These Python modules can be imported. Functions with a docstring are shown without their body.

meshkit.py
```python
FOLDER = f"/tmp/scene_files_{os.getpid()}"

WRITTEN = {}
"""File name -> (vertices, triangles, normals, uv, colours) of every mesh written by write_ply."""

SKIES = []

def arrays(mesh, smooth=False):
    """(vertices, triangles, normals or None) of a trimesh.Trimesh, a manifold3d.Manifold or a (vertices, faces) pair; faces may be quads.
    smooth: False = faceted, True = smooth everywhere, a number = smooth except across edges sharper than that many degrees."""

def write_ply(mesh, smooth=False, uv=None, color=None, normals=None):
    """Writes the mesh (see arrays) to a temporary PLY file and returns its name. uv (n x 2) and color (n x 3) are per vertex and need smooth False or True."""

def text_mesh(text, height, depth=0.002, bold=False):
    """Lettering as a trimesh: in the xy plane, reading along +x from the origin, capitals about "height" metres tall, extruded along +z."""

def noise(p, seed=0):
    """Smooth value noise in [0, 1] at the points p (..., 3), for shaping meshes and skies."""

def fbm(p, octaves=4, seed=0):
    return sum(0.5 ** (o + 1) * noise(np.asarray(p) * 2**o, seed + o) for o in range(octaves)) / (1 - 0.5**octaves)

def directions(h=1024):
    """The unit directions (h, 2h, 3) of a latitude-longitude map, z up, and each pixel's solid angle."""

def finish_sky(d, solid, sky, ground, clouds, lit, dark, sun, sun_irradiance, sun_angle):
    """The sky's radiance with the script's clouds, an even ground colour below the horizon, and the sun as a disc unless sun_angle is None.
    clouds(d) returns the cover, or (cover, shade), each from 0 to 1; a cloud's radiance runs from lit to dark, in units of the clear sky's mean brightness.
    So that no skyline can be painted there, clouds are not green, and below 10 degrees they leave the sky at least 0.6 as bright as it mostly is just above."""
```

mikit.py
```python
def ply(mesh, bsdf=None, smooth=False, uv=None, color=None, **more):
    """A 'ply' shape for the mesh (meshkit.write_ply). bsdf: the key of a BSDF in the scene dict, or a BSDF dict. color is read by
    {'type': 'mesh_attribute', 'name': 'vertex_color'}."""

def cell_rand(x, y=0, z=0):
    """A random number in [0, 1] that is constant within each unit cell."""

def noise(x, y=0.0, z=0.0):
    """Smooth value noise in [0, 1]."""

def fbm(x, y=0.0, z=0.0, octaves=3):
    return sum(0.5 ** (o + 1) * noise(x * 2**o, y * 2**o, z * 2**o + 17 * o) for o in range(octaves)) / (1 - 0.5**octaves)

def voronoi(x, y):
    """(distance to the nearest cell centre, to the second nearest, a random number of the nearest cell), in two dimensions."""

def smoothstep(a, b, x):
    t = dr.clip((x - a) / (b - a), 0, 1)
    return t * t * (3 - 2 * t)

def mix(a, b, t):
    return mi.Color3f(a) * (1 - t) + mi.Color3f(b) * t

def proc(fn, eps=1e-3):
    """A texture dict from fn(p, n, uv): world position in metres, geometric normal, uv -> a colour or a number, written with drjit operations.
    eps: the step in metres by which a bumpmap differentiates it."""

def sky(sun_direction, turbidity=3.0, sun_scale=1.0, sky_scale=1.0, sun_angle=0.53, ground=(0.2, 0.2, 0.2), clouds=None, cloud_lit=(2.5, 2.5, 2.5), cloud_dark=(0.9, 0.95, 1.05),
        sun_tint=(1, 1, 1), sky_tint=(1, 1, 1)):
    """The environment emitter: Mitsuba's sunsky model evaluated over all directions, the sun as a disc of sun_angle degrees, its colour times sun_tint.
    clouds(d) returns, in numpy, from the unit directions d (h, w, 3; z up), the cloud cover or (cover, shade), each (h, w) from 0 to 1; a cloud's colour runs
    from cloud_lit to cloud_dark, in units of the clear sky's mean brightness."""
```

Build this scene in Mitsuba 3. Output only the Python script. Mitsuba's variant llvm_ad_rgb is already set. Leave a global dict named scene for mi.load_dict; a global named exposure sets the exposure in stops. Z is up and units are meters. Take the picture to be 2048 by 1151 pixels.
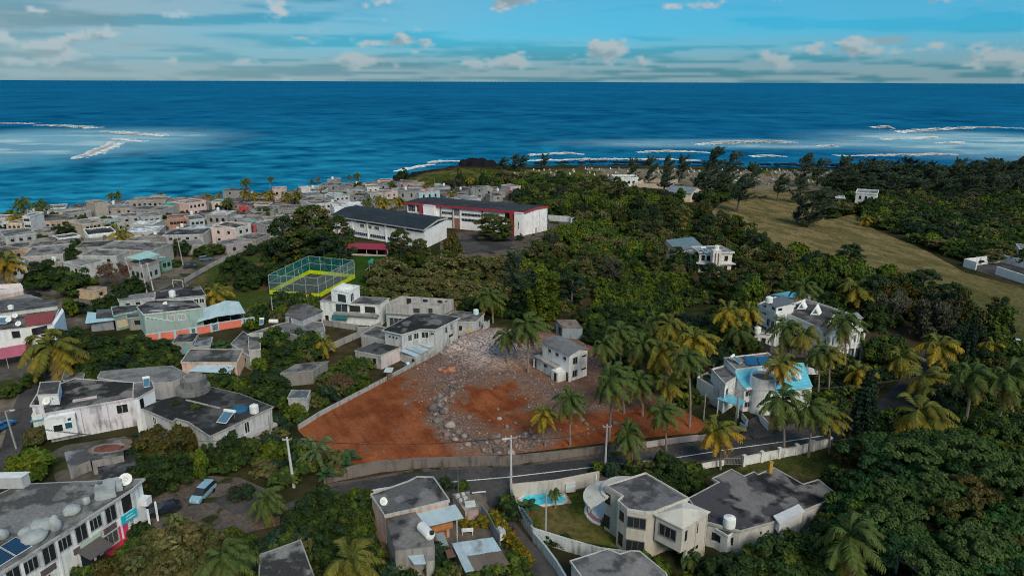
import math, random
import numpy as np, trimesh, shapely, shapely.geometry as sg
from scipy.spatial import Delaunay
import drjit as dr, mitsuba as mi
import mikit, meshkit
from mikit import noise, fbm, voronoi, smoothstep, mix, proc

scene, labels = {}, {}
T = mi.ScalarTransform4f
PI = math.pi

# ---------------------------------------------------------------- camera, sky, exposure
_p, _r = math.radians(16.5793), math.radians(0.196)
_right0, _fwd = np.array([1, 0, 0.0]), np.array([0, math.cos(_p), -math.sin(_p)])
_up0 = np.array([0, math.sin(_p), math.cos(_p)])
_up = _up0 * math.cos(_r) - _right0 * math.sin(_r)
EYE = np.array([0, 0, 60.0])
scene['camera'] = {'type': 'perspective', 'fov': 73.0, 'fov_axis': 'x', 'near_clip': 1.0, 'far_clip': 400000.0,
         'to_world': T().look_at(origin=EYE.tolist(), target=(EYE + _fwd).tolist(), up=_up.tolist())}
exposure = 2.2

def clouds(d):
  """High broken cloud, thicker to the left (west), with small fair-weather clouds low over the sea."""
  az = np.degrees(np.arctan2(d[..., 0], d[..., 1]))
  el = np.degrees(np.arcsin(np.clip(d[..., 2], -1, 1)))
  sm = lambda a, b, x: (lambda t: t * t * (3 - 2 * t))(np.clip((x - a) / (b - a), 0, 1))
  west = 0.5 - 0.5 * np.sin(np.radians(az + 4) * 1.15)          # 1 to the left, 0 to the right
  # layered cloud: coordinates on a plane overhead keep the streaks flat near the horizon
  k = 1.0 / np.maximum(np.sin(np.radians(np.maximum(el, 0))) + 0.05, 0.05)
  px, py = np.cos(np.radians(el)) * np.sin(np.radians(az)) * k, np.cos(np.radians(el)) * np.cos(np.radians(az)) * k
  P = np.stack([px * 0.42 + 3.1, py * 0.62 + 0.4, az * 0 + 3.7], -1)
  warp = meshkit.fbm(P * 1.9, 4, 31)[..., None] - 0.5
  n = meshkit.fbm(P + warp * 0.5, 6, 3)
  veil = 0.78 * sm(0.36, 0.80, west) + 0.24
  cover = np.maximum(sm(0.62 - 0.30 * west, 0.80 - 0.26 * west, n) * 0.85, veil * (0.75 + 0.5 * (n - 0.5)))
  body = meshkit.fbm(P * [1.5, 1.9, 1] + warp * 0.6 + 11.3, 6, 9)
  shade = sm(0.42, 0.60, body) * (0.85 - 0.62 * sm(0.45, 0.95, west)) + 0.30 + 0.24 * (1 - west)
  # low cumulus, bright heads over flat grey feet
  Q = np.stack([az * 0.40, el * 0.92, az * 0 + 8.1], -1)
  w2 = meshkit.fbm(Q * 2.3, 3, 5)[..., None] - 0.5
  Q = Q + w2 * 0.55
  b = meshkit.fbm(Q, 6, 21)
  band = np.maximum(sm(0.7, 1.4, el) * (1 - sm(2.6, 4.0, el)), 0.9 * sm(4.6, 5.6, el) * (1 - sm(9, 14, el)))
  cu = sm(0.60, 0.70, b + 0.15 * band - 0.075)
  head = sm(-0.10, 0.12, b - meshkit.fbm(Q + [0.15, 0.42, 0], 6, 21))
  shade = shade * (1 - cu) + cu * np.clip(0.62 - 0.9 * head, 0, 1)
  cover = np.maximum(cover, cu * 0.88 * sm(0.2, 0.9, el))
  # pale haze low over the water
  haze = 0.85 * (1 - sm(0.3, 5.0, el))
  shade = shade * (1 - haze * 0.6) + haze * 0.6 * (0.86 - 0.50 * west)
  return np.clip(np.maximum(cover, haze), 0, 1), np.clip(shade, 0, 1)

SUN = (0.34, -0.72, 0.62)
scene['sky'] = mikit.sky(SUN, turbidity=3.0, sun_scale=0.50, sun_angle=26.0, sky_scale=0.85, ground=(0.22, 0.42, 0.52), clouds=clouds,
            cloud_lit=(2.35, 2.48, 2.50), cloud_dark=(0.42, 0.93, 1.12), sun_tint=(0.93, 0.97, 1.05), sky_tint=(0.11, 0.62, 0.73))

# ---------------------------------------------------------------- materials
# a part's own colour travels in its uv: u = 100 red + green, v = 100 blue + weathering (so alike materials share one BSDF)

def unpack(uv):
  r, b = dr.floor(uv.x), dr.floor(uv.y)
  return mi.Color3f(r / 200.0, (uv.x - r) * 1.0, b / 200.0), (uv.y - b)

def paint_fn(p, n, uv):
  c, g = unpack(uv)
  streak = fbm((p.x + p.y) * 1.7, (p.x - p.y) * 1.7, p.z * 0.22, octaves=3)
  blot = fbm(p.x * 0.6 + 3, p.y * 0.6, p.z * 0.6, octaves=3)
  fine = noise(p.x * 5, p.y * 5, p.z * 5)
  upright = 1 - dr.abs(n.z)
  dirt = smoothstep(0.46, 0.78, streak * 0.65 * upright + blot * (1 - 0.6 * upright)) * g
  k = 1 - 0.16 * g * (fine - 0.5) - 0.55 * dirt
  tone = mix(mi.Color3f(1, 1, 1), mi.Color3f(0.86, 0.87, 0.86), dirt)
  return dr.minimum(c * 1.14, 0.84) * k * tone

def roof_fn(p, n, uv):
  c, g = unpack(uv)
  c = c * 0.74
  big = fbm(p.x * 0.16 + 7, p.y * 0.16, 1.0, octaves=4)
  mid = fbm(p.x * 0.7, p.y * 0.7 + 9, 2.0, octaves=4)
  fine = noise(p.x * 4.2, p.y * 4.2, p.z * 2)
  mould = smoothstep(0.42, 0.58, big * 0.5 + mid * 0.5)
  pale = smoothstep(0.56, 0.70, fbm(p.x * 0.33 + 40, p.y * 0.33, 4.0, octaves=4))
  k = (1.25 - 1.02 * mould * g) * (0.78 + 0.44 * fine)
  out = c * k
  return mix(out, mi.Color3f(0.30, 0.29, 0.29) * (0.8 + 0.4 * fine), pale * g * g * 0.62)

def sheet_fn(p, n, uv):
  c, g = unpack(uv)
  rust = smoothstep(0.58, 0.72, fbm(p.x * 0.5, p.y * 0.5 + 4, p.z * 0.5, octaves=4))
  k = 0.86 + 0.28 * fbm(p.x * 1.3, p.y * 1.3, p.z, octaves=2)
  return mix(c * k, mi.Color3f(0.12, 0.085, 0.065), rust * g)

def gloss_fn(p, n, uv):
  c, g = unpack(uv)
  return c * (0.9 + 0.2 * noise(p.x * 3, p.y * 3, p.z * 3))

def ground_fn(p, n, uv):
  a = fbm(p.x * 0.05, p.y * 0.05, 3.0, octaves=4)
  b = fbm(p.x * 0.5, p.y * 0.5, 7.0, octaves=3)
  c = mix(mi.Color3f(0.030, 0.036, 0.016), mi.Color3f(0.060, 0.050, 0.030), smoothstep(0.42, 0.62, a))
  return c * (0.55 + 0.9 * b)

def yard_fn(p, n, uv):
  a = fbm(p.x * 0.12 + 5, p.y * 0.12, 3.0, octaves=4)
  b = fbm(p.x * 1.1, p.y * 1.1, 7.0, octaves=3)
  c = mix(mi.Color3f(0.10, 0.095, 0.09), mi.Color3f(0.17, 0.15, 0.125), smoothstep(0.4, 0.6, a))
  c = mix(c, mi.Color3f(0.05, 0.06, 0.03), smoothstep(0.52, 0.66, fbm(p.x * 0.2, p.y * 0.2, 12.0, octaves=4)))
  return c * (0.6 + 0.8 * b)

def asphalt_fn(p, n, uv):
  a = fbm(p.x * 0.18, p.y * 0.18, 2.0, octaves=4)
  b = fbm(p.x * 2.5, p.y * 2.5, 5.0, octaves=2)
  c = mix(mi.Color3f(0.050, 0.053, 0.060), mi.Color3f(0.085, 0.084, 0.088), smoothstep(0.35, 0.7, a))
  return c * (0.75 + 0.5 * b)

def gravel_fn(p, n, uv):
  a = fbm(p.x * 0.3, p.y * 0.3, 2.0, octaves=4)
  b = fbm(p.x * 3.1, p.y * 3.1, 5.0, octaves=3)
  c = mix(mi.Color3f(0.085, 0.078, 0.075), mi.Color3f(0.15, 0.125, 0.11), a)
  c = mix(c, mi.Color3f(0.035, 0.045, 0.018), smoothstep(0.56, 0.68, fbm(p.x * 0.4 + 9, p.y * 0.4, 8.0, octaves=4)))
  return c * (0.5 + 1.0 * b)

def lawn_fn(p, n, uv):
  c, g = unpack(uv)
  a = fbm(p.x * 0.16, p.y * 0.16, 2.0, octaves=4)
  b = fbm(p.x * 2.2, p.y * 2.2, 5.0, octaves=3)
  dry = smoothstep(0.45, 0.68, a) * g
  return mix(c, mi.Color3f(0.15, 0.115, 0.06), dry) * (0.5 + 1.0 * b)

def field_fn(p, n, uv):
  a = fbm(p.x * 0.05, p.y * 0.035, 2.0, octaves=4)
  s = fbm(p.x * 0.35 + p.y * 0.1, p.y * 0.12, 5.0, octaves=4)
  b = fbm(p.x * 1.6, p.y * 1.1, 8.0, octaves=3)
  c = mix(mi.Color3f(0.125, 0.112, 0.050), mi.Color3f(0.215, 0.172, 0.086), smoothstep(0.35, 0.65, s))
  far = smoothstep(130, 260, p.y)
  c = mix(mi.Color3f(0.060, 0.074, 0.026), c, dr.clip(far + 0.5 * (a - 0.5), 0, 1))
  return c * (0.55 + 0.9 * b)

def heath_fn(p, n, uv):
  a = fbm(p.x * 0.04, p.y * 0.04, 2.0, octaves=4)
  s = fbm(p.x * 0.25, p.y * 0.12, 5.0, octaves=4)
  b = noise(p.x * 0.9, p.y * 0.5, 8.0)
  c = mix(mi.Color3f(0.050, 0.068, 0.016), mi.Color3f(0.12, 0.112, 0.040), smoothstep(0.4, 0.62, s))
  sand = smoothstep(0.0, 60.0, p.x + 60 * (a - 0.5)) * smoothstep(0.4, 0.55, a + 0.1)
  c = mix(c, mi.Color3f(0.22, 0.19, 0.155), sand * 0.8)
  return c * (0.6 + 0.8 * b)

LOT = [(-22.95,108.1), (-3.58,117.7), (-7.21,146)]      # the smooth red spoil, the ring of stones, the pale rubble

def dirt_fn(p, n, uv):
  a = fbm(p.x * 0.22, p.y * 0.22, 2.0, octaves=4)
  b = fbm(p.x * 3.6, p.y * 3.6, 5.0, octaves=3)
  tracks = fbm(p.x * 0.9 + p.y * 0.5, (p.y - p.x * 0.4) * 0.18, 3.0, octaves=3)
  red = mix(mi.Color3f(0.175, 0.052, 0.023), mi.Color3f(0.285, 0.098, 0.044), smoothstep(0.3, 0.7, a * 0.6 + tracks * 0.4))
  stone = mix(mi.Color3f(0.135, 0.095, 0.085), mi.Color3f(0.23, 0.175, 0.16), smoothstep(0.35, 0.8, b))
  earth = mix(mi.Color3f(0.17, 0.095, 0.065), mi.Color3f(0.22, 0.135, 0.10), a)
  # uv carries how much rubble lies here (u) and how pale it is (v), set from the heap's plan
  u = dr.clip(uv.x + 0.8 * (fbm(p.x * 0.45, p.y * 0.45, 9.0, octaves=4) - 0.5), 0, 1)
  c = mix(red, earth, smoothstep(0.12, 0.45, u))
  c = mix(c, stone, smoothstep(0.42, 0.85, u + 0.35 * (b - 0.5)))
  c = mix(c, mi.Color3f(0.50, 0.44, 0.43), dr.clip(uv.y * 1.2, 0, 1) * smoothstep(0.2, 0.6, b))
  return c * (0.68 + 0.64 * b)

def ell(p, cx, cy, rx, ry, soft=0.5):
  q = dr.sqrt(dr.square((p.x - cx) / rx) + dr.square((p.y - cy) / ry))
  return 1 - smoothstep(1 - soft, 1 + soft, q)

def sea_fn(p, n, uv):
  dist = dr.sqrt(p.x * p.x + p.y * p.y)
  # the water's own colour changes with depth, turbidity and chop; ever longer waves carry it outward
  far = fbm(p.x * 0.0016, p.y * 0.0011, 6.0, octaves=4)
  mixd = mi.Float(0.5)
  for k, (fx, fy, d0, d1, amp) in enumerate(((0.11, 0.20, 0, 520, 1.5), (0.055, 0.075, 380, 950, 1.5), (0.028, 0.026, 700, 1900, 1.3), (0.014, 0.009, 1300, 6000, 1.0))):
    band = smoothstep(d0 * 0.75, d0 + 60, dist) * smoothstep(d1 * 1.15, d1 * 0.8, dist) if d0 else smoothstep(d1 * 1.15, d1 * 0.8, dist)
    mixd += band * amp * (0.6 * noise(p.x * fx, p.y * fy, 3.0 + k) + 0.4 * noise(p.x * fx * 2.1, p.y * fy * 1.9, 9.0 + k) - 0.5)
  mixd = dr.clip(mixd, -0.15, 1.25)
  deep = mix(mi.Color3f(0.003, 0.095, 0.235), mi.Color3f(0.010, 0.180, 0.370), mixd)
  near = mix(mi.Color3f(0.002, 0.115, 0.245), mi.Color3f(0.022, 0.340, 0.560), mixd)
  bay = smoothstep(250, -420, p.x - 0.05 * p.y) * smoothstep(1300, 350, dist)
  c = mix(deep, near, dr.clip(bay, 0, 1)) * (0.8 + 0.4 * far)
  reef = fbm(p.x * 0.013, p.y * 0.03, 9.0, octaves=4)
  shoal = dr.maximum(ell(p, *REEF1), dr.maximum(ell(p, *REEF2), ell(p, *REEF3) * 0.7))
  shoal = dr.clip(shoal * (0.5 + 0.95 * reef), 0, 1)
  c = mix(c, mi.Color3f(0.22, 0.48, 0.62), shoal * 0.9)
  lace = smoothstep(0.46, 0.74, fbm(p.x * 0.016, p.y * 0.034, 13.0, octaves=5) + 0.2 * (shoal - 0.7))
  return mix(c, mi.Color3f(0.60, 0.74, 0.80), lace * smoothstep(0.3, 0.9, shoal) * 0.6)

def foam_fn(p, n, uv):
  b = fbm(p.x * 0.12, p.y * 0.3, p.z * 0.6, octaves=3)
  return mix(mi.Color3f(0.78, 0.85, 0.87), mi.Color3f(0.92, 0.93, 0.93), smoothstep(0.3, 0.6, b))

def rock_fn(p, n, uv):
  c, g = unpack(uv)
  b = fbm(p.x * 1.3, p.y * 1.3, p.z * 1.3, octaves=4)
  return c * (0.35 + 1.3 * b)

def pool_fn(p, n, uv):
  w = voronoi(p.x * 1.6 + 0.5 * noise(p.x, p.y, 3.0), p.y * 1.6)
  return mix(mi.Color3f(0.015, 0.46, 0.68), mi.Color3f(0.06, 0.62, 0.80), smoothstep(0.1, 0.5, w[0]))

REEF1 = ((-535.5,746.4), 185, 215)
REEF2 = ((543,776.9), 170, 190)
REEF3 = ((249.2,771.6), 170, 60)
REEF1, REEF2, REEF3 = [(*r[0], *r[1:]) for r in (REEF1, REEF2, REEF3)]

def two(d):
  return {'type': 'twosided', 'bsdf': d}

def matte(fn, rough=0.85, spec=0.25, **k):
  return two({'type': 'principled', 'base_color': proc(fn), 'roughness': rough, 'specular': spec, **k})

scene['mat_paint'] = matte(paint_fn, 0.75, 0.3)
scene['mat_roof'] = matte(roof_fn, 0.85, 0.25)
scene['mat_tin'] = matte(sheet_fn, 0.42, 0.5)
scene['mat_gloss'] = matte(gloss_fn, 0.12, 0.6)
for _n, _f in dict(ground=ground_fn, yard=yard_fn, asphalt=asphalt_fn, gravel=gravel_fn, lawn=lawn_fn, field=field_fn, heath=heath_fn, dirt=dirt_fn, rock=rock_fn).items():
  scene['mat_' + _n] = two({'type': 'diffuse', 'reflectance': proc(_f)})
scene['mat_foam'] = two({'type': 'diffuse', 'reflectance': proc(foam_fn)})
scene['mat_leaf'] = two({'type': 'principled', 'base_color': {'type': 'mesh_attribute', 'name': 'vertex_color'}, 'roughness': 0.65, 'specular': 0.12})
scene['mat_sea_water'] = {'type': 'bumpmap', 'arbitrary': {'type': 'proc', **{k: v for k, v in proc(lambda p, n, uv: 0.55 * fbm(p.x * 0.10, p.y * 0.16, 2.0, octaves=3) * smoothstep(900, 250, dr.sqrt(p.x * p.x + p.y * p.y)), eps=0.25).items() if k != 'type'}},
           'scale': 6.0, 'bsdf': {'type': 'diffuse', 'reflectance': proc(sea_fn)}}
scene['mat_pool_water'] = two({'type': 'principled', 'base_color': proc(pool_fn), 'roughness': 0.08, 'specular': 0.5})

# ---------------------------------------------------------------- mesh helpers
used = {}

def numbered(name):
  k = used.get(name, -1) + 1
  used[name] = k
  return name if k == 0 else '%s_%03d' % (name, k)

def thing(name, label, cat, group=None, kind=None):
  key = numbered(name)
  labels[key] = {'label': label, 'category': cat}
  if group:
    labels[key]['group'] = group
  if kind:
    labels[key]['kind'] = kind
  return key

def cuv(n, c, g):
  """A colour (linear albedo) and a weathering amount as the packed uv of n vertices."""
  r, gg, b = (min(max(x, 0.0), 0.99) for x in c)
  return np.tile([math.floor(r * 200 + 0.5) + max(gg, 0.004), math.floor(b * 200 + 0.5) + min(max(g, 0.004), 0.99)], (n, 1))

def put(key, mesh, bsdf, c=(0.5, 0.5, 0.5), g=0.4, smooth=False):
  v, f = mesh
  v, f = np.asarray(v, float), np.asarray(f, int)
  if smooth and smooth is not True:          # split at edges sharper than that many degrees
    m = trimesh.graph.smooth_shade(trimesh.Trimesh(v, f, process=False), angle=math.radians(smooth), facet_minarea=None)
    v, f, smooth = np.array(m.vertices), np.array(m.faces), True
  scene[key] = mikit.ply((v, f), 'mat_' + bsdf, smooth=smooth, uv=cuv(len(v), c, g))
  return key

def part(parent, name, mesh, bsdf='paint', c=(0.5, 0.5, 0.5), g=0.4, smooth=False):
  return put(numbered(parent + '__' + name), mesh, bsdf, c, g, smooth)

def join(*ms):
  ms = [m for m in ms if len(m[0])]
  V, F, at = [], [], 0
  for v, f in ms:
    V.append(np.asarray(v, float))
    F.append(np.asarray(f, int) + at)
    at += len(v)
  return np.vstack(V), np.vstack(F)

BOXF = np.array([[0, 2, 1], [0, 3, 2], [4, 5, 6], [4, 6, 7], [0, 1, 5], [0, 5, 4], [1, 2, 6], [1, 6, 5], [2, 3, 7], [2, 7, 6], [3, 0, 4], [3, 4, 7]])

def hexa(b, t):
  """A box from four lower and four upper corners."""
  return np.vstack([b, t]).astype(float), BOXF

def obox(o, u, v, h):
  """A box from a lower corner, two floor vectors (2-D) and a height."""
  o, u, v = np.array(o, float), np.array([*u, 0.0][:3], float), np.array([*v, 0.0][:3], float)
  b = np.array([o, o + u, o + u + v, o + v])
  return hexa(b, b + [0, 0, h])

def cbox(x, y, z, sx, sy, sz, a=0.0):
  """A box centred on x, y, standing on z, turned by a."""
  u, v = np.array([math.cos(a), math.sin(a)]) * sx, np.array([-math.sin(a), math.cos(a)]) * sy
  o = np.array([x, y]) - u / 2 - v / 2
  return obox([*o, z], u, v, sz)

def prism(poly, z0, z1):
  poly = ccw(poly)
  n = len(poly)
  if n == 4 and sg.Polygon(poly).convex_hull.area < sg.Polygon(poly).area * 1.0001:
    b = np.c_[poly, np.full(4, z0)]
    return hexa(b, np.c_[poly, np.full(4, z1)])
  v, f = trimesh.creation.triangulate_polygon(sg.Polygon(poly), engine='earcut')
  from scipy.spatial import cKDTree
  idx = cKDTree(poly).query(v)[1]
  f = idx[f]
  sides = [[i, (i + 1) % n, (i + 1) % n + n] for i in range(n)] + [[i, (i + 1) % n + n, i + n] for i in range(n)]
  V = np.vstack([np.c_[poly, np.full(n, z0)], np.c_[poly, np.full(n, z1)]])
  return V, np.vstack([f[:, ::-1], f + n, sides])

def ccw(poly):
  poly = np.array(poly, float)[:, :2]
  a = np.sum(poly[:, 0] * np.roll(poly[:, 1], -1) - np.roll(poly[:, 0], -1) * poly[:, 1])
  return poly if a > 0 else poly[::-1]

def grow(poly, d):
  g = sg.Polygon(poly).buffer(d, join_style=2, mitre_limit=3)
  if g.geom_type != 'Polygon':
    g = max(g.geoms, key=lambda q: q.area)
  return np.array(g.exterior.coords)[:-1]

def ring(poly, w, z0, z1):
  """A wall of thickness w along the inside of the outline."""
  poly = ccw(poly)
  ms = []
  n = len(poly)
  inner = []
  for i in range(n):
    a, b, c = poly[i - 1], poly[i], poly[(i + 1) % n]
    d1, d2 = (b - a) / np.linalg.norm(b - a), (c - b) / np.linalg.norm(c - b)
    n1, n2 = np.array([-d1[1], d1[0]]), np.array([-d2[1], d2[0]])
    m = (n1 + n2) / max(1 + n1 @ n2, 0.25)
    inner.append(b + m * w)
  for i in range(n):
    j = (i + 1) % n
    q = np.array([poly[i], poly[j], inner[j], inner[i]])
    ms.append(hexa(np.c_[q, np.full(4, z0)], np.c_[q, np.full(4, z1)]))
  return join(*ms)

def tube(pts, r, sides=7):
  pts = np.asarray(pts, float)
  r = np.broadcast_to(r, (len(pts),)).astype(float)
  t = np.gradient(pts, axis=0)
  t /= np.linalg.norm(t, axis=1, keepdims=True) + 1e-12
  a = np.cross(t, np.where(np.abs(t[:, 2:]) < 0.9, [0, 0, 1.0], [1.0, 0, 0]))
  a /= np.linalg.norm(a, axis=1, keepdims=True) + 1e-12
  b = np.cross(t, a)
  an = np.arange(sides) * 2 * PI / sides
  v = pts[:, None] + r[:, None, None] * (np.cos(an)[None, :, None] * a[:, None] + np.sin(an)[None, :, None] * b[:, None])
  v = v.reshape(-1, 3)
  f = []
  m = len(pts)
  for i in range(m - 1):
    for j in range(sides):
      q = [i * sides + j, i * sides + (j + 1) % sides, (i + 1) * sides + (j + 1) % sides, (i + 1) * sides + j]
      f += [[q[0], q[1], q[2]], [q[0], q[2], q[3]]]
  for base in (0, (m - 1) * sides):
    f += [[base, base + j, base + j + 1] for j in range(1, sides - 1)]
  return v, np.array(f)

def lathe(x, y, prof, sides=16):
  """A turned shape about the upright through x, y; prof: (radius, z) from bottom to top."""
  an = np.arange(sides) * 2 * PI / sides
  v = np.vstack([np.c_[x + r * np.cos(an), y + r * np.sin(an), np.full(sides, z)] for r, z in prof])
  f = []
  for i in range(len(prof) - 1):
    for j in range(sides):
      q = [i * sides + j, i * sides + (j + 1) % sides, (i + 1) * sides + (j + 1) % sides, (i + 1) * sides + j]
      f += [[q[0], q[1], q[2]], [q[0], q[2], q[3]]]
  for base in (0, (len(prof) - 1) * sides):
    f += [[base, base + j, base + j + 1] for j in range(1, sides - 1)]
  return v, np.array(f)

def fine_sheet(poly, z, step, hfun=None, jitter=0.25, seed=1):
  """A ground sheet inside the outline, in triangles of about the given step; returns vertices and triangles."""
  rng = np.random.default_rng(seed)
  P = sg.Polygon(poly)
  x0, y0, x1, y1 = P.bounds
  gx, gy = np.meshgrid(np.arange(x0, x1, step), np.arange(y0, y1, step))
  q = np.c_[gx.ravel(), gy.ravel()] + rng.uniform(-jitter, jitter, (gx.size, 2)) * step
  q = q[shapely.contains_xy(P.buffer(-step * 0.45), q[:, 0], q[:, 1])]
  L = P.exterior.length
  e = np.array([P.exterior.interpolate(s).coords[0] for s in np.arange(0, L, step)])
  pts = np.vstack([e, np.array(P.exterior.coords)[:-1], q])
  tri = Delaunay(pts).simplices
  c = pts[tri].mean(1)
  tri = tri[shapely.contains_xy(P, c[:, 0], c[:, 1])]
  zz = np.full(len(pts), float(z))
  if hfun is not None:
    zz = zz + hfun(pts)
  return np.c_[pts, zz], tri

def flat(poly, z):
  v, f = trimesh.creation.triangulate_polygon(sg.Polygon(poly), engine='earcut')
  return np.c_[v, np.full(len(v), z)], f

def structure(name, mesh, bsdf, label, c=(0.5, 0.5, 0.5), g=0.4, smooth=False):
  key = put(numbered(name), mesh, bsdf, c, g, smooth)
  labels[key] = {'label': label, 'kind': 'structure'}
  return key

def A2(p):
  return np.array(p[:2], float)

def facing(P, Q):
  """The side of the wall line P-Q that looks towards the open (the street side, nearest the viewpoint)."""
  d = A2(Q) - A2(P)
  n = np.array([d[1], -d[0]]) / np.linalg.norm(d)
  m = (A2(P) + A2(Q)) / 2
  return n if n @ -m > 0 else -n

WHITE, CREAM, CONC, GREYW, DARK = (0.62, 0.66, 0.68), (0.52, 0.47, 0.39), (0.27, 0.28, 0.29), (0.36, 0.38, 0.39), (0.05, 0.053, 0.06)
GLASS = (0.018, 0.024, 0.032)

def opening(key, P, Q, s0, s1, z0, z1, frame=None, pane=GLASS, name='window', bars=0, n=None, depth=0.0, bsdf='gloss'):
  """A window or door on the wall line P-Q between the metres s0 and s1 along it: a frame standing proud round a pane."""
  P, Q = A2(P), A2(Q)
  L = np.linalg.norm(Q - P)
  d = (Q - P) / L
  n = facing(P, Q) if n is None else np.array(n)
  def slab(a, b, za, zb, o0, o1):
    p0, p1 = P + d * a, P + d * b
    q = np.array([p0 + n * o0, p1 + n * o0, p1 + n * o1, p0 + n * o1])
    return hexa(np.c_[q, np.full(4, za)], np.c_[q, np.full(4, zb)])
  if frame is None:
    return part(key, name, slab(s0, s1, z0, z1, -0.05, 0.03 + depth), bsdf, pane, 0.1)
  w = 0.09
  fr = [slab(s0 - w, s1 + w, z1, z1 + w, -0.05, 0.09 + depth), slab(s0 - w, s1 + w, z0 - w, z0, -0.05, 0.13 + depth),
     slab(s0 - w, s0, z0, z1, -0.05, 0.09 + depth), slab(s1, s1 + w, z0, z1, -0.05, 0.09 + depth)]
  for i in range(bars):
    s = s0 + (s1 - s0) * (i + 1) / (bars + 1)
    fr.append(slab(s - 0.03, s + 0.03, z0, z1, -0.05, 0.07 + depth))
  k = part(key, name, join(*fr), 'paint', frame, 0.3)
  part(k, 'pane' if name == 'window' else 'leaf', slab(s0, s1, z0, z1, -0.04, 0.025 + depth), bsdf, pane, 0.1)
  return k

def wins(key, P, Q, n, w, z0, z1, a=0.1, b=0.9, **k):
  """n openings of width w spread evenly along the wall line between the fractions a and b."""
  L = np.linalg.norm(A2(Q) - A2(P))
  for i in range(n):
    m = L * (a + (b - a) * (i + 0.5) / n)
    opening(key, P, Q, m - w / 2, m + w / 2, z0, z1, **k)

def flat_roof(key, poly, z, over=0.25, th=0.22, rim=GREYW, top=DARK, g=0.7, par=0.0, name='roof', inset=0.16):
  """A concrete roof slab with a darker, weathered top inside its pale rim; par: height of a parapet."""
  P = grow(poly, over) if over else ccw(poly)
  k = part(key, name, prism(P, z, z + th), 'paint', rim, 0.6)
  if par:
    part(k, 'parapet', ring(P, 0.16, z + th + 0.002, z + th + par), 'paint', rim, 0.6)
    inset = 0.17
  part(k, 'roof_surface', prism(grow(P, -inset), z + th - 0.05, z + th + 0.03), 'roof', top, g)
  return k

FOOT = []

def block(key, poly, z0, z1, c, g=0.5, name='wall'):
  FOOT.append(sg.Polygon(ccw(poly)).buffer(0.6))
  return part(key, name, prism(poly, z0, z1), 'paint', c, g)

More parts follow.
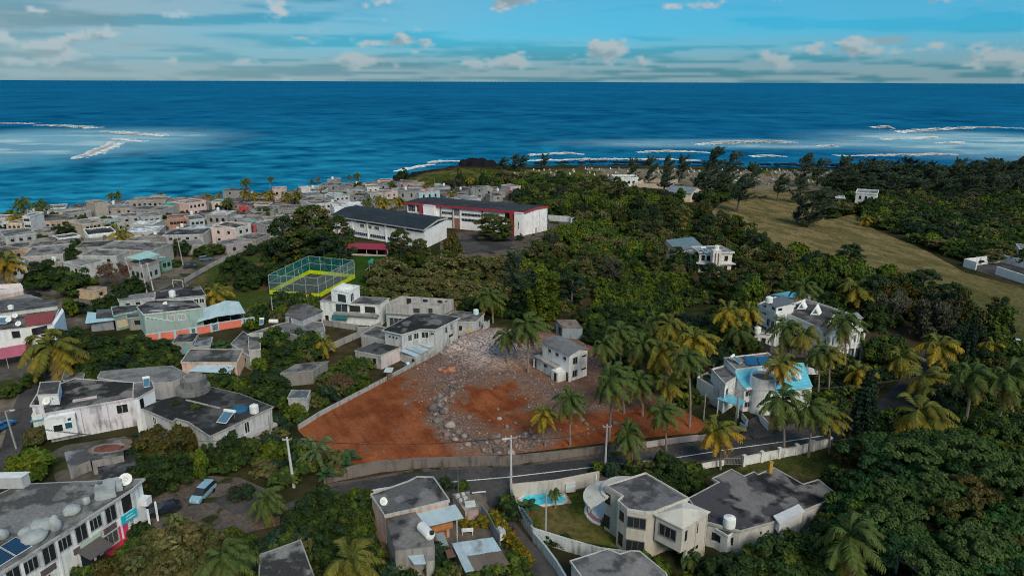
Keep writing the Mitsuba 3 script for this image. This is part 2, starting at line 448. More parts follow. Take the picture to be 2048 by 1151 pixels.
def para(A, B, C):
  A, B, C = A2(A), A2(B), A2(C)
  return [A, B, B + C - A, C]

def gable(key, A, B, C, z, rise, c, wall, over=0.3, along=0, bsdf='tin', g=0.3, name='roof'):
  """A pitched roof on the parallelogram A, B, D, C; along = 0: the ridge runs as A-B, 1: as A-C."""
  A, B, C = A2(A), A2(B), A2(C)
  if along:
    B, C = C, B
  D = B + C - A
  u = (B - A) / np.linalg.norm(B - A)
  w = (C - A) / np.linalg.norm(C - A)
  M1, M2 = (A + C) / 2, (B + D) / 2
  V = np.array([[*A, z], [*C, z], [*M1, z + rise], [*B, z], [*D, z], [*M2, z + rise]])
  part(key, 'gable', (V, np.array([[0, 1, 2], [3, 5, 4], [0, 2, 5], [0, 5, 3], [1, 4, 5], [1, 5, 2], [0, 3, 4], [0, 4, 1]])), 'paint', wall, 0.4)
  half = np.linalg.norm(C - A) / 2
  drop = rise / half * over
  ms = []
  for s, e0, e1 in ((-1, A, B), (1, C, D)):
    r0, r1 = np.array([*(M1 - u * over), z + rise + 0.03]), np.array([*(M2 + u * over), z + rise + 0.03])
    a0, a1 = np.array([*(e0 - u * over + s * w * over), z - drop + 0.03]), np.array([*(e1 + u * over + s * w * over), z - drop + 0.03])
    b = np.array([a0, a1, r1, r0])
    ms.append(hexa(b, b + [0, 0, 0.1]))
  return part(key, name, join(*ms), bsdf, c, g)

def slope(key, pts, th=0.07, c=(0.4, 0.5, 0.58), g=0.2, bsdf='tin', name='roof'):
  """A sloping sheet through four 3-D corners."""
  b = np.array(pts, float)
  return part(key, name, hexa(b, b + [0, 0, th]), bsdf, c, g)

def house(name, label, poly, h, wall=GREYW, top=DARK, rim=None, par=0.0, over=0.2, g=0.5, win=(), cat='house', group=None, roof=True, z0=-0.3, top_g=0.8):
  """A plain flat-roofed house; win: (edge, count, width, z0, z1[, from, to][, options])."""
  key = thing(name, label, cat, group)
  block(key, poly, z0, h, wall, g)
  if roof:
    flat_roof(key, poly, h, over=over, rim=rim or tuple(min(0.7, x * 1.15) for x in wall), top=top, par=par, g=top_g)
  n = len(poly)
  for w in win:
    opt = w[-1] if isinstance(w[-1], dict) else {}
    w = [x for x in w if not isinstance(x, dict)]
    a, b = (w[5], w[6]) if len(w) > 6 else (0.08, 0.92)
    wins(key, poly[w[0]], poly[(w[0] + 1) % n], w[1], w[2], w[3], w[4], a, b, **opt)
  return key

def water_tank(x, y, z, label, r=0.6, h=1.3, c=WHITE):
  key = thing('water_tank', label, 'water tank')
  part(key, 'shell', lathe(x, y, [(r, z), (r * 1.03, z + h * 0.3), (r, z + h * 0.35), (r * 1.03, z + h * 0.6), (r, z + h * 0.65), (r, z + h * 0.85), (r * 0.5, z + h)]), 'paint', c, 0.2, 30)
  part(key, 'lid', lathe(x, y, [(r * 0.3, z + h * 0.98), (r * 0.3, z + h * 1.07)]), 'paint', tuple(0.8 * v for v in c), 0.2)
  return key

def dish(x, y, z, label, r=0.55, az=-1.9):
  key = thing('satellite_dish', label, 'satellite dish')
  d = np.array([math.cos(az), math.sin(az), 0.75])
  d /= np.linalg.norm(d)
  a = np.cross(d, [0, 0, 1]); a /= np.linalg.norm(a)
  b = np.cross(a, d)
  an = np.arange(14) * 2 * PI / 14
  c0 = np.array([x, y, z + 0.9])
  v = [c0] + [c0 + r * s * (np.cos(t) * a + np.sin(t) * b) + d * 0.22 * r * s * s for s in (0.5, 1.0) for t in an]
  f = [[0, 1 + j, 1 + (j + 1) % 14] for j in range(14)]
  for j in range(14):
    q = [1 + j, 1 + (j + 1) % 14, 15 + (j + 1) % 14, 15 + j]
    f += [[q[0], q[1], q[2]], [q[0], q[2], q[3]]]
  part(key, 'reflector', (np.array(v), np.array(f)), 'paint', (0.68, 0.7, 0.7), 0.1, True)
  part(key, 'mast', tube([[x, y, z], [x, y, z + 0.9]], 0.04, 5), 'paint', (0.3, 0.3, 0.3), 0.2)
  part(key, 'arm', tube([c0, c0 + d * 0.55 * r + [0, 0, -0.1]], 0.025, 4), 'paint', (0.3, 0.3, 0.3), 0.2)
  return key

def solar_heater(x, y, z, a, label, w=1.1, l=1.9):
  """A tilted collector panel with its round tank along the upper edge."""
  key = thing('solar_water_heater', label, 'solar water heater')
  ca, sa = math.cos(a), math.sin(a)
  def W(p):
    p = np.asarray(p, float)
    return np.c_[x + p[:, 0] * ca - p[:, 1] * sa, y + p[:, 0] * sa + p[:, 1] * ca, z + p[:, 2]]
  b = np.array([[-w / 2, -l / 2, 0.2], [w / 2, -l / 2, 0.2], [w / 2, l / 2, 1.1], [-w / 2, l / 2, 1.1]])
  part(key, 'frame', hexa(W(b), W(b + [0, 0, 0.07])), 'paint', (0.5, 0.53, 0.55), 0.1)
  c = b.copy(); c[:, 0] *= 0.9; c[:, 1] *= 0.92; c[:, 2] = 0.2 + 0.9 * (c[:, 1] / l + 0.5)
  part(key, 'collector', hexa(W(c + [0, 0, 0.05]), W(c + [0, 0, 0.085])), 'gloss', (0.06, 0.16, 0.26), 0.1)
  t = W(np.array([[-w * 0.6, l / 2 + 0.2, 1.25], [-w * 0.55, l / 2 + 0.2, 1.25], [w * 0.55, l / 2 + 0.2, 1.25], [w * 0.6, l / 2 + 0.2, 1.25]]))
  part(key, 'tank', tube(t, [0.2, 0.27, 0.27, 0.2], 12), 'paint', WHITE, 0.1, 40)
  for sx in (-1, 1):
    q = W(np.array([[sx * w * 0.45, l / 2 + 0.1, 0], [sx * w * 0.45, l / 2 + 0.1, 1.1]]))
    part(key, 'leg', tube(q, 0.03, 4), 'paint', (0.3, 0.3, 0.3), 0.1)
  return key

def wall_run(name, label, pts, h, th=0.2, c=CONC, g=0.7, cat='wall', cop=None, z0=-0.3, closed=False):
  """A free-standing wall along the points, one panel per stretch."""
  key = thing(name, label, cat)
  pts = [A2(p) for p in pts]
  if closed:
    pts = pts + [pts[0]]
  ms, cs = [], []
  hs = h if hasattr(h, '__len__') else [h] * len(pts)
  for i, (a, b) in enumerate(zip(pts[:-1], pts[1:])):
    d = (b - a) / np.linalg.norm(b - a)
    n = np.array([-d[1], d[0]]) * th / 2
    e = d * th / 2 * 0.98
    q = np.array([a - n - e, b - n + e, b + n + e, a + n - e])
    ms.append(hexa(np.c_[q, np.full(4, z0)], np.c_[q, [hs[i], hs[i + 1], hs[i + 1], hs[i]]]))
    if cop:
      n2 = n * 1.4
      q = np.array([a - n2 - e, b - n2 + e, b + n2 + e, a + n2 - e])
      t = np.array([hs[i], hs[i + 1], hs[i + 1], hs[i]])
      cs.append(hexa(np.c_[q, t], np.c_[q, t + 0.1]))
  for m in ms:
    part(key, 'wall_panel', m, 'paint', c, g)
  for m in cs:
    part(key, 'coping', m, 'paint', cop, g)
  return key
# ================================================================ the setting
COAST = [(-363,286.1), (-253.1,319.2), (-228.9,324.8), (-213.5,334.6), (-207,344.7), (-182,360.5), (-159.3,362.6), (-139,379.9), (-123.1,400.7), (-97.9,417.5), (-73.73,435.7), (-70.39,459.8), (-61.79,492.5), (-43.89,511),
    (-36.02,530.5), (-24.95,537.6), (-5.54,521.6), (13,515.8), (39.63,526.2), (65.7,523.7), (103.4,524.8), (139.6,519.5), (176.1,517.4), (217.3,509.3), (260.2,507.5), (302.7,511.7), (344.1,519.1), (385.9,526.7), (612.1,543.2)]
LAND = COAST + [(900, 300), (500, -150), (-500, -150), (-900, 100)]
_v, _f = prism(LAND, -14, 0.0)
structure('ground', (_v, _f), 'ground', 'flat coastal land with dark earth between the trees')
structure('sea', (np.array([[-250000, -2000, -4], [250000, -2000, -4], [250000, 250000, -4], [-250000, 250000, -4.0]]), np.array([[0, 1, 2], [0, 2, 3]])), 'sea_water', 'blue open sea reaching to the horizon')

structure('village_ground', flat([(-172.3,170), (-256.6,272.9), (-230.7,307.3), (-200.6,333.4), (-176.1,348.3), (-133.7,364.8), (-117.7,382.2), (-94.3,401.4), (-67.87,418.2), (-43.34,414.6), (15.66,390.6), (15.99,334.8), (-59.68,308), (-65.89,266.7), (-88.11,234.5), (-94.9,208.9), (-94.7,179.1), (-108.3,163.1), (-86.53,104.3)], 0.03), 'yard', 'bare trodden ground between the village houses')
structure('heath', flat([(-67.26,445.2), (-59.43,473.1), (-34.15,502.2), (12.56,497.5), (63.43,504.9), (134.8,501), (210,491.5), (253.6,487.1), (217.3,420.8), (164.1,393.9), (83.04,417.6), (15.66,390.6), (-35.16,389.4), (-50.84,402.4)], 0.05), 'heath', 'grassy headland with sandy burial ground')
structure('field', flat([(98.3,336.4), (107,354), (135.6,402.7), (167.9,403.5), (156.3,355), (142.7,311.6), (163.7,326.9), (154.5,287.5), (154.9,253), (149.9,221), (159.3,195.9), (121.9,145.6), (122.7,165.4), (120.4,180.6), (117.4,200.6), (111.6,220.5), (107.3,233.6), (95.9,240.6), (92.9,276.6), (87.46,301.4)], 0.06), 'field', 'dry grass field running down to the sea side trees')
structure('playing_field', flat([(-98.4,192.9), (-101.4,232.9), (-88.34,245.5), (-72.98,209.2), (-66.11,179.4), (-75.07,171.1), (-90.7,170.9)], 0.06), 'lawn', 'worn grass playing field', (0.052, 0.075, 0.02), 0.9)
structure('play_lawn', flat([(-58.06,240.7), (-41.98,240.9), (-35.31,209.7), (-44.51,193.6), (-50.06,198.6)], 0.06), 'lawn', 'green lawn beside the ball court', (0.030, 0.075, 0.016), 0.1)
structure('school_yard', flat([(-29.44,276.6), (38.67,319.5), (39.83,309.8), (-2.42,228.7), (-9.98,207.1), (-23.93,221.9)], 0.05), 'gravel', 'grey yard round the school')
structure('school_court', flat([(-23.57,267.4), (1.15,277.1), (-0.8,252.4), (-16.2,244.3)], 0.07), 'asphalt', 'dark asphalt court in the school yard')

# the main road, its verge and its line
structure('verge', flat([(-29.73,94.3), (-23.85,95.9), (-14.01,99.2), (-0.23,100.7), (14.99,104.3), (31.08,107.8), (40.82,111.1), (53.15,115.2), (61.72,117.8), (67.45,114.3), (54.69,106.1), (37.66,101.1), (22.1,97.2), (2.05,90.2), (-22.34,88.79), (-28.24,88.75)], 0.03), 'gravel', 'stony verge along the road')
ROAD = [(-34.14,88.72), (-25.17,94.8), (-18.5,96.9), (-11.36,98.6), (-0.14,99.6), (14.77,102.5), (30.74,106.4), (40.24,109.3), (52.31,113), (63.04,116.6), (72.75,124.7), (89.56,142.5), (98.8,154.7), (101.8,164.5), (106.3,164.5), (104.8,154.8), (94.6,139.7), (75.15,118.3), (64.12,111.3),
    (49.93,107.1), (38.47,103.6), (27.74,100.6), (13.34,97.3), (0.03,93.5), (-4.77,92.1), (-9.28,91.4), (-22.79,91.6), (-28.7,85.1)]
structure('road', flat(ROAD, 0.045), 'asphalt', 'grey asphalt road past the red building plot')
structure('side_lane', flat([(-4.43,93.1), (0.03,93.9), (-0.03,85.86), (3.09,79.71), (6.85,73.71), (8.35,69.38), (3.51,69.36), (2.15,76.65), (-0.85,81.85), (-2.7,86.44), (-3.56,90.2)], 0.05), 'asphalt', 'narrow lane leading off the road')
structure('left_road', flat([(-80.66,89.72), (-85.95,103.5), (-93.7,117.1), (-100.4,130.4), (-104.9,139.4), (-100.6,139.4), (-95.6,129.2), (-86.15,111.3), (-82.61,103.5), (-80.53,95.8), (-76.98,84.83)], 0.045), 'asphalt', 'road at the left edge of the picture')
structure('village_street', flat([(-101.9,181.2), (-106.1,193.8), (-103.7,207.7), (-103.2,228.7), (-100.7,249.3), (-92,268.1), (-88.86,264.6), (-96,241.6), (-100.1,229.4), (-99.9,206), (-99.1,192.9), (-92.3,177)], 0.05), 'asphalt', 'street curving past the playing field')
structure('parking_ground', flat([(-54.75,88.6), (-52.63,91.9), (-49.43,96.8), (-42.82,96.1), (-34.97,91.3), (-32.59,83.92), (-39.22,81.09), (-47.16,80.51), (-51,82.68)], 0.05), 'gravel', 'gravel parking ground')
structure('parking_slab', flat([(-44.5,89.68), (-42.77,91.9), (-37.24,88.08), (-39.83,86.23)], 0.08), 'asphalt', 'paved patch of the parking ground', )

def line_strip(pts, w):
  pts = [A2(p) for p in pts]
  L = []
  R = []
  for i, p in enumerate(pts):
    d = pts[min(i + 1, len(pts) - 1)] - pts[max(i - 1, 0)]
    n = np.array([-d[1], d[0]]) / np.linalg.norm(d)
    L.append(p + n * w / 2); R.append(p - n * w / 2)
  return L + R[::-1]

key = structure('road_marking', flat(line_strip([(-22.35,92.4), (-17.22,93.8), (-10.98,94.8), (-0.14,96.6), (12.86,99.5), (28.29,102.9), (39.2,106), (46.78,107.9), (55.47,110.3)], 0.22), 0.053), 'paint', 'white line along the middle of the road', (0.6, 0.62, 0.62), 0.5)
structure('stop_line', flat(line_strip([(-5.99,92.1), (-3.87,92.5)], 0.35), 0.06), 'paint', 'short white line where the lane meets the road', (0.6, 0.62, 0.62), 0.4)

# the building plot: red spoil to the left, a ring of stones and pale rubble to the right
PLOT = [(-38.3,111.6), (-35.92,117.5), (-28.75,129.7), (-21.25,142.4), (-17.44,148.3), (-14.23,155.3), (-11.13,163.4), (-4.93,166), (4.56,163.5), (13.2,161.4), (20.61,150.8), (22.76,133.9), (30.22,124.4), (36.27,114.1), (33.21,111), (23.52,109.3), (15.33,107.2), (-0.16,103.5), (-14.51,102), (-25.08,98.7), (-32.27,103.8)]
def stone_amount(q):
  def blob(c, rx, ry):
    d = np.hypot((q[:, 0] - c[0]) / rx, (q[:, 1] - c[1]) / ry)
    return np.clip(1.25 - d, 0, 1)
  ringc = A2((-2.23,120.9))
  d = np.hypot((q[:, 0] - ringc[0]) / 12.5, (q[:, 1] - ringc[1]) / 17.0)
  u = np.clip(1 - np.abs(d - 0.9) / 0.33, 0, 1) * 0.95
  u = np.maximum(u, 0.5 * (d < 0.9))
  u = np.maximum(u, np.clip((q[:, 0] - (q[:, 1] - 120) * -0.12 + 2.0) / 6, 0, 0.50) * (q[:, 1] > 112))
  u = np.maximum(u, blob(A2((-10.23,140.2)), 15, 22) * 0.8)
  u = np.maximum(u, blob(A2((6.57,124.2)), 18, 14) * 0.85)
  u = np.maximum(u, np.clip((q[:, 1] - 128) / 6, 0, 0.42) * (q[:, 0] > -22))
  red_heart = blob(A2((-2.27,123)), 9, 8) + 1.0 * blob(A2((16.1,113.5)), 20, 5) + 0.5 * blob(A2((28.44,116)), 10, 6)
  u = np.clip(u - 0.75 * red_heart, 0, 1)
  pale = np.clip(blob(A2((-4.54,152.2)), 11, 13) * 1.0 + blob(A2((-13.83,150.5)), 4, 5) * 0.7, 0, 1)
  return u, pale
def plot_h(q):
  u, pale = stone_amount(q)
  P = np.c_[q, np.zeros(len(q))]
  edge = shapely.distance(sg.Polygon(PLOT).exterior, shapely.points(q))
  soft = np.clip(edge / 3, 0, 1)
  bumps = (meshkit.fbm(P * 0.16, 3, 5) - 0.45) * 1.0 + (meshkit.fbm(P * 0.9, 3, 8) - 0.5) * (0.25 + 1.0 * u)
  by_house = np.clip((np.hypot(q[:, 0] - 11.5, q[:, 1] - 137) - 7) / 4, 0, 1)
  return 0.06 + soft * by_house * (np.maximum(bumps, -0.25) * 0.8 + 0.22 + pale * 1.6 + 0.4 * u)
_v, _f = fine_sheet(PLOT, 0.0, 0.75, plot_h)
_u, _pl = stone_amount(_v[:, :2])
scene['dirt_plot'] = mikit.ply((_v, _f), 'mat_dirt', smooth=True, uv=np.c_[_u, _pl])
labels['dirt_plot'] = {'label': 'levelled red earth and rubble of the cleared building plot', 'kind': 'structure'}

structure('pool_lawn', flat([(2.01,87.68), (9.71,92.2), (13.91,92.3), (13.46,83.04), (17.82,78.24), (10.72,80.29), (3.44,82.09)], 0.05), 'lawn', 'dry lawn between the pool and the beige house', (0.075, 0.092, 0.022), 0.6)
structure('bungalow_lawn', flat([(29.89,96.5), (34.29,98), (39.31,101.1), (53.97,106.4), (58.59,105.3), (53.39,96), (47.17,92.5), (37.59,95.9), (31.1,92.4)], 0.05), 'lawn', 'grass round the dark roofed bungalow', (0.048, 0.065, 0.02), 0.6)
structure('driveway', flat([(41.58,114.1), (46.93,118.5), (49.15,118.1), (46.82,110.4), (41.34,108.6)], 0.062), 'gravel', 'reddish drive of the blue roofed villa', )
structure('yard', flat([(-18.85,78.56), (-10.66,90.1), (-4.77,92.1), (-0.86,82.96), (2.41,73.68), (-15.96,70.12)], 0.045), 'yard', 'paved yard between the peach house and the lane')
structure('terrace_yard', flat([(-77.58,103.5), (-76.62,106), (-68.05,109.2), (-63.37,106.1), (-57.41,95.3), (-66.26,91.8), (-71.45,95.2)], 0.05), 'yard', 'concrete yard below the lilac house')
structure('plot_path', flat([(-109.5,136.7), (-104.9,139.4), (-88.68,137.6), (-86.01,133), (-91.8,125.7), (-100.1,123.4)], 0.04), 'yard', 'dusty forecourt by the left road')

# pool with its coping
POOL = [(2.2,90.2), (7.42,92.1), (7.87,89.86), (2.77,88.68)]
structure('pool_deck', flat([(0.11,90.2), (1.32,91.9), (7.95,93.2), (9.03,89.48), (2.75,87.93), (0.92,88.67)], 0.07), 'paint', 'pink paved surround of the swimming pool', (0.42, 0.27, 0.21), 0.4)
POOL = grow([(1.61,90.5), (2.37,91.3), (6.88,92.1), (7.6,91.4), (7.96,90.1), (7.4,89.6), (3.36,88.94), (2.48,89.06)], 0.15)
key = thing('swimming_pool', 'bright turquoise swimming pool with rounded ends on a pink deck', 'swimming pool')
part(key, 'rim', ring(grow(POOL, 0.35), 0.36, 0.05, 0.16), 'paint', (0.55, 0.57, 0.56), 0.2)
scene[numbered(key + '__water')] = mikit.ply(flat(POOL, 0.12), 'mat_pool_water')

# shore rocks along the headland
def lumps(pts, size, n, seed, flatness=0.6, sub=2):
  rng = np.random.default_rng(seed)
  pts = np.array([A2(p) for p in pts])
  ms = []
  for i in range(n):
    t = rng.uniform(0, len(pts) - 1.001)
    k = int(t)
    p = pts[k] + (pts[k + 1] - pts[k]) * (t - k) + rng.normal(0, size * 0.9, 2)
    m = trimesh.creation.icosphere(subdivisions=sub)
    v = m.vertices * (1 + 0.6 * (meshkit.fbm(m.vertices * 1.4 + i * 3.7, 3, 2) - 0.5)[:, None])
    s = size * rng.uniform(0.5, 1.4)
    ms.append((v * [s * rng.uniform(0.8, 1.5), s * rng.uniform(0.8, 1.3), s * flatness] + [*p, -1.5], m.faces))
  return join(*ms)
structure('shore_rocks', lumps([(-72.8,449.8), (-60.76,484), (-43.13,501.9), (-33.72,524), (-14.61,511.9), (5.48,503.3)], 3.0, 110, 4, 0.55), 'rock', 'black basalt rocks along the headland', (0.016, 0.018, 0.022))
structure('headland_rock', lumps([(-32.04,527.4), (-26.38,527.5), (-14.79,518.2)], 4.6, 14, 6, 1.0), 'rock', 'tall black rock at the tip of the headland', (0.014, 0.016, 0.02))
structure('beach_rocks', lumps([(13.87,550.2), (70.5,562.1), (149.8,557.6), (225.2,546.3), (284.8,548)], 2.6, 90, 9, 0.3), 'rock', 'low dark reef rocks along the shore', (0.02, 0.024, 0.03))

# breaking waves: low ridges of white water
rng = np.random.default_rng(5)
def wave(pts, w, h, label):
  """A breaker as it stands: a low face under a crest of torn flecks of foam, thinning out to both sides."""
  key = thing('breaking_wave', label, 'wave')
  pts = np.array([A2(p) for p in pts])
  seg = np.r_[0, np.cumsum(np.linalg.norm(np.diff(pts, axis=0), axis=1))]
  n = max(10, int(seg[-1] / 4.0))
  at = lambda s: np.c_[np.interp(s, seg, pts[:, 0]), np.interp(s, seg, pts[:, 1])]
  sd = int(abs(pts[0, 0])) % 50
  wob = lambda s: (meshkit.fbm(np.c_[s * 0.05, s * 0, s * 0], 3, sd) - 0.5) * w * 0.7
  fade = lambda s: np.minimum(1, np.minimum(s, seg[-1] - s) / (seg[-1] * 0.22) + 0.08) * np.clip(2.2 * meshkit.fbm(np.c_[s * 0.03, s * 0, s * 0 + 9], 3, sd) - 0.15, 0.1, 1)
  m = int(np.clip(seg[-1] * w * 0.9, 700, 12000))
  s = rng.uniform(0, seg[-1], m)
  o = np.where(rng.random(m) < 0.55, rng.normal(0, 0.09, m), -np.abs(rng.normal(0, 0.45, m)) + 0.05) * w
  keep = rng.random(m) < fade(s) * np.clip(1.3 - np.abs(o) / (w * 1.1), 0, 1)
  s, o = s[keep], o[keep]
  d = (pts[-1] - pts[0]) / np.linalg.norm(pts[-1] - pts[0])
  nn = np.array([-d[1], d[0]])
  nn = nn if nn[1] < 0 else -nn                 # towards the shore
  p = at(s) + (wob(s) - o)[:, None] * -nn
  z = -4.0 + h * fade(s) * np.exp(-(o / (0.16 * w)) ** 2) * rng.uniform(0.5, 1.0, len(s)) + 0.08
  l, b = rng.uniform(0.9, 4.0, (len(s), 1)), rng.uniform(0.8, 2.2, (len(s), 1))
  an = rng.normal(0, 0.35, (len(s), 1))
  u = d * np.cos(an) + nn * np.sin(an); v = nn * np.cos(an) - d * np.sin(an)
  q = np.stack([p - u * l, p + v * b, p + u * l, p - v * b], 1)
  zz = z[:, None] + np.array([0, -0.05, 0, 0.05]) + 0 * q[..., 0]
  V = np.concatenate([q, zz[..., None]], 2).reshape(-1, 3)
  i = np.arange(0, len(V), 4)
  labels[part(key, 'foam', (V, np.vstack([np.c_[i, i + 1, i + 2], np.c_[i, i + 2, i + 3]])), 'foam')] = {'kind': 'stuff'}
  s = np.linspace(0, seg[-1], n)
  c = at(s) + wob(s)[:, None] * -nn
  prof = [(-0.2, 0.0), (-0.06, 0.75), (0.02, 0.9), (0.07, 0.45), (0.13, 0.0)]
  V = np.array([[*(c[i] + nn * w * x), -4.03 + h * zq * fade(s[i:i + 1])[0]] for i in range(n) for x, zq in prof])
  k = len(prof)
  F = [t for i in range(n - 1) for j in range(k - 1) for t in ([i * k + j, i * k + j + 1, (i + 1) * k + j + 1], [i * k + j, (i + 1) * k + j + 1, (i + 1) * k + j])]
  part(key, 'crest', (V, np.array(F)), 'foam', smooth=True)
for px, w, h, lab in [
  ([(-801.5,1088.3), (-764.7,1090.4), (-737.7,1078.9)], 26, 2.6, 'short white breaker at the far left edge of the sea'),
  ([(-703.3,1055.5), (-645.8,1022.6), (-585.5,981.2)], 24, 2.4, 'white breaker on the outer left reef'),
  ([(-538.5,923.2), (-476.9,881.1), (-419.5,842.6)], 24, 2.4, 'white breaker at the right end of the left reef'),
  ([(-373.9,593.1), (-379.9,626.3), (-398.8,683.2), (-437,769.7)], 13, 1.7, 'slanting white wave running in towards the village'),
  ([(-454,803.4), (-428,783.5), (-408,764.4)], 15, 1.2, 'small foam crest inside the left reef'),
  ([(197.3,750.9), (243.6,771.4), (287.2,786.2), (319.5,787.5)], 22, 2.6, 'long white breaker off the middle of the wood'),
  ([(118.7,666.5), (152,677.5), (188.2,668.9)], 16, 1.8, 'white wave in front of the wind bent trees'),
  ([(15.9,635.2), (39.4,649.5), (64.97,645.8)], 14, 1.6, 'white wave just behind the black headland rock'),
  ([(6.38,589.5), (53.54,598.7), (114.5,604.6), (160.4,598.2)], 12, 1.2, 'long line of surf along the burial ground shore'),
  ([(217.6,628.7), (236.7,638.1), (247.9,634.1)], 14, 1.8, 'short white breaker beside the tallest wind bent tree'),
  ([(539.4,1040.7), (554.5,1052.9), (557.5,1041.6)], 34, 3.4, 'small bright crest far out on the right'),
  ([(521.7,946.8), (602.7,1011), (691.4,1060.2), (768.2,1052.7)], 26, 2.6, 'long white breaker on the outer right reef'),
  ([(437.8,827.1), (455.4,842.7), (459.8,835.4)], 18, 2.0, 'little white wave inside the right reef'),
  ([(482.8,836.4), (505.2,852.4), (529.4,877.2)], 18, 1.5, 'foam crest in the middle of the right lagoon'),
  ([(473.5,780.6), (487.7,781.2), (511.8,802.1)], 14, 1.3, 'thin foam crest near the right lagoon shore'),
  ([(296.8,640.1), (315.5,636.3), (357.3,646.6), (417.2,657.8)], 12, 1.5, 'line of surf along the shore on the right'),
  ([(322.4,737.8), (334.6,744.1), (340.5,738.5)], 12, 1.2, 'lone small wave between the two long breakers'),
  ([(-67.51,572.2), (-56.65,587.5), (-39.89,588)], 10, 1.0, 'surf washing the rocks left of the headland'),
  ([(-83.27,515.8), (-75.13,537.7), (-62.28,561.7)], 8, 0.8, 'thin surf line by the lone shore tree')]:
  wave(px, w, h, lab)
# ================================================================ buildings, near ones first
W2 = dict(frame=(0.55, 0.57, 0.58), bars=1)

# --- white two-storey house on the building plot
A, B, C = (11.92,132.8), (15.98,136.1), (6.66,140.4)
key = thing('plot_house', 'white two storey house with grey pitched roof standing alone on the rubble plot', 'house')
poly = para(A, B, C)
block(key, poly, -0.3, 6.0, (0.66, 0.70, 0.73), 0.5)
gable(key, A, B, C, 6.02, 0.75, (0.17, 0.185, 0.205), (0.62, 0.66, 0.69), 0.3, along=1, bsdf='roof')
for z in (0.9, 3.8):
  opening(key, A, B, 1.0, 2.2, z, z + 1.35, (0.3, 0.32, 0.34), bars=1)
  opening(key, A, B, 3.6, 4.9, z + 0.85, z + 1.2)
wins(key, A, C, 3, 1.0, 4.5, 5.2, 0.02, 0.85, frame=(0.4, 0.42, 0.44))
a = A2(A); u = (A2(C) - a); Lc = np.linalg.norm(u); u /= Lc; n = facing(A, C)
P0 = a + u * Lc * 0.28; P1 = a + u * (Lc * 1.02)
ann = [P0, P0 + n * 1.4, P1 + n * 1.4, P1]
k = part(key, 'annexe', prism(ann, -0.3, 2.6), 'paint', (0.52, 0.56, 0.58), 0.7)
part(k, 'roof', prism([P0 - n * 0.0, P0 + n * 1.7, P1 + n * 1.7 + u * 1.0, P1 + u * 1.0], 2.62, 2.8), 'roof', (0.33, 0.35, 0.36), 0.5)
for s in (0.4, 1.5):
  part(key, 'post', cbox(*(P1 + n * s + u * 0.8), -0.2, 0.22, 0.22, 2.8), 'paint', WHITE, 0.4)
P2 = a + u * Lc * 0.12
pr = [P2, P2 + n * 2.1, a + u * Lc * 0.36 + n * 2.1, a + u * Lc * 0.36]
part(key, 'porch', prism(pr, -0.3, 2.2), 'paint', (0.62, 0.66, 0.66), 0.5)
opening(key, pr[1], pr[2], 0.4, 1.2, 0.1, 1.9, None, name='door')
opening(key, a, a + u * Lc, 0.2, 1.0, 0.0, 2.0, None, name='door')
opening(key, ann[1], ann[2], 3.2, 4.2, 1.5, 2.1, None)

# --- blue grey shed behind it, half under the trees
A, B, C = (12.28,158.1), (17.14,158.1), (10.94,162)
key = thing('shed', 'blue grey shed with tiled lean roof half hidden behind the white plot house', 'shed')
block(key, para(A, B, C), -0.3, 2.8, (0.20, 0.26, 0.31), 0.5)
slope(key, [(*A2(A), 2.8), (*A2(B), 2.9), (*A2(para(A, B, C)[2]), 3.6), (*A2(C), 3.5)], 0.12, (0.2, 0.16, 0.15), 0.5, 'roof')
opening(key, A, C, 0.6, 2.4, 0.2, 2.6, None, name='door')

# --- the block of houses on the left of the plot
# white house with the tower room
A, C, D3 = (-33.65,166.6), (-49.43,169.7), (-32.14,172.5)
poly = para(A, D3, C)
key = house('tower_house', 'white flat roofed house with a tall square tower room and wide empty window bays', poly, 5.6, wall=(0.60, 0.66, 0.68), top=(0.17, 0.17, 0.18), rim=(0.42, 0.44, 0.45), g=0.45, over=0.12)
L = np.linalg.norm(A2(C) - A2(A))
u = (A2(C) - A2(A)) / L; w = (A2(D3) - A2(A)); w /= np.linalg.norm(w)
for (f0, f1) in ((0.07, 0.24), (0.32, 0.50)):
  opening(key, A, C, L * f0, L * f1, 3.5, 5.2, (0.4, 0.41, 0.4), (0.03, 0.033, 0.035))
opening(key, A, C, L * 0.535, L * 0.735, 3.3, 5.4, (0.6, 0.64, 0.66), (0.035, 0.05, 0.06), bars=1)
part(key, 'balcony', prism([A2(A) + u * 0.1 + facing(A, C) * 1.0, A2(A) + u * 0.1, A2(A) + u * L * 0.75, A2(A) + u * L * 0.75 + facing(A, C) * 1.0], 2.7, 3.3), 'paint', (0.24, 0.24, 0.24), 0.7)
part(key, 'teal_band', prism([A2(A) + u * L * 0.52 + facing(A, C) * 1.05, A2(A) + u * L * 0.52 + facing(A, C) * 0.9, A2(A) + u * L * 0.78 + facing(A, C) * 0.9, A2(A) + u * L * 0.78 + facing(A, C) * 1.05], 1.6, 2.6), 'paint', (0.02, 0.16, 0.18), 0.3)
opening(key, A, C, L * 0.87, L * 0.93, 0.4, 2.0, None)
TA, TB, TC_ = (-41.38,167.2), (-39.86,173.4), (-46.38,169.7)
tp = para(TA, TB, TC_)
k = part(key, 'tower', prism(tp, 5.6, 8.7), 'paint', (0.66, 0.70, 0.72), 0.2)
part(k, 'tower_roof', prism(grow(tp, 0.1), 8.7, 8.86), 'paint', (0.55, 0.58, 0.6), 0.6)
c0 = np.mean(tp, axis=0)
part(k, 'dome', lathe(c0[0], c0[1], [(2.0, 8.86), (1.8, 9.1), (1.2, 9.3), (0.3, 9.4)], 20), 'paint', (0.62, 0.66, 0.66), 0.4, True)
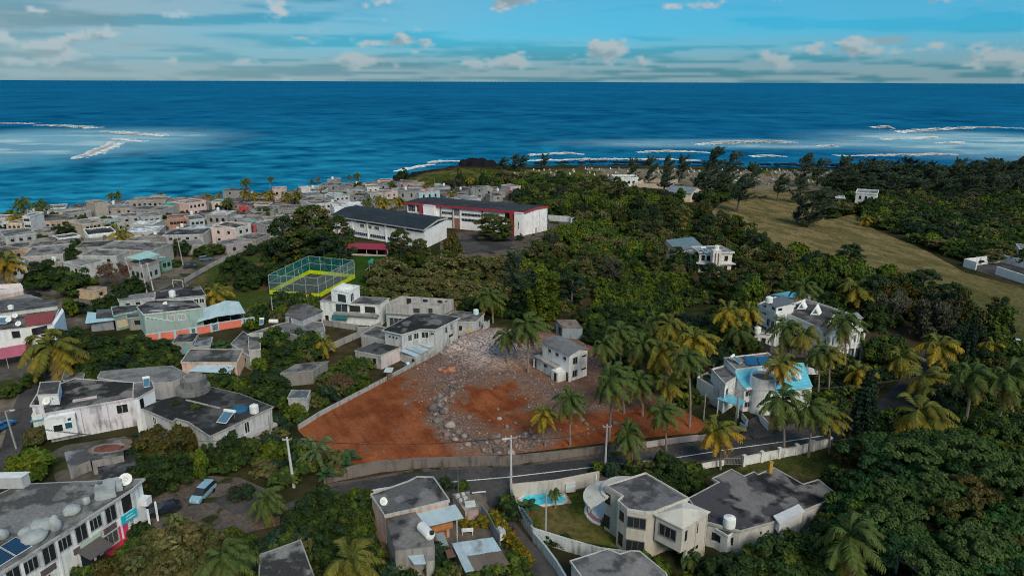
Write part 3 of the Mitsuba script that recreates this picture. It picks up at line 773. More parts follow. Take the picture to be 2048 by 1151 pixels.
L2 = np.linalg.norm(A2(TC_) - A2(TA))
opening(key, TA, TC_, L2 * 0.15, L2 * 0.62, 6.0, 8.1, (0.6, 0.64, 0.66), (0.03, 0.045, 0.055))
L3 = np.linalg.norm(A2(TB) - A2(TA))
opening(key, TA, TB, L3 * 0.15, L3 * 0.42, 6.0, 8.1, (0.6, 0.64, 0.66), (0.03, 0.045, 0.055), bars=1)

# unfinished concrete shell: open rooms without a roof
A, B, C = (-18.06,162.9), (-14.98,169.1), (-31.78,165.6)
poly = para(A, B, C)
key = thing('concrete_shell', 'bare grey concrete shell of an upper storey with open roofless rooms', 'unfinished house')
block(key, poly, -0.3, 3.8, (0.34, 0.36, 0.37), 0.5)
part(key, 'floor_slab', prism(grow(poly, 0.3), 3.8, 4.05), 'paint', (0.19, 0.185, 0.18), 0.8)
part(key, 'upper_wall', ring(poly, 0.22, 4.05, 6.6), 'paint', (0.36, 0.365, 0.37), 0.5)
a, b, c = A2(A), A2(B), A2(C)
for t in (0.36, 0.60):
  p0, p1 = a + (c - a) * t, a + (c - a) * t + (b - a)
  d = (c - a) / np.linalg.norm(c - a) * 0.1
  part(key, 'partition', prism([p0 - d, p1 - d, p1 + d, p0 + d], 4.05, 6.5), 'paint', (0.34, 0.345, 0.35), 0.5)
for t in (0.5,):
  p0, p1 = a + (b - a) * t, a + (b - a) * t + (c - a) * 0.6
  d = (b - a) / np.linalg.norm(b - a) * 0.1
  part(key, 'partition', prism([p0 - d, p1 - d, p1 + d, p0 + d], 4.05, 6.4), 'paint', (0.34, 0.345, 0.35), 0.5)
L = np.linalg.norm(c - a)
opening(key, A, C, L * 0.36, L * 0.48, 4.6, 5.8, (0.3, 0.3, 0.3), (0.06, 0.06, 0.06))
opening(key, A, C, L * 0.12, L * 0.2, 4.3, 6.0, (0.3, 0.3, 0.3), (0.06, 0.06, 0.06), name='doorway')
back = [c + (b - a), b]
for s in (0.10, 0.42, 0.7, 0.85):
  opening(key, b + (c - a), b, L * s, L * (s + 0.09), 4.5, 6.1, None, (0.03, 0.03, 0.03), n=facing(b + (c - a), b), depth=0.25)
opening(key, A, C, L * 0.60, L * 0.94, 0.4, 2.9, (0.55, 0.57, 0.57), (0.04, 0.06, 0.08), bars=3)
for t in (0.2, 0.5, 0.8):
  p = a + (b - a) * t + (a - c) / L * 0.5
  part(key, 'scaffold_pole', tube([[*p, 0], [*p, 7.2]], 0.05, 5), 'paint', (0.25, 0.2, 0.15), 0.3)

# grey two-storey house with an L-shaped roof
poly = [(-24.41,144.1), (-20.83,147.7), (-17.4,147.4), (-12.89,155), (-18.77,157.9), (-23.29,157.5), (-28.69,146.6)]
key = house('grey_house', 'grey two storey house with dark L shaped flat roof beside the rubble heap', poly, 6.2, wall=(0.40, 0.43, 0.45), top=(0.055, 0.06, 0.065), g=0.75, over=0.45, win=[(6, 3, 0.5, 4.9, 5.3, 0.2, 0.8), (0, 1, 1.0, 4.2, 5.6, 0.3, 0.55, W2), (0, 1, 1.3, 4.2, 5.6, 0.6, 0.95, W2), (1, 1, 1.5, 4.2, 5.6, 0.05, 0.6, W2), (1, 1, 0.7, 5.0, 5.4, 0.68, 0.95), (2, 1, 0.9, 4.2, 5.7, 0.62, 0.8, W2), (2, 1, 1.6, 2.6, 3.2, 0.5, 0.85), (2, 1, 0.6, 4.2, 5.5, 0.4, 0.55)])
for q in (poly[2], poly[0]):
  part(key, 'drain_pipe', tube([[*(A2(q) * 0.998), 0], [*(A2(q) * 0.998), 6.2]], 0.06, 5), 'paint', (0.4, 0.42, 0.43), 0.3)
dish(*(-23.92,146.7), 3.6, 'white satellite dish on the wall of the grey L roofed house', 0.5)
# low front block
A, B, C = (-28.42,139.3), (-24.98,144.4), (-34.56,142.2)
key = house('low_house', 'low grey house with dark mouldy flat roof and one bare pinkish side wall', para(A, B, C), 3.0, wall=(0.30, 0.32, 0.31), top=(0.075, 0.08, 0.085), g=0.8, over=0.1)
part(key, 'side_wall', prism([A2(A) + facing(A, B) * 0.05, A2(B) + facing(A, B) * 0.05, A2(B) + facing(A, B) * 0.12, A2(A) + facing(A, B) * 0.12], -0.2, 2.95), 'paint', (0.50, 0.45, 0.46), 0.4)
wins(key, A, C, 1, 1.0, 1.0, 2.3, 0.1, 0.4, frame=(0.3, 0.3, 0.3))
opening(key, A, C, 2.6, 3.5, 0.0, 2.1, None, name='door')
# terrace behind it
A, B, C = (-28.75,148), (-26.59,154.6), (-35.27,151.8)
house('terrace_block', 'low concrete block with a stained roof terrace between the two grey houses', para(A, B, C), 2.9, wall=(0.3, 0.31, 0.32), top=(0.14, 0.145, 0.15), par=0.3, over=0.0)
# tin shed
A, B, C = (-20.99,141), (-17.74,147.4), (-24.78,142.9)
key = thing('tin_shed', 'concrete shed with overlapping pale blue tin sheets on its sloping roof', 'shed')
block(key, para((-20.99,140.9), (-17.83,148.2), (-24.72,143.8)), -0.3, 1.9, (0.36, 0.38, 0.38), 0.6)
a, b, c = np.array([*A2(A), 2.0]), np.array([*A2(B), 2.2]), np.array([*A2(C), 2.75])
for i in range(4):
  t0, t1 = i / 4 + 0.015, (i + 1) / 4 - 0.015
  o = np.array([0, 0, 0.06 * (i % 2)])
  slope(key, [a + (b - a) * t0 + o, a + (b - a) * t1 + o, a + (b - a) * t1 + (c - a) + o, a + (b - a) * t0 + (c - a) + o], 0.05, [(0.36, 0.47, 0.55), (0.30, 0.40, 0.47), (0.40, 0.5, 0.58), (0.36, 0.46, 0.53)][i], 0.35, 'tin', 'roof_sheet')
opening(key, A, C, 0.4, 1.1, 0.0, 1.6, None, name='door')
# half demolished rear wing
poly = [(-13.21,160.1), (-8.82,160.5), (-7.09,166.6), (-14.36,168.6), (-16.22,165)]
key = house('broken_wing', 'half demolished grey house wing with broken end wall and a pale yellow door', poly, 3.4, wall=(0.34, 0.36, 0.37), top=(0.2, 0.2, 0.21), over=0.2, g=0.7, win=[(0, 1, 0.8, 1.4, 2.6, 0.02, 0.25), (1, 1, 0.9, 1.3, 2.6, 0.3, 0.6)])
opening(key, poly[0], poly[1], 2.3, 3.3, 0.0, 2.0, (0.4, 0.4, 0.4), (0.42, 0.32, 0.14), name='door', bsdf='paint')
rr = np.random.default_rng(3)
e0, e1 = A2(poly[1]), A2(poly[2])
for i in range(6):
  p = e0 + (e1 - e0) * (i + 0.5) / 6 + np.array([1.3, 0.3])
  part(key, 'broken_wall', cbox(*p, -0.1, 1.1, 0.25, rr.uniform(0.9, 3.1), math.atan2(*(e1 - e0)[::-1])), 'paint', (0.36, 0.38, 0.39), 0.6)
water_tank(*(-9.1,166.1), 3.65, 'pale blue double water tank on the half demolished wing', 0.7, 1.3, (0.45, 0.62, 0.64))
wall_run('plot_wall', 'low grey wall along the left side of the red plot', [(-17.34,147.4), (-21.13,141.5), (-28.61,129), (-35.81,117.1), (-38.23,112)], 1.0, 0.25, (0.30, 0.31, 0.32), 0.8)
wall_run('lane_wall', 'long grey wall climbing beside the weedy lane to the grey houses', [(-33.28,165.7), (-38.99,156.1), (-43.83,147.1), (-49.28,139.1)], 1.6, 0.2, (0.27, 0.28, 0.29), 0.7)
wall_run('yard_wall', 'grey block wall in front of the tower house', [(-48.22,167.4), (-38.97,163.8), (-38.41,162.4), (-32.92,162.4)], 1.5, 0.2, (0.27, 0.28, 0.29), 0.6)
key = thing('outdoor_toilet', 'tiny wooden hut with a tin lid on the plot wall', 'hut')
x, y = (-25.61,133.5)
part(key, 'wall', cbox(x, y, -0.2, 1.1, 1.1, 2.3, 0.5), 'paint', (0.13, 0.09, 0.075), 0.5)
slope(key, [(x - 1, y - 0.8, 2.15), (x + 0.7, y - 0.9, 2.1), (x + 0.9, y + 0.8, 2.5), (x - 0.8, y + 0.9, 2.5)], 0.06, (0.4, 0.48, 0.53))
water_tank(*(-22.74,140.4), 0.0, 'white water barrel at the foot of the tin shed', 0.45, 1.2)
water_tank(*(-23.2,139.8), 0.0, 'blue water barrel at the foot of the tin shed', 0.4, 1.0, (0.02, 0.09, 0.25))

# red stone wall along the road under the plot
wall_run('road_wall', 'long weathered stone wall between the red plot and the road', [(-29.06,94.7), (-25.49,96.2), (-21.08,98), (-14.19,99.4), (-7.16,99.9), (-0.15,100.4), (7.24,102.1), (14.97,104.1), (22.89,105.9)], [1.6, 2.0, 2.0, 1.7, 1.7, 1.6, 1.4, 1.3, 1.2], 0.35, (0.15, 0.135, 0.13), 0.9)
wall_run('plot_front_wall', 'pale concrete wall with posts at the right end of the plot', [(23.09,106), (27.95,107.4), (32.56,108.5)], 1.1, 0.2, (0.33, 0.31, 0.32), 0.5)

# --- pool property
wall_run('pool_wall', 'tall pale grey wall between the pool and the road', [(-0.04,91), (6.66,92.2), (13.5,94.6)], 2.3, 0.22, (0.42, 0.41, 0.38), 0.5)
wall_run('lane_side_wall', 'pale wall with dark upright slats along the lane side of the pool garden', [(0.11,90.2), (1.26,85.27), (2.99,80.99)], 1.9, 0.2, (0.36, 0.38, 0.37), 0.5)
wall_run('garden_wall', 'streaked white retaining wall below the pool lawn', [(3.06,80.78), (7.21,78.69), (11.65,76.7), (15.58,75.93)], 2.0, 0.22, (0.46, 0.5, 0.52), 1.0)
wall_run('garden_lower_wall', 'pale blue grey wall dropping along the lane', [(3.11,80.35), (4.49,77.66), (5.77,74.73), (6.72,71.98)], 1.6, 0.25, (0.33, 0.39, 0.42), 0.8)
for i in range(5):
  p = A2((1.53,84.57)) * (1 - i / 5) + A2((2.99,80.99)) * (i / 5)
  key = thing('fence_slat', 'tall dark blue slat standing along the lane beside the pool garden', 'slat', 'dark slats along the lane')
  part(key, 'board', cbox(*p, 0, 0.5, 0.14, 2.6, -1.0), 'paint', (0.10, 0.15, 0.19), 0.3)
key = thing('pump_box', 'white cube shaped pump housing in the corner behind the pool', 'pump housing')
x, y = (8.94,93)
part(key, 'body', cbox(x, y, 0, 1.5, 1.2, 1.3, 0.2), 'paint', WHITE, 0.2)
part(key, 'lid', cbox(x, y, 1.302, 1.6, 1.3, 0.12, 0.2), 'paint', (0.45, 0.48, 0.5), 0.2)

# --- beige modern house
BE = (0.40, 0.385, 0.345)
roofz = 6.6

poly = [(13.01,83.32), (14.97,80.82), (14.15,79.79), (15.1,77.9), (17.33,77.26), (18.6,77.48), (23.58,80.41), (19.03,86.51)]
key = house('beige_house', 'beige two storey modern house with stepped flat roof and canted corner windows', poly, roofz, wall=BE, top=(0.16, 0.165, 0.18), rim=(0.47, 0.46, 0.43), par=0.25, over=0.1, g=0.25, top_g=0.75,
      win=[(0, 1, 1.0, 4.3, 6.0, 0.0, 0.28), (0, 1, 1.1, 0.6, 2.5, 0.0, 0.28), (2, 1, 1.0, 4.5, 5.9, 0.1, 0.8), (2, 1, 1.0, 0.7, 2.6, 0.1, 0.8), (3, 1, 2.3, 4.4, 5.9, 0.08, 0.98, dict(frame=(0.12, 0.12, 0.12), bars=2)), (3, 1, 2.3, 0.6, 2.4, 0.08, 0.98, dict(frame=(0.12, 0.12, 0.12), bars=2)), (1, 1, 0.6, 1.0, 2.4, 0.2, 0.8)])
# front wing with a gently folded pale roof
wz = 6.5
WA, WB, WC, WD = (21.46,74.5), (25.57,77.88), (18.67,77.19), (22.74,80.21)
pw = [WA, WB, WD, WC]
wing = part(key, 'wing', prism(pw, 2.9, wz), 'paint', (0.41, 0.395, 0.36), 0.25)
mid = (A2(WA) + A2(WB) + A2(WC) + A2(WD)) / 4
P = grow(pw, 0.2)
V = np.vstack([np.c_[P, np.full(len(P), wz)], np.c_[P, np.full(len(P), wz + 0.15)], [[*mid, wz + 1.0]]])
m = len(P)
F = [[i, (i + 1) % m, m + (i + 1) % m] for i in range(m)] + [[i, m + (i + 1) % m, m + i] for i in range(m)] + [[m + i, m + (i + 1) % m, 2 * m] for i in range(m)]
part(wing, 'roof', (V, np.array(F)), 'paint', (0.47, 0.465, 0.43), 0.4)
L = np.linalg.norm(A2(WC) - A2(WA))
opening(key, WA, WC, L * 0.22, L * 0.82, 4.2, 5.7, (0.12, 0.12, 0.12), bars=2)
LB = np.linalg.norm(A2(WB) - A2(WA))
opening(key, WA, WB, LB * 0.12, LB * 0.2, 4.3, 5.8)
opening(key, WA, WB, LB * 0.55, LB * 0.63, 4.3, 5.8)
nw, dw, dc = facing(WA, WB), (A2(WB) - A2(WA)) / LB, (A2(WC) - A2(WA)) / L
part(key, 'pier', prism([A2(WA) + dw * LB * 0.2, A2(WB), A2(WB) - nw * 0.35, A2(WA) + dw * LB * 0.2 - nw * 0.35], -0.3, 2.898), 'paint', (0.41, 0.395, 0.36), 0.3)
opening(key, WA, WB, LB * 0.28, LB * 0.70, 1.9, 2.4)
part(key, 'carport_wall', prism([A2(WD), A2(WB) + (A2(WC) - A2(WA)) * 0.5, A2(WC) * 0.5 + A2(WD) * 0.5], -0.3, 2.897), 'paint', (0.34, 0.33, 0.3), 0.3)
for s in (0.42, 0.83):
  part(key, 'wall_fin', prism([A2(WB) + (A2(WA) - A2(WB)) * (s - 0.4 + 0.0) - facing(WA, WB) * -0.1, A2(WB) + (A2(WA) - A2(WB)) * (s - 0.37) + facing(WA, WB) * 0.1, A2(WB) + (A2(WA) - A2(WB)) * (s - 0.37), A2(WB) + (A2(WA) - A2(WB)) * (s - 0.4)], -0.3, wz), 'paint', (0.42, 0.4, 0.37), 0.2)
# fan shaped canopies at the back corner
def fan(cx, cy, r, a0, a1, z, rise, name, c):
  an = np.linspace(a0, a1, 11)
  V = [[cx, cy, z + rise]] + [[cx + r * math.cos(t), cy + r * math.sin(t), z] for t in an]
  V += [[x, y, q - 0.25] for x, y, q in V]
  n = len(an) + 1
  F = [[0, i, i + 1] for i in range(1, n - 1)] + [[n, n + i + 1, n + i] for i in range(1, n - 1)]
  ringi = list(range(n))
  F += [[ringi[i], n + ringi[i], n + ringi[(i + 1) % n]] for i in range(n)] + [[ringi[i], n + ringi[(i + 1) % n], ringi[(i + 1) % n]] for i in range(n)]
  return part(key, name, (np.array(V), np.array(F)), 'paint', c, 0.5)
x, y = (13.24,84.57)
fan(x + 1.0, y - 1.0, 4.3, 1.5, 3.75, 5.0, 0.6, 'canopy', (0.44, 0.45, 0.43))
x, y = (16.73,85.05)
fan(x - 0.5, y - 0.8, 3.8, 1.2, 3.6, 5.6, 0.4, 'canopy', (0.46, 0.46, 0.43))
x, y = (13.41,87.16)
for i, (r, z) in enumerate(((3.6, 0.25), (3.2, 0.5), (2.8, 0.75))):
  an = np.linspace(1.6, 4.2, 9)
  part(key, 'step', prism([[x + 0.8, y]] + [[x + 0.8 + r * math.cos(t), y + r * math.sin(t)] for t in an], z - 0.25 if i else -0.2, z), 'paint', (0.5, 0.55, 0.6) if i != 1 else (0.30, 0.15, 0.16), 0.3)
for t in (2.2, 3.3):
  part(key, 'column', tube([[x + 0.8 + 3.0 * math.cos(t), y + 3.0 * math.sin(t), 0], [x + 0.8 + 3.0 * math.cos(t), y + 3.0 * math.sin(t), 4.9]], 0.12, 8), 'paint', WHITE, 0.2)

# --- dark roofed bungalow on the right of it
bz = 3.55
poly = [(25.21,85.01), (30.79,89.22), (30.1,90.2), (33.33,92.5), (34.61,90.6), (36.51,91.8), (36.83,91), (39.93,93), (42.55,88.51), (45.25,89.71), (46.31,85.99), (36.2,80.42), (30.05,78.01), (26.27,79.82)]
key = house('bungalow', 'sprawling bungalow with a stepped flat roof blotched black and pale grey', poly, bz, wall=(0.44, 0.46, 0.46), top=(0.07, 0.068, 0.08), rim=(0.33, 0.34, 0.32), par=0.12, over=0.3, g=0.5, top_g=0.9, win=[(13, 1, 1.0, 1.2, 2.4, 0.1, 0.9), (12, 2, 1.0, 1.2, 2.4)])
A, B, C = (28.47,77.81), (30.82,79.85), (26.68,80.15)
house('bungalow_annexe', 'small white annexe at the near corner of the blotched bungalow', para(A, B, C), 2.9, wall=(0.55, 0.6, 0.63), top=(0.2, 0.2, 0.21), over=0.1, win=[(0, 1, 1.6, 1.6, 2.3, 0.1, 0.9), (3, 1, 0.8, 1.3, 2.3, 0.3, 0.7)])
water_tank(*(28.81,78.79), 3.85, 'white water tank at the near edge of the blotched bungalow roof', 0.8, 1.5)
x, y = (38.95,92)
key = thing('chimney_pot', 'yellow chimney post at the far edge of the blotched bungalow', 'chimney')
part(key, 'shaft', cbox(x, y, 3.8, 0.45, 0.45, 1.7), 'paint', (0.42, 0.26, 0.04), 0.3)
part(key, 'cap', cbox(x, y, 5.502, 0.6, 0.6, 0.15), 'paint', (0.3, 0.2, 0.05), 0.3)
A, B, C = (35.62,79.06), (39.66,81.53), (35.47,80.27)
key = thing('roof_cover', 'white tin cover with red edges at the near rim of the blotched bungalow', 'roof cover')
block(key, para(A, B, C), 2.5, 4.2, (0.6, 0.62, 0.64), 0.3)
part(key, 'roof', prism(grow(para(A, B, C), 0.25), 4.2, 4.32), 'tin', (0.62, 0.64, 0.66), 0.25)
wall_run('bungalow_wall', 'streaked white garden wall with piers along the road', [(37.99,100.3), (44.86,102.7), (49.7,104.4), (54.66,106.4)], 1.5, 0.25, (0.55, 0.58, 0.6), 1.0, cop=(0.5, 0.52, 0.53))
wall_run('gate_wall', 'short white wall left of the bungalow gate', [(30.91,99.2), (32.33,99.7), (34.63,100.3)], 1.0, 0.22, (0.56, 0.58, 0.6), 0.8)
for i in range(6):
  p = A2((37.99,100.3)) + (A2((54.66,106.4)) - A2((37.99,100.3))) * i / 5
  key = thing('gate_pier', 'white square pier set into the streaked garden wall', 'pier', 'piers of the streaked garden wall')
  part(key, 'shaft', cbox(*(p * 0.998), -0.2, 0.5, 0.5, 2.1, 0.3), 'paint', (0.56, 0.59, 0.61), 0.8)
  part(key, 'cap', cbox(*(p * 0.998), 1.902, 0.62, 0.62, 0.12, 0.3), 'paint', (0.5, 0.52, 0.53), 0.6)
key = thing('garden_gate', 'grey barred gate between the two white road walls', 'gate')
a, b = A2((34.71,100.3)), A2((37.91,100.3))
for z in (0.2, 1.3):
  part(key, 'rail', tube([[*a, z], [*b, z]], 0.04, 4), 'paint', (0.25, 0.27, 0.28), 0.3)
for i in range(14):
  p = a + (b - a) * i / 13
  part(key, 'bar', tube([[*p, 0.1], [*p, 1.4]], 0.03, 4), 'paint', (0.25, 0.27, 0.28), 0.3)

# --- house roof at the bottom edge
bz = 3.55
poly = [(7.41,71.68), (12.11,73.87), (13.54,72.92), (15.02,73.6), (16,73.51), (18.42,69.58), (18.45,66.95), (9.65,66.09)]
house('bottom_house', 'flat grey weathered roof cut off by the bottom edge beside the lane', poly, bz, wall=(0.42, 0.43, 0.43), top=(0.19, 0.195, 0.21), rim=(0.42, 0.43, 0.42), over=0.2, par=0.1)

# --- peach house below the road
pz = 5.6
poly = [(-19.13,82.61), (-14.53,85.84), (-13.42,87), (-11.19,86.89), (-8.48,81.38), (-12.88,79.41), (-16.46,77.97)]
key = house('peach_house', 'peach walled house with mottled black flat roof curved towards the road', poly, pz, wall=(0.48, 0.33, 0.27), top=(0.11, 0.115, 0.125), rim=(0.36, 0.36, 0.35), par=0.2, over=0.15, g=0.5, top_g=0.85)
poly2 = [(-16.56,78.43), (-12.96,79.89), (-9.67,74.21), (-9.62,72.55), (-14.16,71.76)]
k = part(key, 'rear_wing', prism(grow(poly2, -0.02), -0.3, pz - 0.4), 'paint', (0.24, 0.235, 0.23), 0.7)
part(k, 'roof', prism(poly2, pz - 0.4, pz - 0.2), 'roof', (0.12, 0.12, 0.125), 0.85)
E1, E0 = poly[4], poly[5]
L = np.linalg.norm(A2(E0) - A2(E1)); n = facing(E1, E0); d = (A2(E0) - A2(E1)) / L
opening(key, E1, E0, L * 0.55, L * 0.63, 3.4, 4.6, (0.55, 0.57, 0.58), bars=1)
opening(key, E1, E0, L * 0.1, L * 0.35, 0.3, 2.4, (0.3, 0.15, 0.06), (0.25, 0.09, 0.03), name='door', bsdf='paint')
part(key, 'balcony', prism([A2(E1) + n * 1.6, A2(E1) + d * L * 0.62 + n * 1.6, A2(E1) + d * L * 0.62, A2(E1)], 2.6, 2.85), 'paint', (0.34, 0.15, 0.07), 0.5)
part(key, 'balcony_rail', prism([A2(E1) + n * 1.62, A2(E1) + d * L * 0.62 + n * 1.62, A2(E1) + d * L * 0.62 + n * 1.5, A2(E1) + n * 1.5], 2.85, 3.6), 'paint', (0.40, 0.17, 0.06), 0.4)
slope(key, [(*(A2(E1) - d * 1.2 + n * 2.6), 4.4), (*(A2(E0) - d * 0.1 + n * 2.6), 4.5), (*(A2(E0) + n * 0.1), 5.1), (*(A2(E1) - d * 0.9 + n * 0.1), 5.0)], 0.08, (0.36, 0.48, 0.56), 0.05, 'tin', 'awning')
p = A2(E1) - d * 0.3 + n * 2.4
part(key, 'post', tube([[*p, 0], [*p, 4.4]], 0.07, 6), 'paint', (0.5, 0.5, 0.5), 0.2)
dish(*(-17.04,80.19), 5.55, 'tall oval white dish on the left side of the mottled peach house roof', 0.55, -0.9)
x, y = (-10.72,74.63)
key = thing('roof_tank', 'long white capsule shaped tank lying on the peach house rear roof', 'water tank')
an = 2.2
t = np.array([[x - 1.5 * math.cos(an), y - 1.5 * math.sin(an), 5.95], [x - 1.2 * math.cos(an), y - 1.2 * math.sin(an), 5.95], [x + 1.2 * math.cos(an), y + 1.2 * math.sin(an), 5.95], [x + 1.5 * math.cos(an), y + 1.5 * math.sin(an), 5.95]])
part(key, 'shell', tube(t, [0.35, 0.65, 0.65, 0.35], 14), 'paint', WHITE, 0.2, 40)
part(key, 'hatch', lathe(t[1][0] + 0.2, t[1][1] - 0.2, [(0.3, 6.4), (0.3, 6.7)], 10), 'gloss', (0.03, 0.03, 0.035), 0.1)
A4 = [(-13.43,73.1), (-11.22,73.79), (-10.33,70.96), (-11.77,70.86)]
key = thing('tin_lean_to', 'pale blue tin lean to roof below the peach house', 'lean-to')
slope(key, [(*A4[3], 3.9), (*A4[2], 3.9), (*A4[1], 4.4), (*A4[0], 4.4)], 0.06, (0.38, 0.5, 0.6), 0.1)
for q in (A4[3], A4[2]):
  part(key, 'post', tube([[*q, 0], [*q, 3.9]], 0.06, 5), 'paint', (0.2, 0.15, 0.1), 0.4)
key = thing('concrete_lean_to', 'plain grey concrete lean to beside the pale blue tin one', 'lean-to')
block(key, [(-11.07,74.03), (-9.71,74.24), (-9.43,71.67), (-10.31,71.38)], -0.2, 4.0, (0.3, 0.31, 0.31), 0.6)
part(key, 'roof', prism(grow([(-11.07,74.03), (-9.71,74.24), (-9.43,71.67), (-10.31,71.38)], 0.1), 4.0, 4.12), 'roof', (0.26, 0.27, 0.27), 0.5)
key = thing('tin_canopy', 'dull tin canopy over the peach house side door', 'canopy')
q = [(-10.13,78.35), (-9,78.89), (-8.14,76.67), (-9.21,76.36)]
slope(key, [(*q[3], 2.4), (*q[2], 2.3), (*q[1], 2.7), (*q[0], 2.8)], 0.06, (0.22, 0.28, 0.31), 0.3)
for s in (q[3], q[2]):
  part(key, 'post', tube([[*s, 0], [*s, 2.35]], 0.05, 5), 'paint', (0.2, 0.15, 0.1), 0.4)

# shack with patched tin roof
q = [(-7.7,76.14), (-2.44,77.39), (-0.26,72.95), (-5.65,71.45)]
key = thing('shack', 'low shack under a patched roof of pale blue and rusty tin sheets', 'shack')
block(key, grow(q, -0.3), -0.3, 2.2, (0.2, 0.19, 0.18), 0.7)
v = [np.array([*A2(p), z]) for p, z in zip(q, (2.9, 2.9, 2.4, 2.4))]
cols = [(0.36, 0.47, 0.54), (0.34, 0.45, 0.52), (0.40, 0.52, 0.6), (0.16, 0.13, 0.11), (0.33, 0.43, 0.5), (0.13, 0.11, 0.10), (0.37, 0.48, 0.55), (0.12, 0.10, 0.085), (0.36, 0.5, 0.58), (0.14, 0.11, 0.10)]
for i in range(5):
  for j in range(2):
    s0, s1, t0, t1 = i / 5 + 0.004, (i + 1) / 5 + 0.012, j * 0.5, j * 0.5 + 0.52
    B_ = lambda s, t: (v[0] * (1 - s) + v[1] * s) * (1 - t) + (v[3] * (1 - s) + v[2] * s) * t + np.array([0, 0, 0.03 * (i % 2) + 0.07 * (1 - j)])
    slope(key, [B_(s0, t0), B_(s1, t0), B_(s1, t1), B_(s0, t1)], 0.04, cols[i * 2 + j], 0.55 if j == 0 else 0.85, 'tin', 'roof_sheet')
q = [(-8.48,75.47), (-7.55,75.87), (-6.98,74.3), (-8.02,73.91)]
part(key, 'rusty_sheet', prism(q, 2.4, 2.46), 'tin', (0.16, 0.085, 0.06), 0.9)
key = thing('low_ruin', 'small roofless pinkish masonry ruin full of junk by the lane', 'ruin')
q = [(-8.66,89.04), (-6.27,89.71), (-5.83,87.15), (-4.94,86.79), (-4.66,85.56), (-6.55,84.95), (-7.7,87.14)]
block(key, q, -0.2, 1.7, (0.36, 0.28, 0.29), 0.7)
part(key, 'top', prism(grow(q, 0.05), 1.7, 1.85), 'roof', (0.36, 0.36, 0.36), 0.6)
x, y = (-5.91,86.16)
part(key, 'box', cbox(x, y, 1.852, 1.5, 0.9, 0.5, 0.2), 'paint', (0.5, 0.54, 0.56), 0.3)
for px, s in (((-7.86,88.25), 0.6), ((-7.09,88.77), 0.5), ((-6.73,87.75), 0.6), ((-7.35,87.24), 0.45)):
  part(key, 'block', cbox(*px, 1.852, s, s * 0.8, 0.35, s), 'paint', (0.42, 0.42, 0.43), 0.5)
wall_run('shack_fence', 'bluish tin fence between the little yard and the lane', [(-4.29,86.43), (-3.37,84.66), (-2.22,81.29), (-1.5,79.69)], 1.8, 0.08, (0.22, 0.27, 0.31), 0.4)
wall_run('peach_yard_wall', 'white parapet along the road in front of the peach house', [(-22.32,90.1), (-19.82,91.1), (-16.05,92.2)], 1.3, 0.5, (0.56, 0.59, 0.6), 0.5)
key = thing('garden_table', 'white table standing in the shack yard', 'table')
x, y = (-6.04,82.04)
part(key, 'top', cbox(x, y, 0.72, 1.6, 0.8, 0.06, 0.1), 'paint', WHITE, 0.2)
for sx in (-1, 1):
  for sy in (-1, 1):
    part(key, 'leg', cbox(x + sx * 0.7, y + sy * 0.3, 0, 0.07, 0.07, 0.72), 'paint', WHITE, 0.2)
key = thing('parked_scooter_cover', 'white covered cart parked between the yellow hedge and the tin fence', 'cart')
x, y = (-1.32,81.19)
part(key, 'body', cbox(x, y, 0.45, 1.0, 2.0, 0.7, 0.35), 'paint', WHITE, 0.2)
part(key, 'cover', cbox(x, y, 1.152, 0.8, 1.4, 0.35, 0.35), 'paint', (0.4, 0.44, 0.46), 0.2)
for sx, sy in ((-0.5, 0.6), (0.5, 0.6), (-0.5, -0.6), (0.5, -0.6)):
  part(key, 'wheel', tube([[x + sx - 0.06, y + sy, 0.3], [x + sx + 0.06, y + sy, 0.3]], 0.3, 10), 'paint', (0.02, 0.02, 0.02), 0.1)

# --- little roof at the bottom, left of the peach house
q = [(-31.14,73.01), (-27.1,75.77), (-23.36,68.72), (-28.88,66.19)]
house('patched_house', 'low house with a pale roof spotted with black and red patches at the bottom edge', q, 3.3, wall=(0.3, 0.3, 0.3), top=(0.24, 0.25, 0.26), rim=(0.28, 0.28, 0.28), over=0.2, par=0.08, top_g=1.0)
# ================================================================ buildings further left and up
# white shop block at the bottom left
z = 6.2
FA, FB = (-52.05,83.05), (-58.69,64.54)        # facade roof line, right to left
BA = (-51.83,85.17)
BB = (-67.86,83.69)
poly = [FA, BA, BB, (-74.12,70.14), FB]
key = thing('shop_block', 'long white two storey shop block with big grey flat roof and a turquoise sign', 'building')
block(key, poly, -0.3, z, (0.60, 0.64, 0.68), 0.6)
k = part(key, 'roof', prism(grow(poly, 0.35), z, z + 0.3), 'paint', (0.34, 0.35, 0.36), 0.7)
part(k, 'roof_surface', prism(grow(poly, 0.1), z + 0.28, z + 0.33), 'roof', (0.20, 0.21, 0.22), 0.75)
L = np.linalg.norm(A2(FB) - A2(FA)); d = (A2(FB) - A2(FA)) / L; n = facing(FA, FB)
s = 1.3
opening(key, FA, FB, 0.4, 1.9, 3.6, 6.0, (0.5, 0.54, 0.57), (0.02, 0.022, 0.025), name='balcony_door')
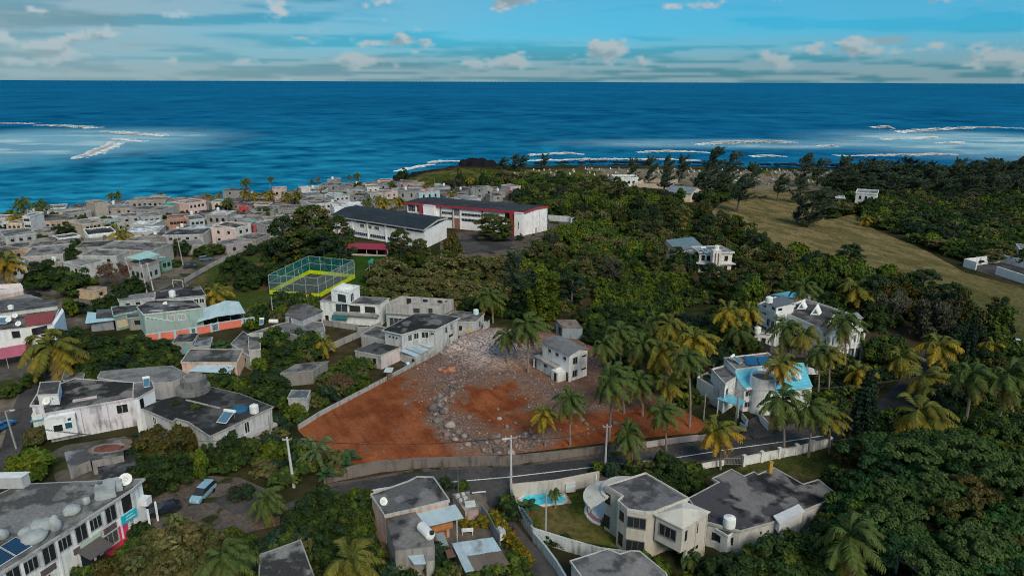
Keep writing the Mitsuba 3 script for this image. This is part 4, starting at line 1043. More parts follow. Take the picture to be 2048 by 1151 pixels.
for i in range(6):
  b0 = 2.9 + i * 4.35
  opening(key, FA, FB, b0, b0 + 1.5, 3.7, 5.9, (0.3, 0.32, 0.34), bars=1)
  opening(key, FA, FB, b0 + 2.2, b0 + 3.9, 4.1, 5.7, (0.3, 0.32, 0.34), bars=2)
  part(key, 'sign_panel', prism([A2(FA) + d * (b0 + 0.3) + n * 0.14, A2(FA) + d * (b0 + 2.2) + n * 0.14, A2(FA) + d * (b0 + 2.2) + n * 0.0, A2(FA) + d * (b0 + 0.3) + n * 0.0], 2.5, 3.3), 'paint', (0.10, 0.075, 0.085), 0.4)
  part(key, 'pilaster', prism([A2(FA) + d * (b0 - 0.45) + n * 0.16, A2(FA) + d * (b0 - 0.2) + n * 0.16, A2(FA) + d * (b0 - 0.2), A2(FA) + d * (b0 - 0.45)], -0.2, 6.1), 'paint', (0.62, 0.66, 0.7), 0.4)
P = lambda s, o: A2(FA) + d * s + n * o
sg_ = part(key, 'turquoise_sign', prism([P(0.1, 0.3), P(2.5, 0.3), P(2.5, 0.05), P(0.1, 0.05)], 2.3, 3.5), 'paint', (0.01, 0.40, 0.52), 0.1)
for zz, l0, l1 in ((3.1, 0.8, 1.8), (2.65, 0.4, 1.9)):
  part(sg_, 'lettering_line', prism([P(l0, 0.33), P(l1, 0.33), P(l1, 0.29), P(l0, 0.29)], zz, zz + 0.13), 'paint', (0.5, 0.62, 0.66), 0.1)
opening(key, FA, FB, 0.6, 1.1, 0.0, 2.2, None, (0.3, 0.32, 0.33), name='door', bsdf='paint')
part(key, 'pink_shopfront', prism([P(1.6, 0.1), P(3.0, 0.1), P(3.0, 0.02), P(1.6, 0.02)], -0.2, 2.3), 'paint', (0.5, 0.05, 0.16), 0.2)
opening(key, FA, FB, 3.2, 5.4, 0.5, 2.2, (0.3, 0.34, 0.33), (0.06, 0.08, 0.08), name='shop_window', bars=2)
part(key, 'step', prism([P(1.4, 1.4), P(5.6, 1.4), P(5.6, 0.1), P(1.4, 0.1)], -0.1, 0.25), 'paint', (0.35, 0.03, 0.06), 0.3)
for a0, a1 in ((6.0, 8.9), (12.6, 16.0), (17.5, 21.0), (22.0, 25.5)):
  opening(key, FA, FB, a0 + 0.2, a1 - 0.2, 0.0, 2.2, None, (0.10, 0.02, 0.015) if a0 > 12 and a0 < 14 else (0.02, 0.035, 0.05), name='shop_door')
slope(key, [(*P(5.9, 2.6), 2.3), (*P(9.3, 2.6), 2.3), (*P(9.3, 0.1), 2.9), (*P(5.9, 0.1), 2.9)], 0.08, (0.10, 0.095, 0.10), 0.4, 'tin', 'awning')
part(key, 'green_sign', prism([P(5.6, 0.25), P(8.6, 0.25), P(8.6, 0.05), P(5.6, 0.05)], 2.9, 3.5), 'paint', (0.35, 0.45, 0.38), 0.3)
fb = A2(BA) - A2(FA); fl = np.linalg.norm(fb); fb /= fl; m_ = facing(FA, BA)
part(key, 'end_balcony', prism([A2(FA) + fb * 1.0 + m_ * 1.1, A2(BA) + m_ * 1.1, A2(BA) + m_ * 0.01, A2(FA) + fb * 1.0 + m_ * 0.01], 3.0, 4.1), 'paint', (0.6, 0.64, 0.67), 0.4)
for t in (0.1, 0.95):
  q_ = A2(FA) + fb * fl * t + m_ * 1.6
  part(key, 'column', cbox(*q_, -0.2, 0.28, 0.28, 3.3, 0.5), 'paint', (0.6, 0.64, 0.67), 0.3)
# roof things on the shop block
z = 6.53
rs = np.random.default_rng(8)
covers = [(215,982,1.5,1.5,'grey sheeted pile'), (228,972,1.4,1.3,'grey boxy pile'), (174,1000,0.7,1.0,'small grey bundle'), (150,1022,1.3,1.2,'low grey covered heap'), (118,1045,0.9,1.9,'tall wrinkled grey bundle'), (90,1050,1.7,1.4,'broad grey covered heap'), (55,1064,0.9,1.3,'narrow grey bundle'), (72,1074,1.7,1.2,'rounded grey heap'), (4,1070,0.9,1.5,'upright grey bundle')]
for i, (px, py, r, h, lab) in enumerate(covers):
  pass
SPOTS = [(-54.46,81.22), (-54.31,82.65), (-56,79.36), (-56.5,77.15), (-56.52,73.82), (-58.18,73.61), (-59.24,72.23), (-57.76,71.66), (-61.76,71.83)]
where = ['nearest the white dish', 'just behind the one nearest the dish', 'standing alone on the shop roof', 'halfway along the shop roof edge', 'upright at the right of the cluster by the solar panels', 'broadest of the cluster by the solar panels', 'thin one at the left of the cluster by the solar panels', 'right behind the solar panels', 'at the left edge of the picture on the shop roof']
for (x, y), (px, py, r, h, lab), wh in zip(SPOTS, covers, where):
  key = thing('covered_heap', lab + ' ' + wh, 'covered heap')
  if r > 1.0 and h < 1.55 and px > 200:
    m = trimesh.creation.box((r * 1.6, r * 1.3, h)).subdivide().subdivide()
  else:
    m = trimesh.creation.icosphere(subdivisions=2)
    m.vertices *= [r * 0.8, r * 0.7, h * 0.62]
  v = m.vertices + (meshkit.fbm(m.vertices * 1.6 + px, 3, 4)[:, None] - 0.5) * 0.5
  an = 0.5
  v = np.c_[v[:, 0] * math.cos(an) - v[:, 1] * math.sin(an), v[:, 0] * math.sin(an) + v[:, 1] * math.cos(an), np.maximum(v[:, 2] + h * 0.45, 0)]
  part(key, 'sheet', (v + [x, y, z], m.faces), 'paint', (0.30, 0.34, 0.36), 0.5, 50)
dish(*(-53.13,83.77), 6.5, 'white satellite dish at the far corner of the shop block roof', 0.85, -1.2)
x0, y0 = (-58.2,68.79)
key = thing('solar_array', 'row of dark blue solar panels along the shop roof edge', 'solar panels')
dd = -d
for i in range(4):
  c_ = A2(FA) + d * (14.6 + i * 2.05) - n * 1.9
  w1, w2 = d * 0.98, n * 1.3
  b = [np.array([*(c_ - w1 + w2), z + 0.15]), np.array([*(c_ + w1 + w2), z + 0.15]), np.array([*(c_ + w1 - w2), z + 0.75]), np.array([*(c_ - w1 - w2), z + 0.75])]
  k = part(key, 'panel', hexa(b, np.array(b) + [0, 0, 0.05]), 'paint', (0.55, 0.58, 0.6), 0.1)
  cc = np.mean(b, axis=0)
  b2 = [cc + (q - cc) * 0.95 + [0, 0, 0.052] for q in b]
  part(k, 'cell', hexa(b2, np.array(b2) + [0, 0, 0.01]), 'gloss', (0.012, 0.045, 0.11), 0.1)
key = thing('roof_shed', 'white roofed grey shed standing at the left end of the shop block roof', 'shed')
A, B, C = (-66.71,82.83), (-66.51,84.06), (-73.81,82.54)
pa = para(A, B, C)
part(key, 'wall', prism(pa, z, z + 1.7), 'paint', (0.36, 0.38, 0.4), 0.3)
part(key, 'roof', prism(grow(pa, 0.12), z + 1.7, z + 1.8), 'tin', (0.62, 0.68, 0.72), 0.1)

# lilac white long house
poly = [(-79.59,107.1), (-67.85,113.3), (-71.1,119.5), (-83.15,121.2), (-86.17,115.6), (-83.99,110.1), (-82.03,110.4)]
key = house('long_house', 'long lilac white two storey house with stained flat roof by the left road', poly, 5.3, wall=(0.55, 0.55, 0.62), top=(0.085, 0.09, 0.09), rim=(0.46, 0.46, 0.5), over=0.25, par=0.12, g=1.0, top_g=0.9,
      win=[(0, 1, 1.6, 3.3, 4.6, 0.18, 0.34, dict(frame=(0.3, 0.25, 0.27), bars=1)), (0, 1, 1.7, 3.0, 4.6, 0.76, 0.94, W2)])
L = np.linalg.norm(A2(poly[1]) - A2(poly[0])); d = (A2(poly[1]) - A2(poly[0])) / L; n = facing(poly[0], poly[1])
for s in (0.38, 0.68):
  p = A2(poly[0]) + d * L * s + n * 0.1
  part(key, 'drain_pipe', tube([[*p, 0], [*p, 5.2]], 0.06, 5), 'paint', (0.35, 0.35, 0.38), 0.4)
bay = [A2(poly[0]) + n * 1.4 - d * 0.3, A2(poly[0]) + n * 1.4 + d * 4.2, A2(poly[0]) + d * 4.2, A2(poly[0]) - d * 0.3]
k = part(key, 'bay', prism(bay, 1.2, 4.8), 'paint', (0.60, 0.64, 0.66), 0.4)
opening(key, bay[0], bay[1], 2.9, 3.9, 2.6, 3.7, (0.6, 0.64, 0.66), (0.02, 0.09, 0.14))
opening(key, bay[0], bay[1], 1.2, 2.5, 2.4, 3.6, (0.6, 0.64, 0.66))
opening(key, bay[0], bay[1], 3.4, 3.9, 4.0, 4.5, None, (0.02, 0.07, 0.12))
for nm, A, B, C, h0, h1, lab, wc in (
  ('stair_room', (-64.31,108), (-64.55,114.7), (-65.92,109.7), -0.3, 7.0, 'white stair room with an open doorway at the right end of the lilac house roof', (0.6, 0.64, 0.68)),
  ('roof_room', (-79.21,110.4), (-82.05,115.6), (-82.51,110), 5.3, 7.4, 'white box room with a dark top at the left end of the lilac house roof', (0.55, 0.59, 0.63))):
  key = thing(nm, lab, 'roof room')
  pa = para(A, B, C)
  if nm == 'stair_room':
    pa = [(-65.62,109.4), (-64.97,109.8), (-64.03,113.6), (-66.17,116.9), (-68.8,115.7)]
  block(key, pa, h0, h1, wc, 0.4)
  flat_roof(key, pa, h1, over=0.12, th=0.15, rim=(0.4, 0.4, 0.42), top=(0.14, 0.14, 0.15), par=0.1)
  if nm == 'stair_room':
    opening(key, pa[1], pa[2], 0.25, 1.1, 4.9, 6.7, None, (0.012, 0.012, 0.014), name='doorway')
  else:
    for s in (0.3, 0.5, 0.7):
      L = np.linalg.norm(A2(C) - A2(A))
      opening(key, A, C, L * s - 0.1, L * s + 0.1, 6.6, 6.8, None)
solar_heater(*(-65.74,114.5), 7.2, 0.5, 'solar heater with blue collector on the lilac house stair room', 1.0, 1.8)
dish(*(-80.99,109.8), 5.55, 'white dish at the front corner of the lilac house roof', 0.65, -1.5)
key = thing('pale_patch_slab', 'long pale slab lying on the lilac house roof', 'slab')
a, b = A2((-77.68,111.6)), A2((-74.42,113.4))
part(key, 'slab', prism(line_strip([a, b], 1.0), 5.56, 5.7), 'paint', (0.48, 0.44, 0.44), 0.7)
key = thing('shop_porch', 'little white porch with turquoise trim at the road end of the lilac house', 'porch')
A, B, C = (-82.64,109.9), (-82.95,111.6), (-84.13,109.9)
pa = [(-83.72,109.2), (-82.38,109.9), (-84.09,113.4), (-85.63,113)]
block(key, pa, -0.2, 2.9, (0.5, 0.54, 0.57), 0.5)
part(key, 'canopy', prism(grow(pa, 0.3), 2.9, 3.05), 'paint', (0.06, 0.30, 0.36), 0.4)
part(key, 'balcony', ring(pa, 0.15, 3.06, 4.0), 'paint', (0.55, 0.58, 0.6), 0.5)

# two bare terraces in front of it
for nm, q, c, lab in (('terrace', [(-72.57,100.1), (-69.98,102), (-67.34,98.1), (-69.13,95.5)], (0.24, 0.26, 0.29), 'pale grey flat terrace slab below the lilac house'),
           ('terrace', [(-68.9,100.7), (-65.38,103.5), (-62.19,98.6), (-66.23,96.8)], (0.20, 0.21, 0.23), 'flat terrace with a rusty stain ringed in pale dust'),
           ('terrace', [(-66.44,98.4), (-62.24,101.5), (-58.37,94.8), (-63.3,93.6)], (0.10, 0.11, 0.13), 'low dark slab below the rust stained terrace')):
  key = thing(nm, lab, 'terrace')
  hgt_ = 2.6 if 'rusty' in lab else (2.0 if 'pale' in lab else 1.2)
  block(key, q, -0.3, hgt_, (0.22, 0.22, 0.23), 0.6)
  part(key, 'roof_surface', prism(grow(q, 0.1), hgt_, hgt_ + 0.12), 'roof', c, 0.8)
  if 'rusty' in lab:
    x, y = (-65.56,100.4)
    for s, c_ in ((1.0, (0.34, 0.28, 0.26)), (0.72, (0.19, 0.085, 0.065))):
      t = np.linspace(0, 2 * PI, 25)[:-1]
      r = s * (1 + 0.3 * (meshkit.noise(np.c_[np.cos(t) * 1.5 + 3, np.sin(t) * 1.5, t * 0]) - 0.5))
      q_ = np.c_[x + 3.4 * r * np.cos(t), y + 1.7 * r * np.sin(t) + 0.15 * r * np.cos(t) * 3.4]
      part(key, 'stain', prism(q_, hgt_ + 0.1, hgt_ + (0.128 if s == 1 else 0.134)), 'roof', c_, 0.6)

# dark flat-roofed house with the round cistern
poly = [(-64.95,110.7), (-57.57,106.1), (-57.49,107.2), (-54.7,105.9), (-48.97,101), (-45.63,106.2), (-42.5,111.3), (-49.98,116.3), (-57.12,119.5), (-59.6,116.3), (-62.72,114.1)]
key = house('cistern_house', 'wide house with near black flat roof, roof plants and a round cistern', poly, 4.6, wall=(0.42, 0.44, 0.46), top=(0.042, 0.045, 0.052), rim=(0.30, 0.31, 0.31), over=0.3, g=0.6, top_g=0.6,
      win=[(0, 1, 0.9, 2.5, 3.9, 0.25, 0.5, W2), (4, 1, 0.8, 2.4, 3.9, 0.55, 0.8), (5, 1, 0.9, 2.2, 4.2, 0.0, 0.2, dict(frame=(0.55, 0.57, 0.6), bars=1))])
part(key, 'balcony', prism([A2(poly[5]) + facing(poly[5], poly[6]) * 1.3, A2(poly[6]) + facing(poly[5], poly[6]) * 1.3, A2(poly[6]), A2(poly[5])], 1.5, 1.9), 'paint', (0.34, 0.35, 0.36), 0.7)
p = A2((-41.38,106.6))
part(key, 'post', tube([[*p, 0], [*(A2((-42.5,111.3))), 4.6]], 0.12, 6), 'paint', (0.25, 0.26, 0.26), 0.4)
part(key, 'roof_ridge', prism(line_strip([(-58.67,113.7), (-51.27,110.5)], 0.3), 4.8, 5.0), 'paint', (0.3, 0.3, 0.28), 0.7)
x, y = (-59.02,117.6)
key = thing('cistern', 'round grey concrete cistern with an open ring on the near black roof', 'cistern')
part(key, 'base', lathe(x, y, [(3.0, 4.7), (3.0, 5.6), (2.9, 5.9)], 20), 'paint', (0.15, 0.155, 0.16), 0.8)
part(key, 'tank', lathe(x, y + 0.4, [(2.3, 5.9), (2.3, 7.2)], 20), 'paint', (0.13, 0.135, 0.14), 0.8)
part(key, 'ring', lathe(x, y + 0.4, [(1.7, 7.2), (1.7, 7.7), (1.35, 7.7), (1.35, 7.25)], 18), 'paint', (0.2, 0.2, 0.21), 0.7)
solar_heater(*(-48.36,105.7), 4.9, -0.25, 'big solar heater with pale collector on the near black roof', 1.9, 2.3)
water_tank(*(-44.7,109.1), 4.85, 'white square shouldered tank at the right corner of the near black roof', 0.75, 1.5)
key = thing('tarpaulin', 'crumpled bright blue tarpaulin on the near black roof', 'tarpaulin')
m = trimesh.creation.icosphere(subdivisions=3)
v = m.vertices * [1.5, 1.1, 0.55]
v = v + (meshkit.fbm(v * 1.2, 3, 3)[:, None] - 0.5) * 0.5
v[:, 2] = np.maximum(v[:, 2], -0.05)
x, y = (-47.68,109.9)
part(key, 'sheet', (v + [x, y, 4.86], m.faces), 'paint', (0.01, 0.10, 0.22), 0.2, 40)

# grey house behind them
poly = [(-82.07,126.4), (-74.3,124.1), (-73.48,123.6), (-66.34,124.4), (-64.94,128), (-70.27,132.3), (-78.29,130.6), (-83.06,129.3)]
house('grey_roof_house', 'low house under a wide plain grey flat roof behind the lilac one', poly, 3.4, wall=(0.33, 0.34, 0.36), top=(0.20, 0.21, 0.225), rim=(0.36, 0.37, 0.38), over=0.15, g=0.5, top_g=0.45)
A, B, C = (-84.6,125.3), (-87.05,130), (-89.41,126.7)
house('road_hut', 'small grey concrete hut behind the yellow green palm on the left road', para(A, B, C), 2.8, wall=(0.26, 0.28, 0.29), top=(0.15, 0.16, 0.17), over=0.15)

# peach house with blue awning
A, B, C = (-57.5,134), (-58.86,141.2), (-69.06,134.1)
poly = para(A, B, C)
key = house('awning_house', 'low peach coloured house with grey flat roof and pale blue tin awning', poly, 3.4, wall=(0.55, 0.40, 0.33), top=(0.13, 0.135, 0.14), rim=(0.46, 0.42, 0.38), over=0.15, par=0.15, g=0.4, win=[(3, 1, 2.4, 0.9, 2.5, 0.68, 0.98, dict(frame=(0.4, 0.25, 0.2), bars=1, pane=(0.15, 0.09, 0.1)))])
q = [A2((-57.8,134.6)), A2((-65.34,134.8))]
n = facing(*q)
slope(key, [(*(q[0] + n * 3.2), 2.3), (*(q[1] + n * 2.4 - (q[0] - q[1]) * 0.25), 2.3), (*q[1], 3.1), (*q[0], 3.1)], 0.06, (0.36, 0.50, 0.62), 0.05, 'tin', 'awning')
part(key, 'post', tube([[*(q[0] + n * 3.1), 0], [*(q[0] + n * 3.1), 2.3]], 0.06, 5), 'paint', (0.5, 0.5, 0.5), 0.2)

# small sheds round it
for A, B, C, h, wc, tc, lab in (
  ((-72.81,147.8), (-73.82,153.1), (-77.17,147.2), 2.8, (0.25, 0.29, 0.3), (0.085, 0.09, 0.10), 'dark flat roofed shed with a pale turquoise door by the coral wall'),
  ((-68.37,146.4), (-70.06,151.8), (-71.58,145.5), 2.4, (0.3, 0.31, 0.32), (0.2, 0.24, 0.27), 'low lean to shed right of the shed with the turquoise door'),
  ((-56.7,138.6), (-56.93,146.3), (-63.11,145.6), 3.2, (0.34, 0.38, 0.42), (0.13, 0.135, 0.15), 'grey house with one square window above the banana plants'),
  ((-54.08,138.6), (-56.73,146.1), (-56.54,138.6), 4.6, (0.36, 0.36, 0.35), (0.14, 0.14, 0.15), 'narrow bare concrete stair tower beside the dense olive trees'),
  ((-38.64,118.9), (-38.96,122.4), (-42.18,119.1), 2.6, (0.34, 0.36, 0.38), (0.26, 0.33, 0.38), 'small shed with pale bluish roof behind the round dark tree'),
  ((-41.01,131.6), (-39.15,136.4), (-47.19,130), 2.8, (0.2, 0.2, 0.2), (0.15, 0.155, 0.165), 'low dark roofed house sunk among the bushes by the lane')):
  key = house('small_house', lab, para(A, B, C), h, wall=wc, top=tc, over=0.15, g=0.6)
  if 'turquoise' in lab:
    opening(key, A, C, 1.2, 2.2, 0.0, 2.0, None, (0.12, 0.34, 0.36), name='door', bsdf='paint')
  if 'square window' in lab:
    opening(key, A, C, 1.4, 2.4, 1.2, 2.3, (0.3, 0.3, 0.3))

# weathered roofscape behind the olive trees
poly = [(-61.22,151), (-54.56,153.1), (-48.89,149.8), (-44.85,148.6), (-44.09,153.6), (-46.17,159.2), (-52.18,161), (-56.14,158)]
key = house('stepped_roof_house', 'rambling grey house with stepped stained roofs and a blue painted roof stripe', poly, 3.4, wall=(0.33, 0.36, 0.38), top=(0.15, 0.155, 0.17), over=0.1, g=0.7, par=0.15)
A, B, C = (-49.5,156.4), (-47.4,164.8), (-55.8,160.4)
pa = [(-55.44,160.1), (-50.22,156.4), (-47.11,163.2), (-52.81,168.8), (-55.76,167.1)]
k = part(key, 'upper_room', prism(pa, 3.4, 5.2), 'paint', (0.34, 0.36, 0.39), 0.6)
part(k, 'upper_roof', prism(grow(pa, 0.15), 5.2, 5.4), 'roof', (0.12, 0.12, 0.13), 0.7)
opening(key, pa[0], pa[1], 1.2, 2.5, 3.6, 5.0, (0.6, 0.62, 0.65), (0.12, 0.13, 0.15), name='door')
part(key, 'blue_stripe', prism(line_strip([(-51.33,156.9), (-50.2,160.6)], 0.9), 3.6, 3.8), 'paint', (0.08, 0.36, 0.48), 0.3)
solar_heater(*(-60.12,156.8), 3.9, 0.2, 'solar heater with a white tank at the left of the stepped roofs', 0.9, 1.3)
key = thing('lying_tank', 'white tank lying on the stepped roofs', 'water tank')
x, y = (-57.93,158.8)
part(key, 'shell', tube([[x - 1.1, y, 4.1], [x - 1.0, y, 4.1], [x + 1.0, y, 4.1], [x + 1.1, y, 4.1]], [0.35, 0.5, 0.5, 0.35], 12), 'paint', WHITE, 0.2, 40)
part(key, 'cradle', cbox(x, y, 3.7, 1.6, 0.6, 0.2), 'paint', (0.3, 0.3, 0.3), 0.3)

# pastel green and coral house
A, B, C = (-77.22,163.7), (-80.99,170.6), (-89.05,158.5)
poly = [(-89.05,158.5), (-77.22,163.7), (-82.29,169.8), (-93,169.2), (-93.6,164.3)]
key = house('pastel_house', 'pastel green house with dark stained roof above a coral and pale blue wall', poly, 5.6, wall=(0.24, 0.36, 0.35), top=(0.07, 0.08, 0.095), rim=(0.5, 0.48, 0.46), over=0.2, par=0.1, g=0.4, win=[(0, 2, 1.5, 3.3, 4.8, 0.35, 0.72, dict(frame=(0.6, 0.62, 0.64), bars=1, pane=(0.32, 0.34, 0.35)))])
for s, w_ in ((0.25, 3.0), (0.6, 2.0)):
  p = A2(poly[0]) + (A2(poly[2]) - A2(poly[0])) * s
  part(key, 'roof_patch', cbox(*p, 5.85, w_, 1.4, 0.05, 0.1), 'roof', (0.3, 0.33, 0.35), 0.5)
n = facing(poly[0], poly[1]); d = A2(poly[1]) - A2(poly[0]); L = np.linalg.norm(d); d /= L
w0 = A2(poly[0]) + n * 0.9
k = part(key, 'stair_wall', hexa(np.array([[*(w0), -0.2], [*(w0 + d * L * 0.8), -0.2], [*(w0 + d * L * 0.8 - n * 0.25), -0.2], [*(w0 - n * 0.25), -0.2]]), np.array([[*(w0), 4.6], [*(w0 + d * L * 0.8), 2.9], [*(w0 + d * L * 0.8 - n * 0.25), 2.9], [*(w0 - n * 0.25), 4.6]])), 'paint', (0.25, 0.34, 0.34), 0.25)
for i in range(9):
  p = w0 + d * (0.4 + i * 0.85) - n * 0.12
  part(key, 'rail_post', tube([[*p, 4.5 - i * 0.22], [*p, 5.4 - i * 0.28]], 0.06, 4), 'paint', WHITE, 0.1)
part(key, 'hand_rail', tube([[*(w0 + d * 0.4 - n * 0.12), 5.4], [*(w0 + d * 7.2 - n * 0.12), 3.2]], 0.07, 4), 'paint', WHITE, 0.1)
# left wing with pale blue and green edged roofs
A, B, C = (-98.3,162.4), (-103.4,170.2), (-102.8,161.6)
pa = [(-105.1,161.4), (-99,163.4), (-104,171.2), (-107.7,170)]
key = thing('blue_roof_wing', 'low wing with sky blue tin roof at the left end of the pastel house', 'house')
block(key, grow(pa, -0.6), -0.3, 2.7, (0.2, 0.22, 0.26), 0.5)
slope(key, [(*A2((-105.1,160.7)), 2.6), (*A2((-99.1,163.4)), 2.6), (*A2((-100.5,165.7)), 3.4), (*A2((-108.2,167.2)), 3.4)], 0.08, (0.30, 0.52, 0.62), 0.02)
pb = [(-103.6,163), (-99.6,164.2), (-103.1,169.7), (-107.1,169.3)]
part(key, 'roof_terrace', prism(pb, 2.7, 3.5), 'roof', (0.085, 0.095, 0.11), 0.5)
pa = [(-98.8,162.7), (-94.9,167.1), (-97.4,171.2), (-103.1,169.5)]
key = house('green_edge_house', 'dark flat roof with a mint green edge and barred cream window', pa, 3.8, wall=(0.22, 0.28, 0.27), top=(0.075, 0.085, 0.1), rim=(0.28, 0.46, 0.42), over=0.3, par=0.1, win=[(0, 1, 3.0, 0.8, 2.4, 0.1, 0.55, dict(frame=(0.5, 0.46, 0.35), pane=(0.4, 0.36, 0.26), bars=8, bsdf='paint'))])
pa = [(-95.6,163), (-92.4,164.2), (-95.7,169.7), (-99.1,168.1)]
house('mint_porch_house', 'little mint green roofed porch between the barred window and the green stair wall', pa, 3.2, wall=(0.2, 0.22, 0.22), top=(0.18, 0.24, 0.27), rim=(0.28, 0.46, 0.42), over=0.3, win=[(0, 1, 1.4, 1.3, 2.6, 0.2, 0.9, dict(frame=(0.4, 0.3, 0.2)))])
# carport roof
key = thing('carport', 'large pale blue corrugated carport roof at the right end of the pastel house', 'carport')
q3 = [np.array([*A2((-78.1,161.7)), 2.6]), np.array([*A2((-73.28,164.4)), 3.4]), np.array([*A2((-75.09,173.1)), 4.7]), np.array([*A2((-78.87,168.3)), 4.2])]
q4 = [np.array([*A2((-73.5,164)), 3.4]), np.array([*A2((-68.25,168)), 3.0]), np.array([*A2((-71.75,173.2)), 4.4]), np.array([*A2((-75.49,173.4)), 4.6])]
for qq, nn in ((q3, 4), (q4, 5)):
  for i in range(nn):
    s0, s1 = i / nn, (i + 1) / nn
    o = np.array([0, 0, 0.05 * (i % 2)])
    slope(key, [qq[0] + (qq[1] - qq[0]) * s0 + o, qq[0] + (qq[1] - qq[0]) * s1 + o, qq[3] + (qq[2] - qq[3]) * s1 + o, qq[3] + (qq[2] - qq[3]) * s0 + o], 0.06, [(0.40, 0.54, 0.60), (0.36, 0.51, 0.58), (0.42, 0.56, 0.62)][i % 3], 0.05, 'tin', 'roof_sheet')
for p_, h_ in (((-79.44,164.9), 2.6), ((-74.88,166.4), 3.3), ((-69.26,169.2), 3.0), ((-72.3,168), 3.2)):
  part(key, 'post', tube([[*p_, 0], [*p_, h_]], 0.09, 5), 'paint', (0.4, 0.5, 0.54), 0.2)
part(key, 'back_wall', prism(line_strip([(-76.38,171), (-71.01,173.5)], 0.2), -0.2, 2.6), 'paint', (0.12, 0.10, 0.10), 0.4)
# coral boundary wall with pale blue piers, each panel a part
key = thing('coral_wall', 'coral pink garden wall with pale blue piers and two cut out ornament panels', 'wall')
pts = [(-90.6,153.9), (-87.57,155), (-84.77,156.3), (-81.68,157.7), (-78.69,159.5), (-77.65,160.2), (-74.85,162.4), (-73.68,163.5), (-68.65,166.5), (-66.14,168)]
for i in range(len(pts) - 1):
  a, b = A2(pts[i]), A2(pts[i + 1])
  orn = i in (4, 6, 8)
  part(key, 'wall_panel', prism(line_strip([a, b], 0.18), -0.2, 1.9), 'paint', (0.32, 0.46, 0.55) if orn else (0.58, 0.165, 0.125), 0.15)
  part(key, 'coping', prism(line_strip([a, b], 0.26), 1.9, 2.05), 'paint', (0.36, 0.48, 0.54), 0.15)
  part(key, 'pier', cbox(*a, -0.2, 0.5, 0.5, 2.35, 0.2), 'paint', (0.34, 0.47, 0.55), 0.15)
  if orn:
    n = facing(a, b)
    for t in np.linspace(0.15, 0.85, 4):
      for zz in (0.35, 0.85, 1.35):
        c_ = a + (b - a) * t + n * 0.1
        part(key, 'ornament_hole', cbox(*c_, zz, 0.35, 0.12, 0.35, 0.2), 'paint', (0.03, 0.035, 0.05), 0.1)
# house behind
A, B, C = (-80.09,172), (-85.2,181.1), (-91.3,168.8)
poly = [(-91.5,169.3), (-80.52,173.3), (-85.89,182), (-94.8,176.3)]
key = house('rear_house', 'pale blue grey house with black flat roof behind the pastel green one', poly, 6.0, wall=(0.36, 0.41, 0.44), top=(0.04, 0.042, 0.05), rim=(0.36, 0.37, 0.37), over=0.25, win=[(0, 1, 1.2, 4.0, 5.2, 0.45, 0.6, W2), (0, 2, 1.0, 4.2, 5.3, 0.75, 0.98, W2)])
poly = [(-102.2,171.4), (-94.5,175), (-97.1,179.5), (-105,175.8)]
house('rear_annexe', 'grey blue annexe with pale grey roof left of the black roofed house', poly, 4.8, wall=(0.36, 0.4, 0.42), top=(0.20, 0.21, 0.225), over=0.2, win=[(0, 3, 1.0, 3.4, 4.2)], top_g=0.3)
water_tank(*(-88.3,171.8), 6.3, 'white square tank on a stalk at the edge of the black flat roof', 0.8, 1.6)
dish(*(-87.68,166.4), 4.9, 'white dish standing between the black roof and the green house', 0.75)

# white house with red roof at the left edge
z1 = 6.4
poly = [(-121.5,145.6), (-111.6,149.6), (-108.2,154.2), (-112.3,162.7), (-126.5,165.8), (-136.6,162.5)]
key = thing('red_roof_house', 'white two storey house with one dark red roof slope at the left edge', 'house')
block(key, poly, -0.3, 5.4, (0.62, 0.65, 0.68), 0.3)
flat_roof(key, poly, 5.4, over=0.1, rim=(0.5, 0.52, 0.54), top=(0.10, 0.105, 0.115))
slope(key, [(*A2((-111.5,149.8)), 5.7), (*A2((-107.6,153)), 5.7), (*A2((-108.9,156.2)), 7.2), (*A2((-114.2,153.2)), 7.2)], 0.12, (0.20, 0.045, 0.05), 0.1, 'tin', 'red_roof')
pa = [(-124.1,155.8), (-112.4,162.5), (-114.4,164.5), (-122.5,166.9), (-130.9,163.5)]
part(key, 'upper_wall', prism(pa, 5.6, 6.9), 'paint', (0.42, 0.46, 0.46), 0.3)
part(key, 'upper_roof', prism(grow(pa, 0.5), 6.9, 7.15), 'roof', (0.10, 0.105, 0.12), 0.6)
L = np.linalg.norm(A2(poly[1]) - A2(poly[0]))
wins(key, poly[0], poly[1], 1, 1.5, 3.4, 5.0, 0.7, 0.9, frame=(0.4, 0.38, 0.38))
wins(key, poly[1], poly[2], 1, 3.2, 3.2, 5.0, 0.1, 0.8, frame=(0.55, 0.5, 0.45))
pw = [(-104.8,149.3), (-109.1,159.8), (-111,162.1), (-106.4,151)]
part(key, 'gable_wall', prism(pw, -0.3, 6.2), 'paint', (0.62, 0.66, 0.7), 0.3)
for i, (px, py) in enumerate((((-117.7,155.1)), ((-117.2,152.2)), ((-113.1,149.5)))):
  dish(px, py, 5.65, ['white dish at the foot of the red roof slope', 'white dish nearest the left edge on the red roof house', 'low white dish at the roof edge under the red roof'][i], 0.6, -1.2)
water_tank(*(-120.8,158.4), 7.15, 'white tank on legs over the red roof house', 0.6, 1.0)
solar_heater(*(-118.4,152.2), 5.65, 0.1, 'blue solar collector on the red roof house at the left edge', 2.2, 1.8)
